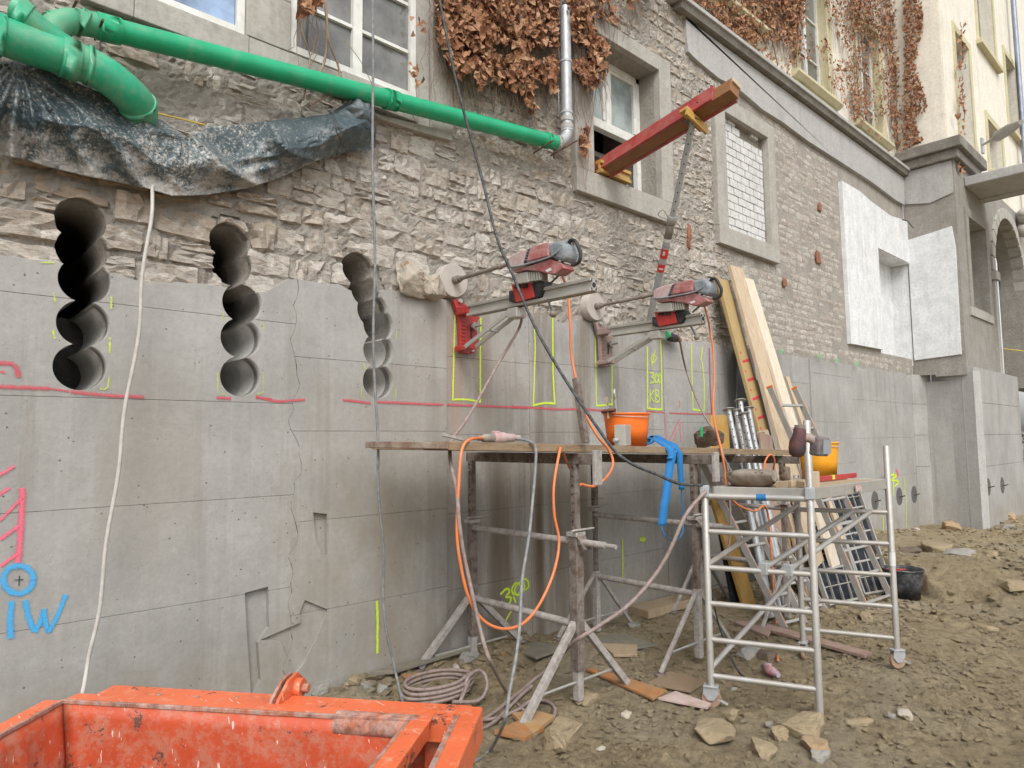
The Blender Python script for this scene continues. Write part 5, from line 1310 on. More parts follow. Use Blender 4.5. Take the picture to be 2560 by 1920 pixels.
MB().tube([(SA.x, SA.y, 1.05), (SD.x, SD.y, 1.40)], .022, 12).build('brace', M_['alu'], scf)
ex = (SC-SB).normalized(); ey = (SB-SA).normalized()
o1 = SA+ex*.02+ey*.06; o2 = SB+ex*.02-ey*.02; o3 = SC-ex*.03-ey*.02; o4 = SD-ex*.03+ey*.06
zP = 1.66
def quadprism(a, b, c, d, z0, z1): return [Vector((p.x, p.y, z0)) for p in (a, b, c, d)], (0, 0, z1-z0)
pp, ee = quadprism(o1, o2, o3, o4, zP-.03, zP-.008); MB().prism(pp, ee, .002).build('deck_board', M_['plank_tan'], scf)
for a, b in ((o1, o2), (o2, o3), (o3, o4), (o4, o1)):
    MB().beam((a.x, a.y, zP-.045), (b.x, b.y, zP-.045), .03, .09, (0, 0, 1), .004).build('deck_frame', M_['galv_dirty'], scf)
for p, s in ((SA, 1), (SB, -1)):
    MB().box((p.x, p.y, 1.625), (.07, .07, .09), Matrix.Rotation(math.atan2(ey.y, ey.x), 3, 'Z'), .006).build('hook', M_['galv'], scf)
q = SA.lerp(SB, .55); MB().tube([Vector((q.x, q.y, 1.585))-ey*.035, Vector((q.x, q.y, 1.585))+ey*.035], .0255, 12, False).build('tape', M_['blue_strap'], scf)
q = SC+Vector((0, 0, .95)); MB().tube([q-Vector((0, 0, .06)), q+Vector((0, 0, .06))], .0285, 14, False).build('sticker', M_['label_white'], scf)
q = SB.lerp(SC, .55); MB().beam(Vector((q.x, q.y, zP-.045))+Vector((ex.y, -ex.x, 0))*.017-ex*.06, Vector((q.x, q.y, zP-.045))+Vector((ex.y, -ex.x, 0))*.017+ex*.06, .003, .05, (0, 0, 1)).build('sticker', mk('faded_red_sticker', (.42, .2, .19), (.5, .48, .46), sc_=60, rough=.7), scf)
def caster(p, ang, z0=.0):
    R3 = Matrix.Rotation(ang, 3, 'Z'); p = Vector(p)
    MB().disc_cyl(p+R3@Vector((0, 0, .07)), R3@Vector((0, 1, 0)), .072, .03, 22).build('castor_wheel', mk('orange_rubber_wheel', (.36, .13, .07), (.3, .2, .15), dust=(.3, .25, .18), damt=.5), scf)
    for s in (-1, 1):
        MB().prism([p+R3@Vector((x, .024*s, z_)) for x, z_ in ((-.05, .155), (.05, .155), (.06, .11), (.022, .055), (-.022, .055), (-.06, .1))], R3@Vector((0, .005*s, 0)), .0).build('castor_fork', M_['galv'], scf)
    MB().box(p+R3@Vector((0, 0, .158)), (.11, .075, .014), R3, .003).build('castor_plate', M_['galv'], scf)
    MB().box(p+R3@Vector((.085, 0, .05)), (.08, .03, .01), R3@Matrix.Rotation(.4, 3, 'Y'), .002).build('brake_lever', M_['galv'], scf)
caster(SC, -.6); caster(SA+Vector((0, 0, -.03)), -1.2); caster(SD+Vector((0, 0, -.02)), .3)
def deck(px, py): return oZ(px, py, zP)
yb_ = deck(*Q(1285, 1088)); d_ = proj(yb_)[2]; rad = 98/1700*d_/2*.97
bucket('bucket', 'amber yellow plastic bucket standing on the scaffold platform', (yb_.x, yb_.y, zP-.008), rad, 92/1700*d_, M_['yellow_plastic'])
# cordless driver hooked over the near post
imp = thing('impact_driver', 'muddy red and black cordless impact driver hanging on the near scaffold post', 'power drill', oD(*Q(1090, 750), 4.80))
g = lambda x, y, dd=4.80: oD(*Q(x, y), dd)
MB().tube([g(1105, 612), g(1103, 640), g(1100, 700), g(1085, 760), g(1080, 820), g(1075, 870), g(1075, 892)], [.03, .042, .046, .056, .058, .05, .03], 18).build('motor_body', mk('muddy_red_black_tool', (.035, .034, .034), (.12, .03, .03), sc_=14, rough=.7, bump=.4, dust=(.2, .19, .18), dsc=14, damt=.22), imp)
MB().tube([g(1105, 600), g(1105, 640)], .036, 16).build('chuck', M_['dark_rod'], imp)
MB().tube(smooth_path([g(1110, 735), g(1150, 715), g(1190, 720), g(1240, 745)], 4), [.032]*12+[.036], 14).build('grip', M_['drill_base_dusty'], imp)
bt = oD(*Q(1285, 795), 4.80)
MB().box(bt, (.115, .085, .135), Matrix(((RT[0], FW[0], UP[0]), (RT[1], FW[1], UP[1]), (RT[2], FW[2], UP[2]))) @ Matrix.Rotation(.08, 3, 'Y') @ Matrix.Rotation(.5, 3, 'Z'), .015).build('battery', mk('dusty_black_battery', (.05, .04, .042), (.12, .08, .08), rough=.6, dust=(.3, .28, .27), damt=.4), imp)
MB().box(bt+Vector(RT)*.03-Vector(FW)*.055, (.05, .004, .10), Matrix(((RT[0], FW[0], UP[0]), (RT[1], FW[1], UP[1]), (RT[2], FW[2], UP[2]))) @ Matrix.Rotation(-.55, 3, 'Z')).build('battery_label', M_['label_grey'], imp)
# spirit level, wood blocks, core shell and stones on the platform
a, b = deck(*Q(1275, 1120)), deck(*Q(1620, 1082))
lv_ = thing('spirit_level', 'red spirit level lying on the scaffold platform', 'spirit level', (a+b)/2)
MB().beam(a+Vector((0, 0, .02)), b+Vector((0, 0, .02)), .022, .045, (0, 0, 1), .003).build('body', M_['bright_red'], lv_)
q = a.lerp(b, .36); dd_ = (b-a).normalized(); MB().beam(q+Vector((0, 0, .025))-dd_*.025, q+Vector((0, 0, .025))+dd_*.025, .026, .038, (0, 0, 1)).build('vial', mk('yellow_vial', (.7, .65, .1)), lv_)
for q, s, r_, lb in (((1228, 1160), (.09, .09, .12), .3, 'upright pale wood block before the yellow bucket'), ((1140, 1165), (.17, .07, .05), .9, 'flat wood offcut lying beside the yellow bucket'), ((1040, 1160), (.2, .06, .05), -.6, 'wood offcut lying on the platform behind the near post'), ((955, 1165), (.13, .09, .05), .2, 'small tan wood block left of the near post')):
    p = deck(*Q(*q)); tag(MB().box((p.x, p.y, zP-.008+s[2]/2), s, Matrix.Rotation(r_, 3, 'Z'), .004).build('wood_block', M_['plank_tan' if 'tan' in lb else 'plank_new']), lb, 'wood block', 'wood offcuts on the scaffold platform')
p = deck(*Q(985, 1110)); rock((p.x, p.y, zP+.055), (.16, .12, .13), 21, 'rock_dark', 'dark angular stone on the scaffold platform', group=None)
# curved shell of a drilled core
pL, pR = deck(*Q(455, 1150)), deck(*Q(885, 1160)); ctr = (pL+pR)/2; Lc = (pR-pL).length; dX = (pR-pL).normalized(); dY = Vector((-dX.y, dX.x, 0))
m = MB(); vs = []; n1, n2 = 26, 12
for i in range(n1+1):
    u = i/n1; k = math.sin(math.pi*min(max(u, .04), .96))**.35
    for j in range(n2+1):
        a = -math.pi*.5+math.pi*(j/n2-.5)*.95; rr = .14*(.80+.2*k)+.012*float(fbm(np.array(u*9), np.array(j*.5), 3))
        vs.append(ctr+dX*((u-.5)*Lc*(1-.12*abs(j/n2-.5)))+dY*(math.cos(a)*rr*1.1)+Vector((0, 0, .135*k**.2+.0+math.sin(a)*.135*k)))
m.add(vs, [(i*(n2+1)+j, (i+1)*(n2+1)+j, (i+1)*(n2+1)+j+1, i*(n2+1)+j+1) for i in range(n1) for j in range(n2)], True)
o = m.build('core_shell', mk('broken_core_shell', (.30, .27, .235), (.17, .125, .09), sc_=6, rough=.9, bump=.7, bsc=22, bd=.01, chips=(.09, .07, .05), csc=7, camt=.58)); tag(o, 'curved broken piece of drilled core lying like a bowl on the scaffold platform', 'stone')
s = o.modifiers.new('s', 'SOLIDIFY'); s.thickness = .03; s.offset = -1

# ------------------------------------------------------------------ things leaning at the wall behind the scaffold
def leaner(tp_, q2, y_top, y2, w_, t_, mat, label, name='plank', group='planks leaning against the concrete wall', wdir=(1, 0, 0), zend=None):
    A = oY(*tp_, y_top); B = oY(*q2, y2); d = (B-A).normalized()
    zE = gzf(B.x, B.y)-.02 if zend is None else zend
    Bg = A+d*((zE-A.z)/d.z)
    return tag(MB().beam(A, Bg, t_, w_, wdir, .004).build(name, mat), label, 'plank', group)
leaner((1806, 700), (1905, 1070), -.10, -.55, .30, .05, mk('yellowed_plank', (.42, .29, .11), (.34, .235, .10), sc_=4, rough=.8, bump=.4, bsc=12, stretch=(9, 9, .7), dust=(.36, .3, .2), damt=.35), 'yellow board with red spray marks, leftmost of the leaning planks')
leaner((1838, 668), (1985, 1200), -.16, -.88, .36, .05, M_['plank_new'], 'tallest tan plank leaning against the wall')
leaner((1870, 698), (1998, 1120), -.22, -.85, .26, .045, M_['plank_pale'], 'whitish new plank leaning right of the tallest one')
leaner((1790, 690), (1935, 1180), -.05, -.50, .14, .05, M_['plank_tan'], 'brown weathered plank behind the yellow board')
leaner((1938, 940), (2000, 1130), -.45, -.75, .14, .04, M_['plank_tan'], 'short cement stained plank leaning before the pale one')
leaner((1966, 942), (2030, 1130), -.42, -.72, .11, .04, M_['plank_new'], 'short narrow plank leaning beside the ladder top')
leaner((1888, 950), (1932, 1130), -.30, -.60, .09, .04, M_['plank_tan'], 'thin batten leaning beside the yellow board')
leaner((1913, 1085), (1955, 1480), -.75, -1.05, .30, .03, M_['ply'], 'reddish brown plywood strip leaning behind the scaffold platform')
leaner((1905, 1078), (1920, 1130), -.68, -.72, .12, .12, M_['plank_new'], 'square timber post end beside the steel props')
# red spray marks on the yellow board
A = oY(1806, 700, -.10); B = oY(1905, 1070, -.55); dv_ = (B-A).normalized(); nrm = Vector((0, -1, 0)); nrm = (nrm-dv_*nrm.dot(dv_)).normalized()
m = MB()
for k in range(9):
    q = A+dv_*((B-A).length*(.50+k*.062))+nrm*.0275; m.beam(q-Vector((.10, 0, .02)), q+Vector((.10, 0, -.03+.06*(k % 2))), .004, .035, dv_)
bpy.context.view_layer.update()
yb0 = [o for o in bpy.data.objects if o.name.startswith('plank') and 'yellow board with red' in o.get('label', '')][0]
o = m.build('red_mark', mk('red_spray', (.55, .04, .06), rough=.7)); o.parent = yb0
# dark panel, its colour standing in for the shadow behind the planks
sh = [oY(*K7(1370, 745), -.04), oY(*K7(1425, 800), -.05), oY(*K7(1490, 1230), -.3), oY(*K7(1300, 1230), -.3), oY(*K7(1290, 900), -.05)]
ba = oY(*K7(1400, 900), -.05)
tag(MB().prism([oY(1845, 870, -.03), oY(1880, 872, -.03), oY(1915, 1110, -.28), oY(1840, 1110, -.28)], (.0, .015, 0)).build('shadow_panel', mk('dark_grey_shadow', (.12, .125, .13), (.16, .165, .17), rough=.7)), 'dark grey panel standing in for the shadow behind the leaning planks', 'shadow_panel')
tag(MB().prism([oY(*K7(1215, 1165), -.45), oY(*K7(1320, 1165), -.45), oY(*K7(1330, 1400), -.52), oY(*K7(1215, 1400), -.52)], (0, .03, 0), .003).build('formwork_board', M_['h20']), 'yellow formwork board standing behind the steel props', 'board')
tag(leaner((1790, 1240), (1850, 1440), -.6, -.75, .28, .04, M_['h20'], 'x', name='formwork_board', group=None), 'yellow board leaning low behind the trestle legs', 'board')
tag(leaner((1800, 1250), (1835, 1440), -.55, -.65, .30, .05, M_['dark_form'], 'x', name='black_panel', group=None), 'black plastic sheeted panel leaning low behind the scaffold', 'panel')
# steel props
plb = ['steel prop, leftmost of the bundle beside the yellow board', 'steel prop, second from the left in the bundle', 'tallest steel prop at the back of the bundle', 'steel prop at the front of the bundle', 'steel prop, rightmost of the bundle']
for i, (tp_, bq) in enumerate((((445, 450), (520, 812)), ((512, 462), (590, 815)), ((555, 372), (600, 700)), ((585, 492), (655, 815)), ((630, 437), (702, 812)))):
    yT = -.72 if i in (0, 3) else -.6
    A = oY(*Q(*tp_), yT); B = oY(*Q(*bq), yT-.12); d = (B-A).normalized(); Bg = A+d*((0.02-A.z)/d.z)
    t = thing('steel_prop', plb[i], 'prop', Bg, 'steel props in a bundle behind the table')
    J = A+(Bg-A)*.42
    MB().tube([A, J], .030, 14).build('inner_tube', M_['galv'], t); MB().tube([J, Bg], .038, 14).build('outer_tube', M_['galv'], t)
    MB().disc_cyl(A+d*.006, d, .075, .01, 20).build('end_plate', M_['galv_dirty'], t); MB().disc_cyl(Bg-d*.006, d, .075, .01, 20).build('end_plate', M_['galv_dirty'], t)
    MB().disc_cyl(J, d, .052, .10, 14).build('collar', M_['galv_dirty'], t)
    cd_ = (Vector(CAM)-A); cd_ = (cd_-d*cd_.dot(d)).normalized(); m = MB()
    for k in range(9): m.disc_cyl(A+d*(.08+.095*k)+cd_*.030, cd_, .009, .004, 8)
    m.build('pin_hole', M_['rubber'], t, kind='stuff')
    MB().tube(smooth_path([J-d*.1+Vector((.03, -.03, 0)), J-d*.1+Vector((.08, -.05, -.02)), J-d*.02+Vector((.07, -.04, 0))], 3), .006, 6).build('locking_pin', M_['rust_steel'], t)
def ladder(a0, b0, a1, b1, n, label, y0_, mats=None, w=.025, h=.075, stripe=True):
    """a0,b0: tops of the two rails (world), a1,b1: feet"""
    t = thing('ladder', label, 'ladder', (a1+b1)/2, 'aluminium ladders leaning behind the scaffold')
    nn = (a1-a0).cross(b0-a0).normalized()
    for p, q in ((a0, a1), (b0, b1)):
        MB().beam(p, q, w, h, nn, .003).build('rail', M_['alu'], t)
        d = (q-p).normalized(); MB().beam(p-d*.012, p+d*.012, w*1.15, h*1.1, nn, .002).build('end_cap', M_['orange_plastic'], t)
        if stripe:
            sgn = 1 if nn.y < 0 else -1
            L = (q-p).length; ms_ = mk('orange_sticker', (.45, .16, .05), (.5, .3, .2), sc_=30)
            for k in range(int(L/.28)): MB().beam(p+d*(.2+k*.28)+nn*sgn*(h/2+.0015), p+d*(.2+k*.28+.14)+nn*sgn*(h/2+.0015), w*.7, .002, nn).build('sticker', ms_, t)
    for k in range(n):
        f = (k+.8)/n; p = a0.lerp(a1, f); q = b0.lerp(b1, f); MB().beam(p, q, .03, .03, nn, .003).build('rung', M_['alu'], t)
    return t
ladder(oY(1924, 967, -.98), oY(1986, 970, -.98), oZ(2165, 1522, .0), oZ(2230, 1500, .0), 9, 'long aluminium ladder leaning from the ground to the planks, crossing behind the platform', 0)
ladder(oY(1752, 1150, -.62), oY(1808, 1150, -.55), oZ(1962, 1572), oZ(2012, 1560), 7, 'aluminium ladder leaning lower, behind the left scaffold frame', 0)
ladder(oY(1790, 1190, -.50), oY(1850, 1190, -.45), oZ(2010, 1535), oZ(2062, 1525), 6, 'aluminium ladder lying behind the lower one, near the plywood strip', 0, stripe=False)
# formwork panels: frame + grid ribs
def fpanel(tl, tr, br_, bl_, label, nx_, nz_):
    t = thing('formwork_element', label, 'formwork panel', bl_, 'formwork panels leaning against the wall')
    n_ = (tr-tl).cross(bl_-tl).normalized(); n_ = n_ if n_.y < 0 else -n_
    P = lambda u, v: tl.lerp(tr, u).lerp(bl_.lerp(br_, u), v)
    MB().prism([P(0, 0), P(1, 0), P(1, 1), P(0, 1)], -n_*.012).build('panel_skin', M_['dark_form'], t)
    for a, b in ((P(0, 0), P(1, 0)), (P(0, 1), P(1, 1)), (P(0, 0), P(0, 1)), (P(1, 0), P(1, 1))):
        MB().beam(a+n_*.03, b+n_*.03, .028, .06, n_).build('panel_frame', M_['galv_dirty'], t)
    for i in range(1, nx_): MB().beam(P(i/nx_, 0)+n_*.018, P(i/nx_, 1)+n_*.018, .012, .03, n_).build('rib', M_['galv_dirty'], t)
    for j in range(1, nz_): MB().beam(P(0, j/nz_)+n_*.018, P(1, j/nz_)+n_*.018, .03 if j % 2 == 0 else .012, .032, n_).build('rib', M_['galv_dirty'], t)
fpanel(oY(1970, 1230, -.30), oY(2062, 1215, -.27), oZ(2150, 1500), oZ(2066, 1518), 'left one of the dirty grid-backed formwork panels leaning behind the scaffold', 4, 8)
fpanel(oY(2066, 1228, -.18), oY(2140, 1218, -.15), oZ(2226, 1480), oZ(2155, 1492), 'right one of the dirty grid-backed formwork panels, under the long ladder', 4, 8)
fpanel(oY(1952, 1250, -.5), oY(1975, 1245, -.3), oZ(2088, 1492), oZ(2062, 1502), 'formwork panel seen edge on, left of the other two', 2, 7)
# black tub with red plastic
tb = oZ(2260, 1490); tdp = proj(tb)[2]; r_ = 46/1700*tdp
tub = bucket('mortar_tub', 'black round mortar tub full of red plastic pieces beside the formwork panels', (tb.x, tb.y, gzf(tb.x, tb.y)), r_, 72/1700*tdp, M_['tub_black'], 'tub', .78, False)
o = MB(); hz_ = gzf(tb.x, tb.y)+58/1700*tdp
lathe(o, (tb.x, tb.y, hz_), [(.001, 0), (r_*.9, .0)], 20); o.build('contents', M_['limed_steel'], tub)
for i in range(13):
    a = rnd.uniform(0, 6.28); q = Vector((tb.x+rnd.uniform(-.6, .6)*r_, tb.y+rnd.uniform(-.6, .6)*r_, hz_+.02+rnd.uniform(0, .03)))
    L = rnd.uniform(.05, .10); tag(MB().beam(q-Vector((math.cos(a)*L, math.sin(a)*L, rnd.uniform(-.02, .03))), q+Vector((math.cos(a)*L, math.sin(a)*L, 0)), .018, .014, (0, 0, 1), .003).build('plastic_spacer', M_['bright_red']), 'red plastic spacer lying in the black mortar tub', 'spacer', 'red plastic spacers in the tub')
# shovel / pry bar
shv = thing('shovel', 'muddy shovel with a red blade leaning against the wall right of the scaffold', 'shovel', oZ(2262, 1345))
a, b = oY(2215, 1182, -.08), oZ(2243, 1308, .12); MB().tube([a, b], .018, 10).build('handle', M_['limed_steel'], shv)
c_ = oZ(2275, 1348, .02); m = MB(); dv_ = (c_-b).normalized(); sd_ = dv_.cross(Vector((0, 0, 1))).normalized()
m.prism([b-sd_*.03, b+sd_*.03, c_+sd_*.09-dv_*.08, c_+sd_*.05, c_-sd_*.05, c_-sd_*.09-dv_*.08], Vector((0, 0, .012)), .003).build('blade', mk('red_muddy_blade', (.42, .13, .10), (.34, .2, .15), dust=(.3, .25, .17), damt=.4), shv)
p = oZ(2240, 1330); tag(MB().box((p.x, p.y, gzf(p.x, p.y)+.06), (.16, .10, .12), Matrix.Rotation(.4, 3, 'Z'), .005).build('wood_block', M_['plank_new']), 'small wood block on the ground by the shovel', 'wood block')
# ------------------------------------------------------------------ orange skip
ZS = .92
def sk(fn, x, y, z=ZS): return oZ(*fn(x, y), z)
skp = thing('skip', 'worn orange steel tipping skip in the foreground, with rusty edges', 'skip', sk(L2, 0, 1500, 0))
bk_l = sk(L1, 150, 1160) ; bk_r = sk(L2, 1320, 1275)
rim_bl = sk(L1, 385, 1260); rim_br = sk(L2, 935, 1380)
rim_fl = sk(L1, -520, 1760); rim_fr = sk(L2, 480, 1960)
arm_end = sk(L2, 1000, 1960)
dW = (bk_r-sk(L1, 700, 1150)).normalized(); bk_l = sk(L1, 700, 1150)
perp = Vector((dW.y, -dW.x, 0)); perp = perp if perp.dot(Vector(FW)) < 0 else -perp    # towards the camera
# back cross member: flat top with a folded lip
def plate(a, b, w_, h_, mat, name, off=0.0, bev=.006, **kw):
    d = (b-a).normalized(); s = Vector((d.y, -d.x, 0)); s = s if s.dot(Vector(FW)) < 0 else -s
    return MB().beam(a+s*(w_/2+off)-Vector((0, 0, h_/2)), b+s*(w_/2+off)-Vector((0, 0, h_/2)), w_, h_, (0, 0, 1), bev).build(name, mat, skp, **kw)
plate(bk_l, bk_r, .15, .10, M_['skip'], 'back_beam')
bar_a = bk_l+perp*.185; bar_b = bk_r+perp*.185-dW*.18
MB().tube([bar_a-Vector((0, 0, .02)), bar_b-Vector((0, 0, .02))], .02, 12).build('pivot_bar', M_['skip_edge'], skp)
MB().beam(bk_l+perp*.15+Vector((0, 0, -.002)), bk_r+perp*.15-dW*.12+Vector((0, 0, -.002)), .03, .012, (0, 0, 1), .004).build('beam_edge', M_['skip_edge'], skp)
MB().tube([bar_b-dW*.35-Vector((0, 0, .03)), bar_b-Vector((0, 0, .03))], .048, 14).build('pivot_sleeve', M_['skip_edge'], skp)
MB().beam(bk_r+perp*.02+Vector((0, 0, -.066)), arm_end+Vector((0, 0, -.066)), .10, .14, (0, 0, 1), .008).build('side_arm', M_['skip'], skp)
MB().beam(bk_r+perp*.14+Vector((0, 0, .0035))-dW*.035, arm_end+Vector((0, 0, .0005))-dW*.035, .022, .012, (0, 0, 1), .003).build('arm_edge', M_['skip_edge'], skp)
MB().beam(bk_r+perp*.02-dW*.45+Vector((0, 0, -.3)), bk_r+perp*.02+Vector((0, 0, -.3)), .02, .50, (0, 0, 1)).build('frame_plate', M_['skip_in'], skp)
# tub: four sloping sides with flanges
zb = .18
cx = (rim_bl+rim_br+rim_fl+rim_fr)/4
def low(p): q = p.lerp(cx, .16); return Vector((q.x, q.y, zb))
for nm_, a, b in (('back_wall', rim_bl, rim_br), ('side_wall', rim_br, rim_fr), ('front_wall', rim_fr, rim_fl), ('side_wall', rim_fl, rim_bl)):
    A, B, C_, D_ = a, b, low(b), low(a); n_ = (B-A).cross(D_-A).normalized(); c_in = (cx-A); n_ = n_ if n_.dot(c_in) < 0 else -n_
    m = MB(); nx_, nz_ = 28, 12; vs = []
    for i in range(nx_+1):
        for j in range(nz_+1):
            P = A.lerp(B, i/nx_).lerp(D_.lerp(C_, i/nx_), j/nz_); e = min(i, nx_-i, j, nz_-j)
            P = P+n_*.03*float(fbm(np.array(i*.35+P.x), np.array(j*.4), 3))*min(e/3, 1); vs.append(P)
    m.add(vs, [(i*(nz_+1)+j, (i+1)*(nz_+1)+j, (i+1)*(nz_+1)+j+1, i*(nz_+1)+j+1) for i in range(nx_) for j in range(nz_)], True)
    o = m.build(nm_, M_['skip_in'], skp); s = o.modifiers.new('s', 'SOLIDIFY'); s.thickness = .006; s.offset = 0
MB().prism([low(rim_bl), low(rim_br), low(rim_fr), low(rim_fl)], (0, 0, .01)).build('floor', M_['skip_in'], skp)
FL = .085
def flange(a, b, e0=0, e1=0):
    d = (b-a).normalized(); s = Vector((d.y, -d.x, 0)); out = (a+b)/2-cx; s = s if s.dot(out) > 0 else -s
    MB().beam(a-d*e0+s*FL/2+Vector((0, 0, .004)), b+d*e1+s*FL/2+Vector((0, 0, .004)), FL, .014, (0, 0, 1), .003).build('rim_flange', M_['skip'], skp)
    MB().beam(a+Vector((0, 0, .006))-d*e0, b+Vector((0, 0, .006)), .014, .018, (0, 0, 1), .003).build('rim_edge', M_['skip_edge'], skp)
    MB().beam(a-d*e0+s*(FL-.008)-Vector((0, 0, .03)), b+d*e1+s*(FL-.008)-Vector((0, 0, .03)), .012, .055, (0, 0, 1), .002).build('rim_lip', M_['skip'], skp)
flange(rim_bl, rim_br, 0, FL); flange(rim_br, rim_fr, 0, .0); flange(rim_fl, rim_bl, 0, 0)
# lug with curved plates
for dx_, nm_ in ((0, 'latch_plate'), (.045, 'latch_plate')):
    A = oZ(*L2(150+dx_*900, 1225), ZS)+perp*-.02
    d = perp; pts = []
    for k in range(9): a_ = math.pi*k/8; pts.append(A+perp*(.13-.0)+(-perp)*(.13*(1-math.cos(a_)))*.9+Vector((0, 0, math.sin(a_)*.10)))
    P = [A+perp*.12]+pts+[A-perp*.12]
    MB().prism([A+perp*.13, A+perp*.12+Vector((0, 0, .02)), A+perp*.03+Vector((0, 0, .075)), A-perp*.05+Vector((0, 0, .085)), A-perp*.10+Vector((0, 0, .05)), A-perp*.11], dW*.014, .003).build(nm_, M_['skip_edge'] if dx_ == 0 else M_['skip'], skp)
A = oZ(*L2(255, 1195), ZS)+Vector((0, 0, .02)); MB().disc_cyl(A, dW, .042, .05, 20).build('latch_boss', M_['skip'], skp); MB().disc_cyl(A+dW*.04, dW, .022, .03, 6).build('bolt', M_['skip_edge'], skp)
for px_, py_ in ((970, 1210), (1200, 1225), (1440, 1228)):
    q = oZ(*L1(px_, py_), ZS+.001); MB().disc_cyl(q, (0, 0, 1), .013, .004, 10, .001).build('rivet_hole', M_['skip_edge'], skp)
MB().box((cx.x, cx.y, .09), (.9, .12, .14), Matrix.Rotation(math.atan2(dW.y, dW.x), 3, 'Z')).build('skid', M_['skip_edge'], skp)
for f_ in (.08, .92): 
    q = bk_l.lerp(bk_r, f_)+perp*.07; MB().box((q.x, q.y, ZS/2-.03), (.09, .06, ZS-.12), Matrix.Rotation(math.atan2(dW.y, dW.x), 3, 'Z'), .004).build('leg', M_['skip_in'], skp)

# ------------------------------------------------------------------ cables and hoses
def cable(pts, r, mat, label, name='cable', cat='cable', group=None, n=7, seg=8):
    P = smooth_path(pts, n); q = [p.copy() for p in P]
    for i, p in enumerate(q):
        if 0 < i < len(q)-1: p += Vector((.007*math.sin(i*.31+len(q)), .005*math.sin(i*.17+1), 0))
    return tag(MB().tube(q, r, seg).build(name, mat), label, cat, group)
def G(px, py, dz=.0):
    p = oZ(px, py, 0); g = gzf(p.x, p.y)
    for _ in range(4): p = oZ(px, py, g+dz); g = gzf(p.x, p.y)
    return p
cable([oY(*DD(332, 400), -.1), oY(*DD(328, 450), -.16)]+[oY(*DD(a, b), -.22) for a, b in ((318, 520), (308, 610), (300, 700), (286, 800), (270, 900), (256, 1000), (242, 1100), (228, 1200), (215, 1300), (204, 1375), (190, 1440))]+[oY(*DD(172, 1510), -.35), oY(*DD(150, 1590), -.6)], .0125, M_['white_hose'], 'dirty white hose hanging from under the tarpaulin down behind the skip', 'hose', 'hose')
cable([oY(*DD(a, b), -.62) for a, b in ((805, -40), (804, 0), (806, 200), (806, 400), (808, 560), (808, 700), (812, 850), (815, 950), (817, 1020), (820, 1100), (828, 1200), (830, 1290), (838, 1380), (850, 1440))]+[oY(*DD(868, 1505), -.7), G(*DD(880, 1540), .02)], .011, M_['grey_cable'], 'grey cable hanging vertically in front of the wall and the left window', group='long cables hanging from above')
t1 = Vector((SA.x, SA.y, 1.66))
cable([oY(*DD(945, -30), -.75), oY(*DD(950, 0), -.75), oY(*DD(985, 180), -.8), oY(*DD(1040, 380), -.85), oY(*DD(1075, 520), -1.0), oY(*DD(1110, 600), -1.1), oY(*DD(1165, 720), -1.35), oY(*DD(1240, 850), -1.6), oY(*DD(1290, 925), -1.75), oY(*DD(1330, 975), -1.85), oY(*DD(1370, 1005), -1.95), oY(*DD(1420, 1025), -2.0), oY(*DD(1470, 1045), -2.08), t1+Vector((-.0, 0, .01))], .012, M_['black_cable'], 'black cable running diagonally from the top down to the scaffold post', group='long cables hanging from above')
gy = lambda a, b, y: oY(a, b, y)
dd2 = lambda a, b, dz=.015: G(*DD(a, b), dz)
cable([t1+Vector((0, -.03, -.02)), oY(*DD(1485, 1110), -2.12), oY(*DD(1450, 1180), -2.05), oY(*DD(1415, 1240), -1.95), oY(*DD(1360, 1305), -1.85), oY(*DD(1290, 1355), -1.7), oY(*DD(1240, 1388), -1.55), dd2(1190, 1440, .08), dd2(1150, 1470), dd2(1110, 1505), dd2(1060, 1545), dd2(1010, 1570)], .015, M_['brown_hose'], 'mud brown hose sagging from the scaffold post across the near trestle foot', 'hose', 'hose')
dT = lambda q, y: oY(*DD(*q), y)
cable([oX(*E1(1500, 590), X1), dT((1228, 630), -1.0), dT((1231, 700), -1.1), dT((1232, 760), -1.25), dT((1248, 830), -1.4), dT((1262, 890), -1.5), dT((1290, 940), -1.58), dT((1315, 970), -1.6), dT((1322, 1000), -1.62), dT((1310, 1030), -1.66), dT((1285, 1050), -1.66), dT((1255, 1046), -1.66)], .011, M_['orange_cable'], 'orange cable dropping from the left core drill and curling over the table edge', group='orange cables')
cable([cc_+Vector((-.14, 0, 0)), dT((1015, 950), YF), dT((998, 975), YF-.04), dT((989, 1030), YF-.06), dT((988, 1120), YF-.08), dT((993, 1200), YF-.1), dT((1008, 1280), YF-.12), dT((1040, 1335), YF-.14), dT((1085, 1358), YF-.16), dT((1130, 1345), YF-.16), dT((1170, 1300), YF-.15), dT((1196, 1240), YF-.14), dT((1207, 1170), YF-.12), dT((1198, 1110), YF-.10), dT((1196, 1040), YF-.08), dT((1208, 975), YF-.03), dT((1216, 972), YF+.05), dT((1228, 1005), YF+.14), dT((1236, 1025), YF+.2)], .011, M_['orange_cable'], 'orange cable hanging in a big loop below the left of the table', group='orange cables')
cable([cc_+Vector((.14, 0, 0)), dT((1140, 952), YF), dT((1156, 968), YF-.03), dT((1157, 1010), YF-.05), dT((1148, 1090), YF-.12), dT((1140, 1180), YF-.2), dT((1130, 1260), YF-.27), dT((1122, 1340), YF-.33), dT((1112, 1430), YF-.4), dT((1100, 1500), YF-.45), dT((1088, 1560), YF-.5), dd2(1060, 1620), dd2(1020, 1648), dd2(970, 1665), dd2(900, 1675)], .011, M_['grey_cable'], 'grey cable hanging from the plug on the table down to the mud in front', group='orange cables' if False else None)
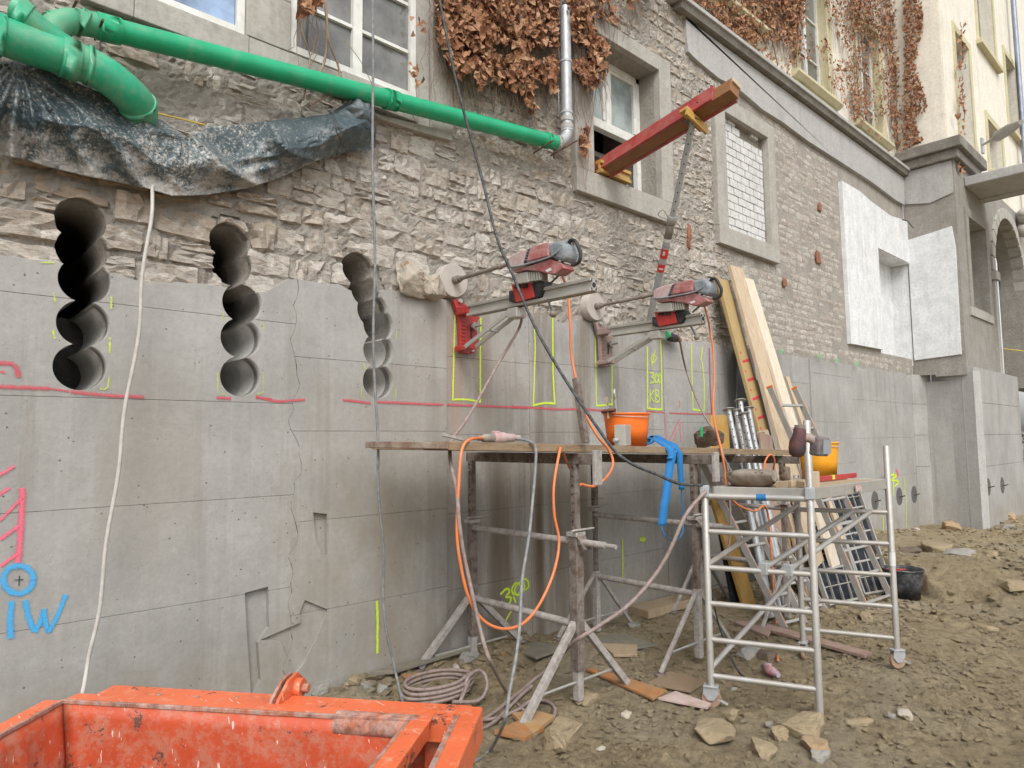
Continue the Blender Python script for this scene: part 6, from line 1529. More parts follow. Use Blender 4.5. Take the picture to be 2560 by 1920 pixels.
cable([oX(*E2(1480, 480), X2), oY(*K7(1200, 600), -.9), oY(*K7(1222, 720), -.85), oY(*K7(1230, 900), -.9), oY(*K7(1226, 1060), -1.1), oY(*K7(1235, 1180), -1.3), oY(*K7(1258, 1300), -1.48), oY(*K7(1282, 1400), -1.56), oY(*K7(1296, 1500), -1.56), oY(*K7(1302, 1600), -1.55), oY(*L3(1360, 40), -1.5), oY(*L3(1480, 92), -1.5), oY(*L3(1540, 60), -1.45), oY(*L3(1565, 150), -1.4), oY(*L3(1578, 330), -1.4), oY(*L3(1595, 600), -1.4), oY(*L3(1620, 850), -1.45), G(*L3(1622, 1000), .04)], .011, M_['orange_cable'], 'orange cable from the right core drill down through the scaffold to the mud', group='orange cables')
cable([oY(*Q(775, 1045), -1.56), oY(*Q(785, 940), -1.57), oY(*Q(815, 880), -1.58), oY(*Q(850, 880), -1.58), oY(*Q(868, 940), -1.57), oY(*Q(850, 1045), -1.5)], .010, M_['orange_cable'], 'short orange cable loop hanging at the right end of the table', group='orange cables')
cable([oX(*E1(1045, 1060), X1), dT((1120, 710), -.5), dT((1080, 780), -.65), dT((1035, 860), -.8), dT((1000, 915), -.95), dT((978, 950), -1.1), dT((975, 1000), -1.4), dT((985, 1060), -1.55), oY(*L2(1240, 150), -1.6), oY(*L2(1275, 400), -1.6), oY(*L2(1320, 620), -1.65), oY(*L2(1385, 850), -1.7), oY(*L2(1440, 1030), -1.8), G(*L2(1520, 1190), .03), G(*L2(1620, 1290), .02), G(*L2(1690, 1350), .02)], .013, M_['brown_hose'], 'brown water hose from the left core drill down past the trestle to the ground', 'hose', 'hose')
cable([oX(*E2(1175, 760), X2), oX(*E2(1200, 880), X2), oY(*K7(1060, 880), -.8), oY(*K7(1110, 1040), -1.0), oY(*K7(1180, 1180), -1.2), oY(*K7(1250, 1280), -1.42), oY(*K7(1285, 1400), -1.54), oY(*K7(1320, 1530), -1.54), oY(*L3(1330, 230), -1.5), oY(*L3(1290, 380), -1.45)], .011, M_['brown_hose'], 'brown hose from the right core drill down to the end of the table', 'hose', 'hose')
cable([G(*L3(1180, 200), 1.2), oY(*L3(1200, 450), -1.7), oY(*L3(1240, 700), -1.7), oY(*L3(1300, 900), -1.7), G(*L3(1370, 1060), .02), G(*L3(1450, 1120), .02), G(*L3(1530, 1120), .02)], .008, M_['black_cable'], 'thin black cable trailing from the trestle to the plug on the mud')
pc = G(*L3(1575, 1065), .045); connector(pc, (-.5, -.85, 0), 'muddy red and light blue plug lying on the mud under the scaffold', .24, mk('red_blue_plug', (.35, .42, .50), (.4, .12, .14), sc_=10, rough=.6, dust=(.4, .36, .3), damt=.3))
# coil of hose behind the skip
cps = []
for k in range(34):
    a = k*2*math.pi/8.5; c_ = G(*L2(1080, 1240)); cps.append(Vector((c_.x+.30*math.cos(a)*(1+.06*math.sin(k*2.1))+.05, c_.y+.20*math.sin(a), gzf(c_.x, c_.y)+.03+.004*k)))
cps += [G(*L2(1240, 1265), .05), G(*L2(1265, 1180), .10), G(*L2(1290, 1110), .16), oD(*L2(1350, 1065), proj(G(*L2(1350, 1200)))[2]), oD(*L2(1400, 1085), proj(G(*L2(1400, 1200)))[2]), G(*L2(1410, 1170), .08), G(*L2(1350, 1250), .04), G(*L2(1200, 1255), .08)]
cable(cps, .014, M_['brown_hose'], 'coil of mud coloured hose on the ground behind the skip', 'hose', 'hose', n=4)
cable([G(*L2(1340, 1375), .02), G(*L2(1450, 1360), .02), G(*L2(1530, 1335), .02), G(*L2(1600, 1300), .02), G(*L3(80, 1270), .02), G(*L3(140, 1245), .03), G(*L3(215, 1255), .03), G(*L3(262, 1300), .02), G(*L3(250, 1360), .02)], .014, M_['brown_hose'], 'hose snaking over the mud between the skip and the near trestle foot', 'hose', 'hose')
cable([G(*L2(1340, 1440), .02), G(*L2(1440, 1390), .02), G(*L2(1520, 1310), .03), G(*L2(1600, 1230), .03), G(*L2(1680, 1160), .04)], .014, M_['brown_hose'], 'second hose crossing the mud right beside the skip corner', 'hose', 'hose')
cable([G(*L2(930, 1530), .02), G(*L2(885, 1590), .02), G(*L2(880, 1650), .02), G(*L2(905, 1700), .02)], .011, M_['grey_cable'], 'grey cable lying in the gap between skip tub and its side arm')

# ------------------------------------------------------------------ boards and stones on the ground
def gboard(quad, h, mat, label, name='board', cat='board', lift=.0):
    P = [G(*q) for q in quad]; zz = sum(gzf(p.x, p.y) for p in P)/4+.012+lift
    return tag(MB().prism([Vector((p.x, p.y, zz)) for p in P], (0, 0, h), .003).build(name, mat), label, cat)
gboard([L2(690, 1110), L2(1240, 930), L2(1340, 970), L2(840, 1155)], .03, M_['slate'], 'grey wet board under the left trestle foot', lift=.03)
gboard([L2(885, 1150), L2(1000, 1090), L2(1110, 1105), L2(930, 1160)], .02, M_['wet_wood'], 'small orange wood splinter in front of the grey board')
gboard([L2(1345, 840), L2(1490, 825), L2(1620, 930), L2(1500, 1010)], .02, M_['wet_wood'], 'orange wet board beneath the back leg of the left trestle')
gboard([L3(0, 960), L3(150, 910), L3(330, 960), L3(150, 1030)], .02, M_['slate'], 'dark grey board lying left of the near trestle post')
gboard([L3(420, 880), L3(640, 845), L3(890, 930), L3(700, 960)], .02, M_['slate'], 'dark pointed board under the table beside the wall')
gboard([L3(540, 920), L3(765, 925), L3(765, 995), L3(620, 990)], .03, M_['plank_tan'], 'short splintered tan plank behind the near trestle foot')
gboard([L3(450, 1070), L3(520, 1060), L3(945, 1220), L3(860, 1262)], .022, M_['wet_wood'], 'long orange board under the right foot of the near trestle')
gboard([L3(890, 1240), L3(1000, 1215), L3(1215, 1290), L3(1190, 1315)], .02, mk('pink_stained_board', (.5, .40, .38), (.4, .28, .24), rough=.7, dust=(.3, .24, .17), damt=.3), 'pinkish board end beside the scaffold castor')
gboard([L3(820, 1150), L3(960, 1090), L3(1190, 1150), L3(1090, 1210)], .018, mk('muddy_brown_board', (.25, .16, .09), (.2, .14, .09), rough=.8, dust=(.22, .17, .11), damt=.5), 'muddy brown plate under the tall trestle leg')
gboard([L3(0, 1370), L3(130, 1320), L3(260, 1370), L3(130, 1480)], .03, mk('ochre_board', (.42, .23, .08), (.34, .19, .08), rough=.7, dust=(.36, .3, .22), damt=.35), 'ochre board under the near trestle foot')
gboard([L2(1450, 1470), L2(1640, 1400), L2(1760, 1440), L2(1640, 1500)], .03, M_['wet_wood'], 'orange board end poking out by the near trestle foot')
gboard([L3(710, 715), L3(1090, 620), L3(1270, 620), L3(830, 765)], .09, M_['plank_tan'], 'thick timber sleeper lying under the table against the wall', 'timber', 'timber')
gboard([L4(20, 810), L4(60, 790), L4(730, 985), L4(690, 1000)], .03, M_['ply'], 'long brown batten lying on the mud behind the scaffold', 'batten', 'batten')
gboard([L3(1350, 790), L3(1420, 780), L3(1580, 850), L3(1560, 870)], .03, M_['ply'], 'short brown batten lying between the ladders and scaffold', 'batten', 'batten')
def grock(q, s, seed, mat, label, rot=0, sink=.3, **kw):
    p = G(*q); return rock((p.x, p.y, gzf(p.x, p.y)+s[2]*(.5-sink-.1)), s, seed, mat, label, rot, **kw)
grock(L3(300, 1530), (.34, .24, .22), 31, 'rock', 'large square clay covered stone in front of the near trestle foot', .3, .15)
grock(L3(1230, 1470), (.42, .30, .16), 36, 'rock', 'flat broken stone slab in the middle foreground mud', .5, .2)
grock(L3(1330, 1400), (.17, .13, .10), 37, 'rock', 'small stone on top of the flat slab in the foreground', .2, -.5)
grock(L4(300, 1440), (.42, .34, .18), 38, 'rock', 'wide clay covered stone in the foreground below the near scaffold post', .2, .2)
grock(L4(390, 1560), (.24, .18, .12), 39, 'rock_orange', 'ochre stone with a pale broken face in the foreground', .6, .2)
grock(L4(420, 1600), (.2, .12, .08), 40, 'rock_grey', 'grey stone chip before the ochre stone', .1, .2)
grock(L4(60, 1570), (.22, .18, .12), 41, 'rock', 'muddy lump at the bottom edge left of the ochre stone', .6, .3)
grock(L4(650, 1390), (.26, .09, .05), 42, 'rock', 'thin flat stone sliver in the mud right of the near scaffold post', -.5, .2)
grock(L4(930, 1350), (.15, .12, .08), 43, 'rock_pale', 'pale wet stone in the open mud at the right', .4, .2)
grock(L4(850, 1345), (.09, .07, .05), 44, 'rock_grey', 'small bluish stone beside the pale one', .4, .2)
grock(L4(100, 1410), (.09, .07, .06), 45, 'rock_grey', 'small grey pebble left of the wide foreground stone', .4, .2)
grock(L4(1210, 200), (.55, .40, .30), 46, 'rock_orange', 'big ochre boulder on the soil bank by the far wall', .4, .25)
grock(L4(1360, 165), (.45, .3, .18), 47, 'rock_dark', 'dark flat rock at the foot of the far wall', .1, .3)
grock(L4(1560, 130), (.65, .5, .45), 48, 'rock_orange', 'brown boulder at the right edge by the wall end', .6, .3)
grock(L4(1500, 90), (.5, .3, .3), 49, 'rock_grey', 'bluish grey slab behind the brown boulder at the wall end', .9, .2)
grock(L4(1560, 190), (.4, .3, .12), 50, 'rock_grey', 'flat grey slab before the brown boulder', .2, .3)
grock(L4(1130, 330), (.9, .6, .28), 51, 'rock', 'broad muddy rock ledge on the soil bank', .3, .35)
grock(L4(1450, 350), (.3, .22, .12), 52, 'rock', 'angular stone on top of the soil bank at the right', .3, .2)
grock(L4(1270, 480), (.7, .5, .16), 53, 'rock_grey', 'grey ledge stone under the edge of the soil bank', .2, .4)
grock(L4(960, 340), (.5, .35, .14), 54, 'rock_dark', 'dark flat stone on the bank just behind the tub', .2, .3)
grock(L4(1600, 670), (.5, .35, .14), 55, 'rock', 'flat stone slab at the right edge in front of the bank', .4, .35)
grock(L4(1400, 800), (.35, .25, .12), 56, 'rock', 'half buried stone in the mud at the right', .9, .4)
grock(L4(1000, 210), (.2, .15, .1), 57, 'rock_pale', 'small pale stone near the shovel', .9, .3)
grock(L4(690, 750), (.28, .18, .1), 58, 'rock', 'stone at the foot of the long ladder', .5, .3)
grock(L4(90, 990), (.30, .2, .09), 59, 'rock_dark', 'dark flat stone beside the plug under the scaffold', .4, .2)
grock(L3(1440, 960), (.4, .2, .10), 60, 'slab' if False else 'rock_grey', 'grey flat stone under the scaffold frame', .1, .3)
grock(L3(700, 1340), (.10, .08, .05), 61, 'rock_pale', 'pale chip in the foreground mud left of the flat slab', .1, .2)
grock(L3(540, 1550), (.10, .06, .03), 62, 'rock_pale', 'thin pale chip beside the large square stone', .1, .2)
grock(L3(1355, 1185), (.07, .05, .03), 63, 'rock_grey', 'small bluish chip under the scaffold rungs', .1, .1)
grock(L2(400, 1205), (.18, .12, .10), 64, 'rock_grey', 'grey stone just behind the skip at the wall foot', .3, .2)
grock(L2(670, 1185), (.11, .09, .09), 65, 'rock_grey', 'small cubic grey stone behind the skip', .3, .1)
grock(L2(775, 1195), (.13, .10, .09), 66, 'rock_grey', 'grey stone behind the skip left of the hose coil', .9, .1)
grock(L2(600, 1190), (.16, .12, .08), 67, 'rock', 'muddy stone behind the skip, against the wall', .9, .2)
grock(L2(560, 1160), (.12, .10, .08), 68, 'rock', 'brown stone at the wall foot behind the skip', .1, .2)
grock(L2(1220, 1125), (.22, .07, .07), 69, 'rock_pale', 'long pale stone lying left of the upright hose loop', .9, .1)
grock(L2(1300, 1010), (.26, .18, .12), 70, 'rock_grey', 'grey slab stone under the left trestle', .3, .2)
grock(L2(1290, 1080), (.18, .15, .10), 71, 'rock', 'brown stone beneath the left trestle post', .9, .2)
grock(L3(440, 1250), (.26, .22, .10), 72, 'rock', 'flat muddy stone below the near trestle post', .2, .3)
grock(L3(740, 800), (.2, .14, .08), 73, 'rock_grey', 'grey stone at the corner of the thick sleeper', .2, .2)
grock(L3(1630, 1480), (.16, .14, .14), 74, 'rock', 'stone in the foreground beside the wide one, left', .2, .3)
# broken stones on the concrete ledge
p = oY(*K6(985, 350), -.02); rock((p.x, -.03, p.z), (.52, .26, .38), 81, 'rock_pale', 'broken white stone standing on the concrete ledge beside the core bit', .1, None)
p = oY(*K6(1090, 370), -.10); rock((p.x, -.10, p.z-.02), (.28, .22, .26), 82, 'rock_pale', 'ragged stone lump wedged between the white stone and the core bit', .5, None)
for i, (q, s_) in enumerate((((620, 345), (.5, .14, .16)), ((430, 335), (.5, .14, .15)), ((420, 230), (.55, .12, .16)))):
    pass
# small battery tool on ledge by second drill
tl_ = thing('angle_tool', 'black and red hand tool with green collar on the ledge under the right drill', 'power tool', oY(*E2(1080, 850), -.06))
q = lambda x, y: oY(*E2(x, y), -.08)
MB().tube([q(1030, 815), q(1060, 818)], .05, 12).build('collar', mk('green_rubber', (.05, .35, .15)), tl_); MB().tube([q(1055, 820), q(1090, 845), q(1150, 860)], [.045, .06, .05], 12).build('body', M_['rubber'], tl_); MB().tube([q(1140, 850), q(1200, 875)], [.05, .035], 12).build('tail', M_['drill_red'], tl_)
# loose clods: nobody could count them
pos = []; cl = MB(); H = [hull(900+i, 9, (1, 1, .7), 0) for i in range(14)]
r2 = random.Random(11); cnt = 0
while cnt < 13000:
    u = r2.random(); x = r2.uniform(1.0, 9.5) if u < .8 else r2.uniform(9, 20); y = r2.uniform(-4.2, -.02)
    if not seen((x, y, 0), 40): cnt += .2; continue
    d = float(fbm(np.array(x*1.7+3), np.array(y*1.7), 3))
    if r2.random() > .45+d*1.1: continue
    dist = math.hypot(x, y+5.1)
    s = min(.11, .008+.018*r2.random()**3*3.5)*(1 if x < 9 else 1.8)
    if y > -.6 and x < 4.6: s *= 1.5
    v, f = H[r2.randrange(14)]; a = r2.uniform(0, 6.28); ca, sa = math.cos(a), math.sin(a); g = gzf(x, y)
    sx, sy = s*r2.uniform(.7, 1.5), s*r2.uniform(.6, 1.1)
    cl.add([(x+(q.x*ca-q.y*sa)*sx, y+(q.x*sa+q.y*ca)*sy, g+s*.12+q.z*s*r2.uniform(.7, .9)) for q in v], f); cnt += 1
for i in range(380):
    x = r2.uniform(1.5, 9.5) if i < 300 else r2.uniform(8.5, 21); y = r2.uniform(-4.0, -.05)
    if not seen((x, y, 0), 30): continue
    if i >= 300 and r2.random() < .45: x = LA.x+r2.random()*(LC.x-LA.x); y = LA.y+(x-LA.x)*(LC.y-LA.y)/(LC.x-LA.x)+r2.uniform(-.25, .5)
    s = r2.uniform(.05, .12)*(1 if x < 8 else 2.2); v, f = hull(7000+i, 12, (1, .8, .5), 1, .05); a = r2.uniform(0, 6.28); ca, sa = math.cos(a), math.sin(a); g = gzf(x, y)
    cl.add([(x+(q.x*ca-q.y*sa)*s, y+(q.x*sa+q.y*ca)*s, g-s*.03+q.z*s) for q in v], f)
tag(cl.build('clods', M_['clod']), 'loose clods of clay and stone chips scattered over the ground', 'rubble', kind='stuff')
# gravel slope beyond the wall end
gvs = MB(); 
for i in range(1500):
    x = r2.uniform(23.5, 28); y = r2.uniform(-2.5, 1.5); v, f = H[i % 14]; s = r2.uniform(.06, .22)
    z0_ = .2+(x-23.5)*.42+(y+2.5)*.1
    gvs.add([(x+q.x*s, y+q.y*s, z0_+q.z*s) for q in v], f)
gvs.add([(23.3, -3, -.2), (28.2, -3, 1.9), (28.2, 1.6, 2.3), (23.3, 1.6, .3)], [(0, 1, 2, 3)])
tag(gvs.build('gravel', M_['rock_grey']), 'grey gravel heap beyond the end of the concrete wall', 'gravel', kind='stuff')

# ------------------------------------------------------------------ spray paint
def cfront(x, z):
    for (x0, x1, y, js, tops) in cols:
        if x0 <= x < x1: return y if z < conc_top(x) else -.0
    return .02
def paint_mat(name, c, edge=.5):
    n = NT(name); uv = n.n('UVMap').outputs[0]; s = n.n('SeparateXYZ'); n.l(uv, s.inputs[0])
    d = n.math('ABSOLUTE', n.math('SUBTRACT', s.outputs[1], .5))
    d = n.math('MULTIPLY', d, 2.0)
    p = n.pos(); a = n.math('SUBTRACT', n.math('ADD', 1.0, n.math('MULTIPLY', n.math('SUBTRACT', n.noise(p, 60, 6, .8), .5), 1.3)), d)
    al = n.ramp(a, [(edge*.35, 0.), (edge*.35+.55, .86)])
    col = n.mix(n.noise(p, 20, 4), c, tuple(x*.8 for x in c))
    n.m.blend_method = 'BLEND' if hasattr(n.m, 'blend_method') else None
    return n.fin(col, .7, 0, None, al)
PM = {'y': paint_mat('fluorescent_yellow_spray', (.66, .86, .07)), 'r': paint_mat('red_spray_line', (.62, .10, .13), 1.05), 'p': paint_mat('fluorescent_pink_spray', (.85, .16, .24), .7), 'b': paint_mat('light_blue_spray', (.07, .42, .78)), 'f': paint_mat('faint_yellow_spray', (.60, .74, .12), 1.9), 'k': paint_mat('black_marker', (.02, .02, .02), .2), 'm': paint_mat('magenta_line', (.40, .03, .12), .4), 'g': paint_mat('green_spray', (.08, .6, .22), .8)}
SN = [0]
def stroke(fn, pts, wd, key, label=None, closed=False, sm=4, off=.004):
    P2 = [Vector((fn(*q)[0], fn(*q)[1], 0)) for q in pts]; P2 = smooth_path(P2, sm) if sm > 1 else P2
    # resample
    Q2 = [P2[0]]
    for a, b in zip(P2[:-1], P2[1:]):
        n_ = max(1, int((b-a).length/14)); Q2 += [a.lerp(b, (k+1)/n_) for k in range(n_)]
    W = []; SN[0] = (SN[0]+1) % 7
    for qi, q in enumerate(Q2):
        w0 = oY(q.x, q.y, 0); y = cfront(w0.x, w0.z)-off-SN[0]*.0004-qi*.00006; W.append(oY(q.x, q.y, y))
    vs = []; uv = []; L = 0; dprev = None
    for i, p in enumerate(W):
        d = (W[min(i+1, len(W)-1)]-W[max(i-1, 0)]); d.y = 0
        d = d.normalized() if d.length > 1e-6 else Vector((1, 0, 0))
        s = Vector((-d.z, 0, d.x))*wd/2; vs += [p-s, p+s]; uv += [(i*.1, 0), (i*.1, 1)]
    fs = [(2*i, 2*i+1, 2*i+3, 2*i+2) for i in range(len(W)-1)]
    # make faces point to the camera side
    m = MB(); m.add(vs, [f[::-1] for f in fs]); me = m.mesh('paint_mark'); me.materials.append(PM[key])
    ul = me.uv_layers.new(name='UVMap')
    for lp_ in me.loops: ul.data[lp_.index].uv = uv[lp_.vertex_index]
    return link('paint_mark', me, cw, label=label)
Y_ = .034
stroke(K6, [(1216, 520), (1208, 750), (1200, 1078)], Y_, 'y', 'yellow sprayed rectangle under the left drill', sm=1); stroke(K6, [(1200, 1072), (1240, 1070), (1300, 1072), (1372, 1086)], Y_, 'y'); stroke(K6, [(1372, 570), (1368, 800), (1368, 1090)], Y_, 'y', sm=1)
stroke(K7, [(135, 595), (142, 760), (130, 1108)], Y_, 'y', sm=1); stroke(K7, [(125, 1108), (200, 1092), (265, 1096)], Y_*1.2, 'y'); stroke(K7, [(248, 560), (250, 900), (260, 1100)], Y_*1.2, 'y', sm=1)
stroke(K7, [(510, 620), (510, 800), (515, 1108)], Y_, 'y', sm=1); stroke(K7, [(512, 1108), (560, 1105), (612, 1098)], Y_*1.2, 'y'); stroke(K7, [(610, 860), (610, 1110)], Y_, 'y', sm=1)
stroke(K7, [(825, 750), (826, 1000), (826, 1122)], Y_*1.3, 'y', sm=1); stroke(K7, [(822, 1122), (870, 1130), (918, 1130)], Y_*1.3, 'y'); stroke(K7, [(906, 690), (912, 900), (914, 1135)], Y_*1.3, 'y', sm=1)
stroke(K7, [(1093, 735), (1098, 950), (1104, 1130)], Y_*1.3, 'y', sm=1); stroke(K7, [(1100, 1130), (1135, 1135), (1172, 1138)], Y_*1.3, 'y'); stroke(K7, [(1162, 750), (1152, 832)], Y_*1.3, 'y', sm=1); stroke(K7, [(1160, 840), (1172, 960), (1172, 1140)], Y_*1.3, 'y', sm=1)
T_ = Y_*.85
# diameter sign, 300, KB
stroke(K7, [(862, 795), (850, 815), (850, 840), (862, 845), (876, 830), (878, 808), (862, 795)], T_, 'y', 'yellow diameter sign'); stroke(K7, [(874, 768), (862, 820), (852, 865)], T_, 'y', sm=1)
stroke(K7, [(841, 910), (856, 908), (866, 918), (852, 934), (866, 945), (862, 966), (842, 970)], T_, 'y', 'yellow sprayed number 300')
stroke(K7, [(882, 912), (872, 935), (876, 965), (888, 962), (892, 935), (882, 912)], T_, 'y'); stroke(K7, [(902, 912), (894, 935), (897, 968), (906, 962), (909, 935), (902, 912)], T_, 'y')
stroke(K7, [(842, 1010), (842, 1088)], T_, 'y', 'yellow sprayed letters KB', sm=1); stroke(K7, [(866, 1012), (844, 1050), (868, 1088)], T_, 'y', sm=1); stroke(K7, [(876, 1010), (876, 1086)], T_, 'y', sm=1); stroke(K7, [(876, 1012), (893, 1018), (890, 1040), (878, 1046), (898, 1058), (896, 1082), (876, 1086)], T_, 'y')
# rests of the yellow rectangles beside the drilled slots
stroke(K5, [(325, 420), (338, 480)], .05, 'f', sm=1); stroke(K5, [(680, 440), (678, 520)], .06, 'f', sm=1); stroke(K5, [(672, 690), (668, 790)], .06, 'f', sm=1); stroke(K5, [(665, 930), (655, 1000), (610, 1005)], .05, 'f'); stroke(K5, [(322, 650), (335, 700)], .06, 'f', sm=1); stroke(K5, [(250, 235), (330, 235)], .05, 'f', sm=1)
stroke(K5, [(1330, 900), (1328, 1035), (1380, 1038)], .03, 'f', sm=1); stroke(K5, [(1605, 900), (1605, 1030), (1570, 1038)], .03, 'f', sm=1); stroke(K5, [(1362, 540), (1362, 590)], .03, 'f', sm=1); stroke(K5, [(1610, 590), (1610, 640)], .03, 'f', sm=1)
stroke(K6, [(640, 1000), (645, 1055), (668, 1058)], .035, 'f', sm=1); stroke(K6, [(858, 640), (856, 700)], .035, 'f', sm=1); stroke(K6, [(855, 1000), (852, 1060)], .035, 'f', sm=1); stroke(K6, [(655, 850), (668, 890)], .04, 'f', sm=1)
# red levelling line
stroke(K5, [(-60, 990), (100, 995), (300, 1003)], .055, 'r', 'red sprayed levelling line'); stroke(K5, [(430, 1022), (650, 1045), (780, 1050), (880, 1055)], .05, 'r'); stroke(K5, [(1320, 1058), (1410, 1064)], .05, 'r'); stroke(K5, [(1560, 1055), (1660, 1070)], .04, 'r'); stroke(K5, [(300, 1003), (420, 1020)], .03, 'r')
stroke(K6, [(0, 1052), (120, 1080), (200, 1078), (300, 1070)], .045, 'r'); stroke(K6, [(530, 1072), (640, 1085), (700, 1095)], .05, 'r'); stroke(K6, [(740, 1085), (900, 1092), (1080, 1100), (1250, 1104)], .05, 'r'); stroke(K6, [(1250, 1106), (1400, 1110), (1660, 1122)], .05, 'r')
stroke(K7, [(0, 1115), (150, 1122), (300, 1130), (420, 1128), (560, 1138)], .055, 'r'); stroke(K7, [(820, 1143), (930, 1148)], .035, 'r'); stroke(K7, [(960, 1152), (1100, 1158), (1222, 1158)], .045, 'r')
stroke(K7, [(1203, 755), (1208, 960), (1218, 1160)], .035, 'm', 'dark red vertical line beside the last yellow rectangle', sm=1)
stroke(K5, [(-30, 850), (60, 850), (100, 880), (115, 935)], .06, 'r', 'red curved mark at the left edge'); stroke(K5, [(0, 900), (30, 905)], .04, 'r', sm=1)
# pink hatch, left
stroke(K5, [(-20, 1540), (50, 1500), (90, 1475)], .035, 'p', 'pink sprayed hatch marks at the left edge'); stroke(K5, [(-20, 1659), (60, 1610)], .035, 'p', sm=1)
stroke(K5, [(135, 1610), (135, 1659)], .06, 'p', sm=1); stroke(L1, [(135, 0), (130, 150), (122, 280), (108, 410)], .06, 'p', sm=1)
stroke(L1, [(0, 150), (135, 10)], .03, 'p', sm=1); stroke(L1, [(0, 265), (115, 180)], .04, 'p', sm=1); stroke(L1, [(0, 430), (110, 350)], .035, 'p', sm=1)
stroke(K7, [(1022, 1075), (1022, 1120)], .03, 'p', 'faint pink triangle below the red line', sm=1); stroke(K7, [(938, 1150), (942, 1340)], .03, 'p', sm=1); stroke(K7, [(955, 1330), (1022, 1190), (1030, 1330)], .035, 'p', sm=1); stroke(K7, [(990, 1320), (1000, 1270)], .03, 'p', sm=1)
# blue ring and letters
stroke(L1, [(112+92*math.cos(a), 510+85*math.sin(a)) for a in [2*math.pi*i/16 for i in range(17)]], .055, 'b', 'light blue sprayed ring with a cross inside')
stroke(L1, [(88, 512), (142, 510)], .008, 'k', sm=1); stroke(L1, [(118, 485), (115, 548)], .008, 'k', sm=1)
stroke(L1, [(72, 640), (62, 760), (65, 870)], .055, 'b', 'light blue sprayed letters I W', sm=1); stroke(L1, [(152, 635), (175, 740), (208, 825)], .052, 'b'); stroke(L1, [(212, 832), (250, 760), (270, 690)], .05, 'b', sm=1); stroke(L1, [(266, 690), (280, 780), (300, 830)], .05, 'b'); stroke(L1, [(296, 832), (350, 730), (402, 600)], .048, 'b')
# -3,00
M5 = .05
stroke(L2, [(1460, 675), (1505, 645)], M5, 'y', 'yellow sprayed level mark -3,00', sm=1); stroke(L2, [(1490, 600), (1530, 565), (1545, 585), (1525, 615), (1555, 620), (1545, 655), (1520, 665)], M5, 'y'); stroke(L2, [(1570, 615), (1585, 650)], M5, 'y', sm=1)
stroke(L2, [(1575, 540), (1560, 570), (1575, 600), (1610, 590), (1615, 550), (1590, 530), (1575, 540)], M5*.9, 'y'); stroke(L3, [(30, 540), (15, 580), (40, 605), (75, 560), (65, 520), (30, 540)], M5*.9, 'y'); stroke(L3, [(75, 575), (100, 555), (95, 515), (70, 505)], M5*.9, 'y')
stroke(L2, [(1500, 780), (1520, 765), (1545, 720), (1565, 690)], M5*.7, 'y')
stroke(L2, [(738, 640), (742, 760), (740, 960)], .045, 'y', 'yellow vertical spray stroke near the wall foot', sm=1)
stroke(L3, [(675, 265), (675, 540)], .05, 'y', sm=1); stroke(L3, [(780, 265), (815, 265)], .10, 'y', sm=1); stroke(L3, [(1105, 160), (1105, 240)], .06, 'y', sm=1)
stroke(K8, [(835, 1530), (885, 1535), (850, 1560), (895, 1570), (870, 1600)], .08, 'y', 'yellow level writing on the far wall'); stroke(K8, [(862, 1510), (862, 1659)], .08, 'y', sm=1); stroke(K8, [(930, 1540), (935, 1659)], .07, 'y', sm=1); stroke(K8, [(880, 1500), (892, 1520), (885, 1540)], .12, 'p'); stroke(L4, [(940, 0), (942, 195)], .06, 'y', sm=1); stroke(L4, [(800, 120), (802, 220)], .06, 'y', sm=1)
stroke(L4, [(1020, 20), (1050, 10), (1030, 50), (1035, 90)], .08, 'y')
for q in ((180, 770), (410, 800), (520, 825), (640, 850)): stroke(K8, [(q[0]-12, q[1]), (q[0]+8, q[1]+18), (q[0], q[1]-15)], .06, 'g', off=.05)
stroke(K5, [(1265, 1245), (1290, 1230), (1300, 1280)], .03, 'k') if False else None
# big stem tangle for the near ivy is built with it
# ------------------------------------------------------------------ dry ivy
def leaf_mesh(seed, s=1.0):
    r = random.Random(seed); pts = [(0, 0), (.28, -.12), (.55, .05), (.40, .30), (.30, .62), (.0, 1.0), (-.30, .62), (-.42, .30), (-.55, .05), (-.28, -.12)]
    vs = [Vector((0, 0, .38))]+[Vector((x*s*r.uniform(.85, 1.1), 0, (z)*s*r.uniform(.9, 1.1))) for x, z in pts]
    for v in vs: v.z -= .3*s; v.y = -.35*abs(v.x)*r.uniform(.4, 1.6)+r.uniform(-.08, .08)*s+.35*(v.z*v.z)*r.uniform(-1, 1)
    return vs, [(0, i+1, (i+1) % len(pts)+1) for i in range(len(pts))]
def leafmat():
    out = {}
    for nm_, at_ in (('dry_ivy_leaf', False), ('dry_ivy_leaf_mass', True)):
        n = NT(nm_); r = n.n('Attribute', attribute_name='rnd').outputs['Fac'] if at_ else n.n('ObjectInfo').outputs['Random']
        col = n.ramp(r, [(0., (.20, .085, .045)), (.3, (.34, .16, .085)), (.6, (.42, .23, .125)), (.85, (.55, .36, .22)), (1., (.36, .14, .07))])
        col = n.mix(n.noise(n.pos(), 30, 3), col, (.20, .09, .045))
        out[at_] = n.fin(col, .7, 0, n.bump(n.noise(n.pos(), 60, 3), .3, .004), spec=.3)
    return out
LM = leafmat()
LV = [leaf_mesh(i) for i in range(16)]; LME = []
for v, f in LV:
    me = bpy.data.meshes.new('leaf'); me.from_pydata([tuple(q) for q in v], [], f); me.update(); me.materials.append(LM[False]); LME.append(me)
def inpoly(x, y, P):
    c = False; j = len(P)-1
    for i in range(len(P)):
        if (P[i][1] > y) != (P[j][1] > y) and x < (P[j][0]-P[i][0])*(y-P[i][1])/(P[j][1]-P[i][1]+1e-9)+P[i][0]: c = not c
        j = i
    return c
M_['vine'] = mk('dry_vine_stem', (.30, .22, .16), (.2, .14, .1), rough=.9, bump=.3)
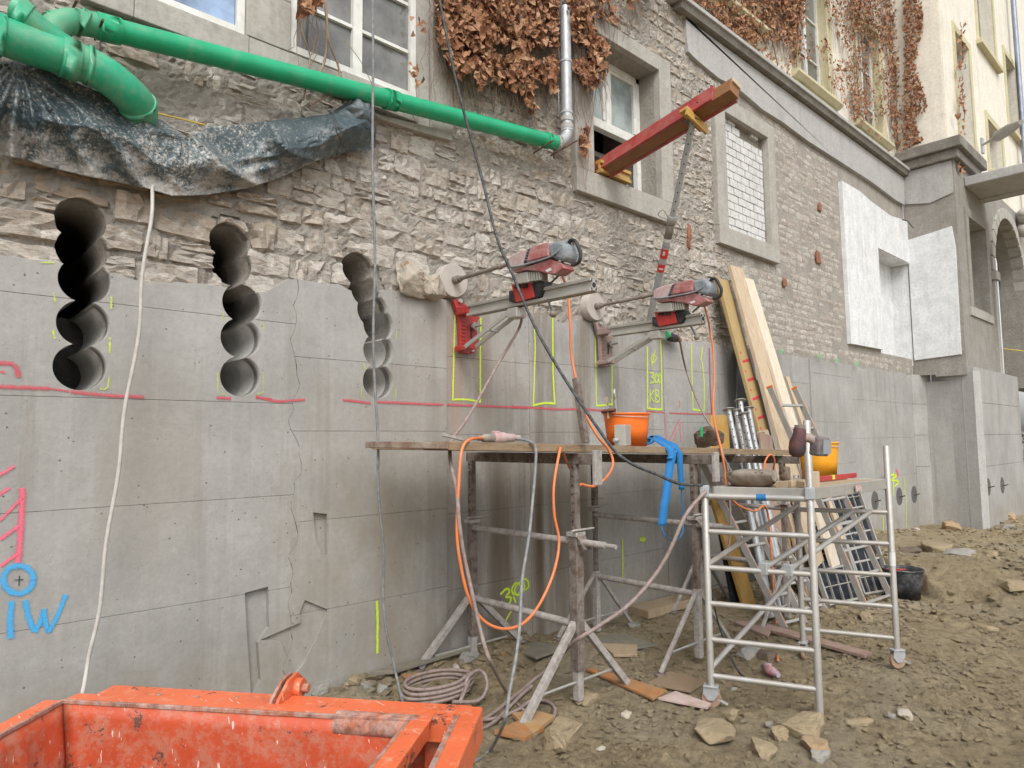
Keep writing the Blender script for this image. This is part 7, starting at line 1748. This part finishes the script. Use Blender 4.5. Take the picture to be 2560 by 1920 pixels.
def ivy(label, polys, n, size, yb, nparts, seed, group='dry ivy on the building', stems=()):
    r = random.Random(seed); P0_ = oY(*polys[0][0][0], yb)
    t = thing('ivy', label, 'ivy', P0_, group); L = []
    tot = 0
    while len(L) < n and tot < n*60:
        tot += 1; P, dens = polys[min(int(r.random()*len(polys)), len(polys)-1)] if len(polys) < 2 else r.choices(polys, [p[2] if len(p) > 2 else 1 for p in polys])[0][:2]
        xs = [p[0] for p in P]; ys = [p[1] for p in P]
        px, py = r.uniform(min(xs), max(xs)), r.uniform(min(ys), max(ys))
        if not inpoly(px, py, P): continue
        if float(vnoise(px*.02+seed, py*.016))+.5 > dens: continue
        y = yb-r.random()**1.5*size*2.6; L.append((oY(px, py, y), size*r.uniform(.55, 1.15), px, py))
    L.sort(key=lambda a: a[0].y)
    mm = MB(); rr = []
    for i, (p, s, px, py) in enumerate(L):
        k = r.randrange(16); R3 = Matrix.Rotation(r.uniform(-.9, .9), 3, 'Z') @ Matrix.Rotation(r.uniform(-.9, .5), 3, 'X') @ Matrix.Rotation(math.pi+r.gauss(0, .7), 3, 'Y')
        if i < nparts:
            o = link('leaf', LME[k], t); o.location = p; o.rotation_euler = R3.to_euler(); o.scale = (s, s, s)
        else:
            v, f = LV[k]; mm.add([R3@q*s+p for q in v], f); rr += [r.random()]*len(v)
    if rr:
        o = mm.build('leaf', LM[True], t, kind='stuff'); a = o.data.attributes.new('rnd', 'FLOAT', 'POINT'); a.data.foreach_set('value', rr)
    for s_, w_ in stems:
        MB().tube(smooth_path([oY(px, py, yb-.03-.04*(i % 2)) for i, (px, py) in enumerate(s_)], 4), w_, 6).build('stem', M_['vine'], t)
    m = MB()
    for i in range(len(L)//5):
        p = L[r.randrange(len(L))][0].copy(); p.y = yb-.02; pts = [p]; 
        for k in range(4): pts.append(pts[-1]+Vector((r.uniform(-.5, .5)*size*1.6, r.uniform(-.15, .15)*size, -r.uniform(.6, 2)*size)))
        m.tube(pts, size*.035, 4, False)
    if m.v: m.build('stem', M_['vine'], t, kind='stuff')
    return t
ivy('thick curtain of brown dry ivy leaves hanging round the downpipe', [([(1085, -60), (1092, 60), (1110, 140), (1150, 200), (1185, 165), (1200, 225), (1235, 195), (1265, 232), (1300, 220), (1330, 290), (1350, 250), (1392, 268), (1396, -60)], .86, 1), ([(1415, -60), (1422, 60), (1435, 180), (1470, 200), (1500, 150), (1490, 90), (1475, 0), (1470, -60)], .8, .25), ([(1470, -60), (1480, 40), (1530, 60), (1560, 40), (1600, 0), (1680, -5), (1700, -60)], .62, .12), ([(1462, 110), (1500, 90), (1520, 110), (1518, 180), (1495, 215), (1470, 180)], .75, .07)],
    3300, .080, -.04, 300, 5, stems=[([(1390, 0), (1392, 80), (1400, 160)], .01), ([(1095, 0), (1100, 90), (1118, 180)], .006), ([(1200, 20), (1190, 120), (1175, 200)], .006)])
ivy('sparse trails of dry ivy down the left jamb of the open window', [([(1440, 170), (1490, 180), (1500, 260), (1480, 330), (1460, 390), (1445, 330), (1475, 270)], .62)], 60, .10, -.06, 40, 8, stems=[([(1500, 150), (1490, 230), (1480, 300), (1470, 360)], .005)])
ivy('scattered dry ivy leaves and bare twigs hanging across the left window', [([(740, 0), (800, 0), (800, 70), (770, 80), (750, 40)], .7, 1), ([(1020, 40), (1060, 50), (1075, 150), (1055, 215), (1030, 200)], .45, .5)], 46, .085, -.06, 30, 9,
    stems=[([(810, -10), (818, 60), (812, 150), (785, 212)], .011), ([(812, 0), (822, 100), (848, 175), (838, 225), (775, 263)], .009), ([(748, 0), (756, 80), (775, 140), (768, 200), (758, 252)], .006), ([(860, 100), (900, 150), (930, 210)], .003)])
ivy('dry ivy matted over the upper wall above the cornice', [([(1660, -60), (1690, -20), (1760, 20), (1800, 60), (1850, 100), (1880, 120), (1905, 90), (1960, 120), (2000, 60), (2020, -60)], .95, 1), ([(1950, -60), (1965, 100), (1985, 150), (2000, 130), (2010, 40), (2020, -60)], .6, .2), ([(1700, 0), (1960, 190), (2000, 190), (2060, 240), (2070, 100), (1990, -60), (1700, -60)], .42, .5)], 2600, .072, .10, 120, 15, stems=[([(1900, 0), (1920, 60), (1945, 165)], .012), ([(1985, 0), (1990, 100), (1992, 190)], .012)])
ivy('long strand of dry ivy between the two upper windows and over the corner', [([(2050, -60), (2075, 60), (2120, 130), (2128, 230), (2135, 310), (2165, 310), (2175, 200), (2160, 100), (2190, 40), (2200, -60)], .8, 1), ([(2215, -60), (2212, 100), (2225, 200), (2228, 330), (2250, 390), (2262, 380), (2266, 250), (2260, 120), (2262, -60)], .85, .9), ([(2120, -60), (2130, 60), (2220, 120), (2230, -60)], .8, .5), ([(2040, -60), (2060, 180), (2130, 300), (2262, 390), (2262, -60)], .5, 1.2)], 4200, .066, .10, 100, 25, stems=[([(2130, 0), (2140, 150), (2150, 300)], .014), ([(2240, 0), (2240, 200), (2246, 370)], .014)])
# ivy on the side face of the wing (X = const): placed directly
t = thing('ivy', 'loose dry ivy fanning over the pale side of the projecting wing above the pier cap', 'ivy', (PX, -.4, 9), 'dry ivy on the building'); mm = MB(); rr = []; r = random.Random(77)
fan = [(2262, -60), (2262, 380), (2300, 360), (2330, 340), (2300, 300), (2325, 260), (2300, 200), (2290, 150), (2310, 60), (2300, -60)]
c0_ = 0
while c0_ < 900:
    px, py = r.uniform(2255, 2340), r.uniform(-60, 385)
    if not inpoly(px, py, fan) or float(vnoise(px*.03, py*.03))+.5 > .62-.004*(px-2262)+.25: continue
    p = oX(px, py, PX-.05+0*r.random()); p.x -= r.random()*.12; R3 = Matrix.Rotation(-math.pi/2+r.uniform(-.8, .8), 3, 'Z') @ Matrix.Rotation(math.pi+r.gauss(0, .9), 3, 'Y'); v, f = LV[c0_ % 16]; s = .10*r.uniform(.6, 1.1)
    mm.add([R3@q*s*.75+p for q in v], f); rr += [r.random()]*len(v); c0_ += 1
for i in range(60):
    px, py = r.uniform(2392, 2412), r.uniform(60, 430); p = oY(px, py, PY-.05); R3 = Matrix.Rotation(r.uniform(-.8, .8), 3, 'Z') @ Matrix.Rotation(math.pi+r.gauss(0, .9), 3, 'Y'); v, f = LV[i % 16]; s = .14*r.uniform(.6, 1.1)
    mm.add([R3@q*s+p for q in v], f); rr += [r.random()]*len(v)
o = mm.build('leaf', LM[True], t, kind='stuff'); a = o.data.attributes.new('rnd', 'FLOAT', 'POINT'); a.data.foreach_set('value', rr)
# ------------------------------------------------------------------ street lamp on the wing
sl_ = thing('wall_lamp', 'grey street lamp on an arm fixed to the pale wing above the canopy', 'street lamp', oY(*K4(1405, 900), PY-.05))
a, b = oY(*K4(1405, 885), PY-.1), oY(*K4(1500, 830), PY-1.0); MB().tube([a, b], .03, 10).build('arm', M_['galv'], sl_)
c_ = oY(*K4(1640, 745), PY-1.9); d = (c_-b).normalized(); MB().tube([b-d*.05, b+d*.1, b+d*.55*(c_-b).length, c_], [.05, .11, .10, .04], 14).build('lamp_head', M_['alu'], sl_)
MB().box(oY(*K4(1405, 890), PY-.04), (.12, .06, .4), None, .01).build('wall_bracket', M_['galv'], sl_)
# yellow tape in the archway
tag(MB().tube([oY(2508, 872, PY-.12), oY(2580, 880, PY-.12)], .014, 6).build('barrier_line', mk('yellow_line', (.7, .55, .03))), 'yellow line stretched across the arched doorway', 'line')
# concrete marks: thin cable stub by the plaster corner
tag(MB().tube(smooth_path([oY(*K4(915, 1340), -.03), oY(*K4(950, 1350), -.15), oY(*K4(985, 1392), -.25)], 4), .014, 6).build('cable_stub', M_['black_cable']), 'short black cable stub poking out of the white plaster near the corner', 'cable')
# brick patches showing through the render
for q, s_ in (((1695, 475), (.14, .34)), ((1720, 580), (.12, .3))): pass
for fn, x_, y_, w_, h_ in ((K4, 412, 1265, .16, .22), (K8, 405, 205, .28, .34), (K8, 197, 358, .19, .2), (K3, 1080, 1420, .12, .3), (K3, 1075, 1490, .10, .2)):
    p = oY(*fn(x_, y_), .035); v, f = hull(int(x_), 14, (w_, .05, h_), 1)
    MB().add([q+Vector((p.x, .035, p.z)) for q in v], f).build('brick_patch', mk('red_brick_patch', (.27, .115, .065), (.2, .09, .055), rough=.9, bump=.8, bsc=30), bld)
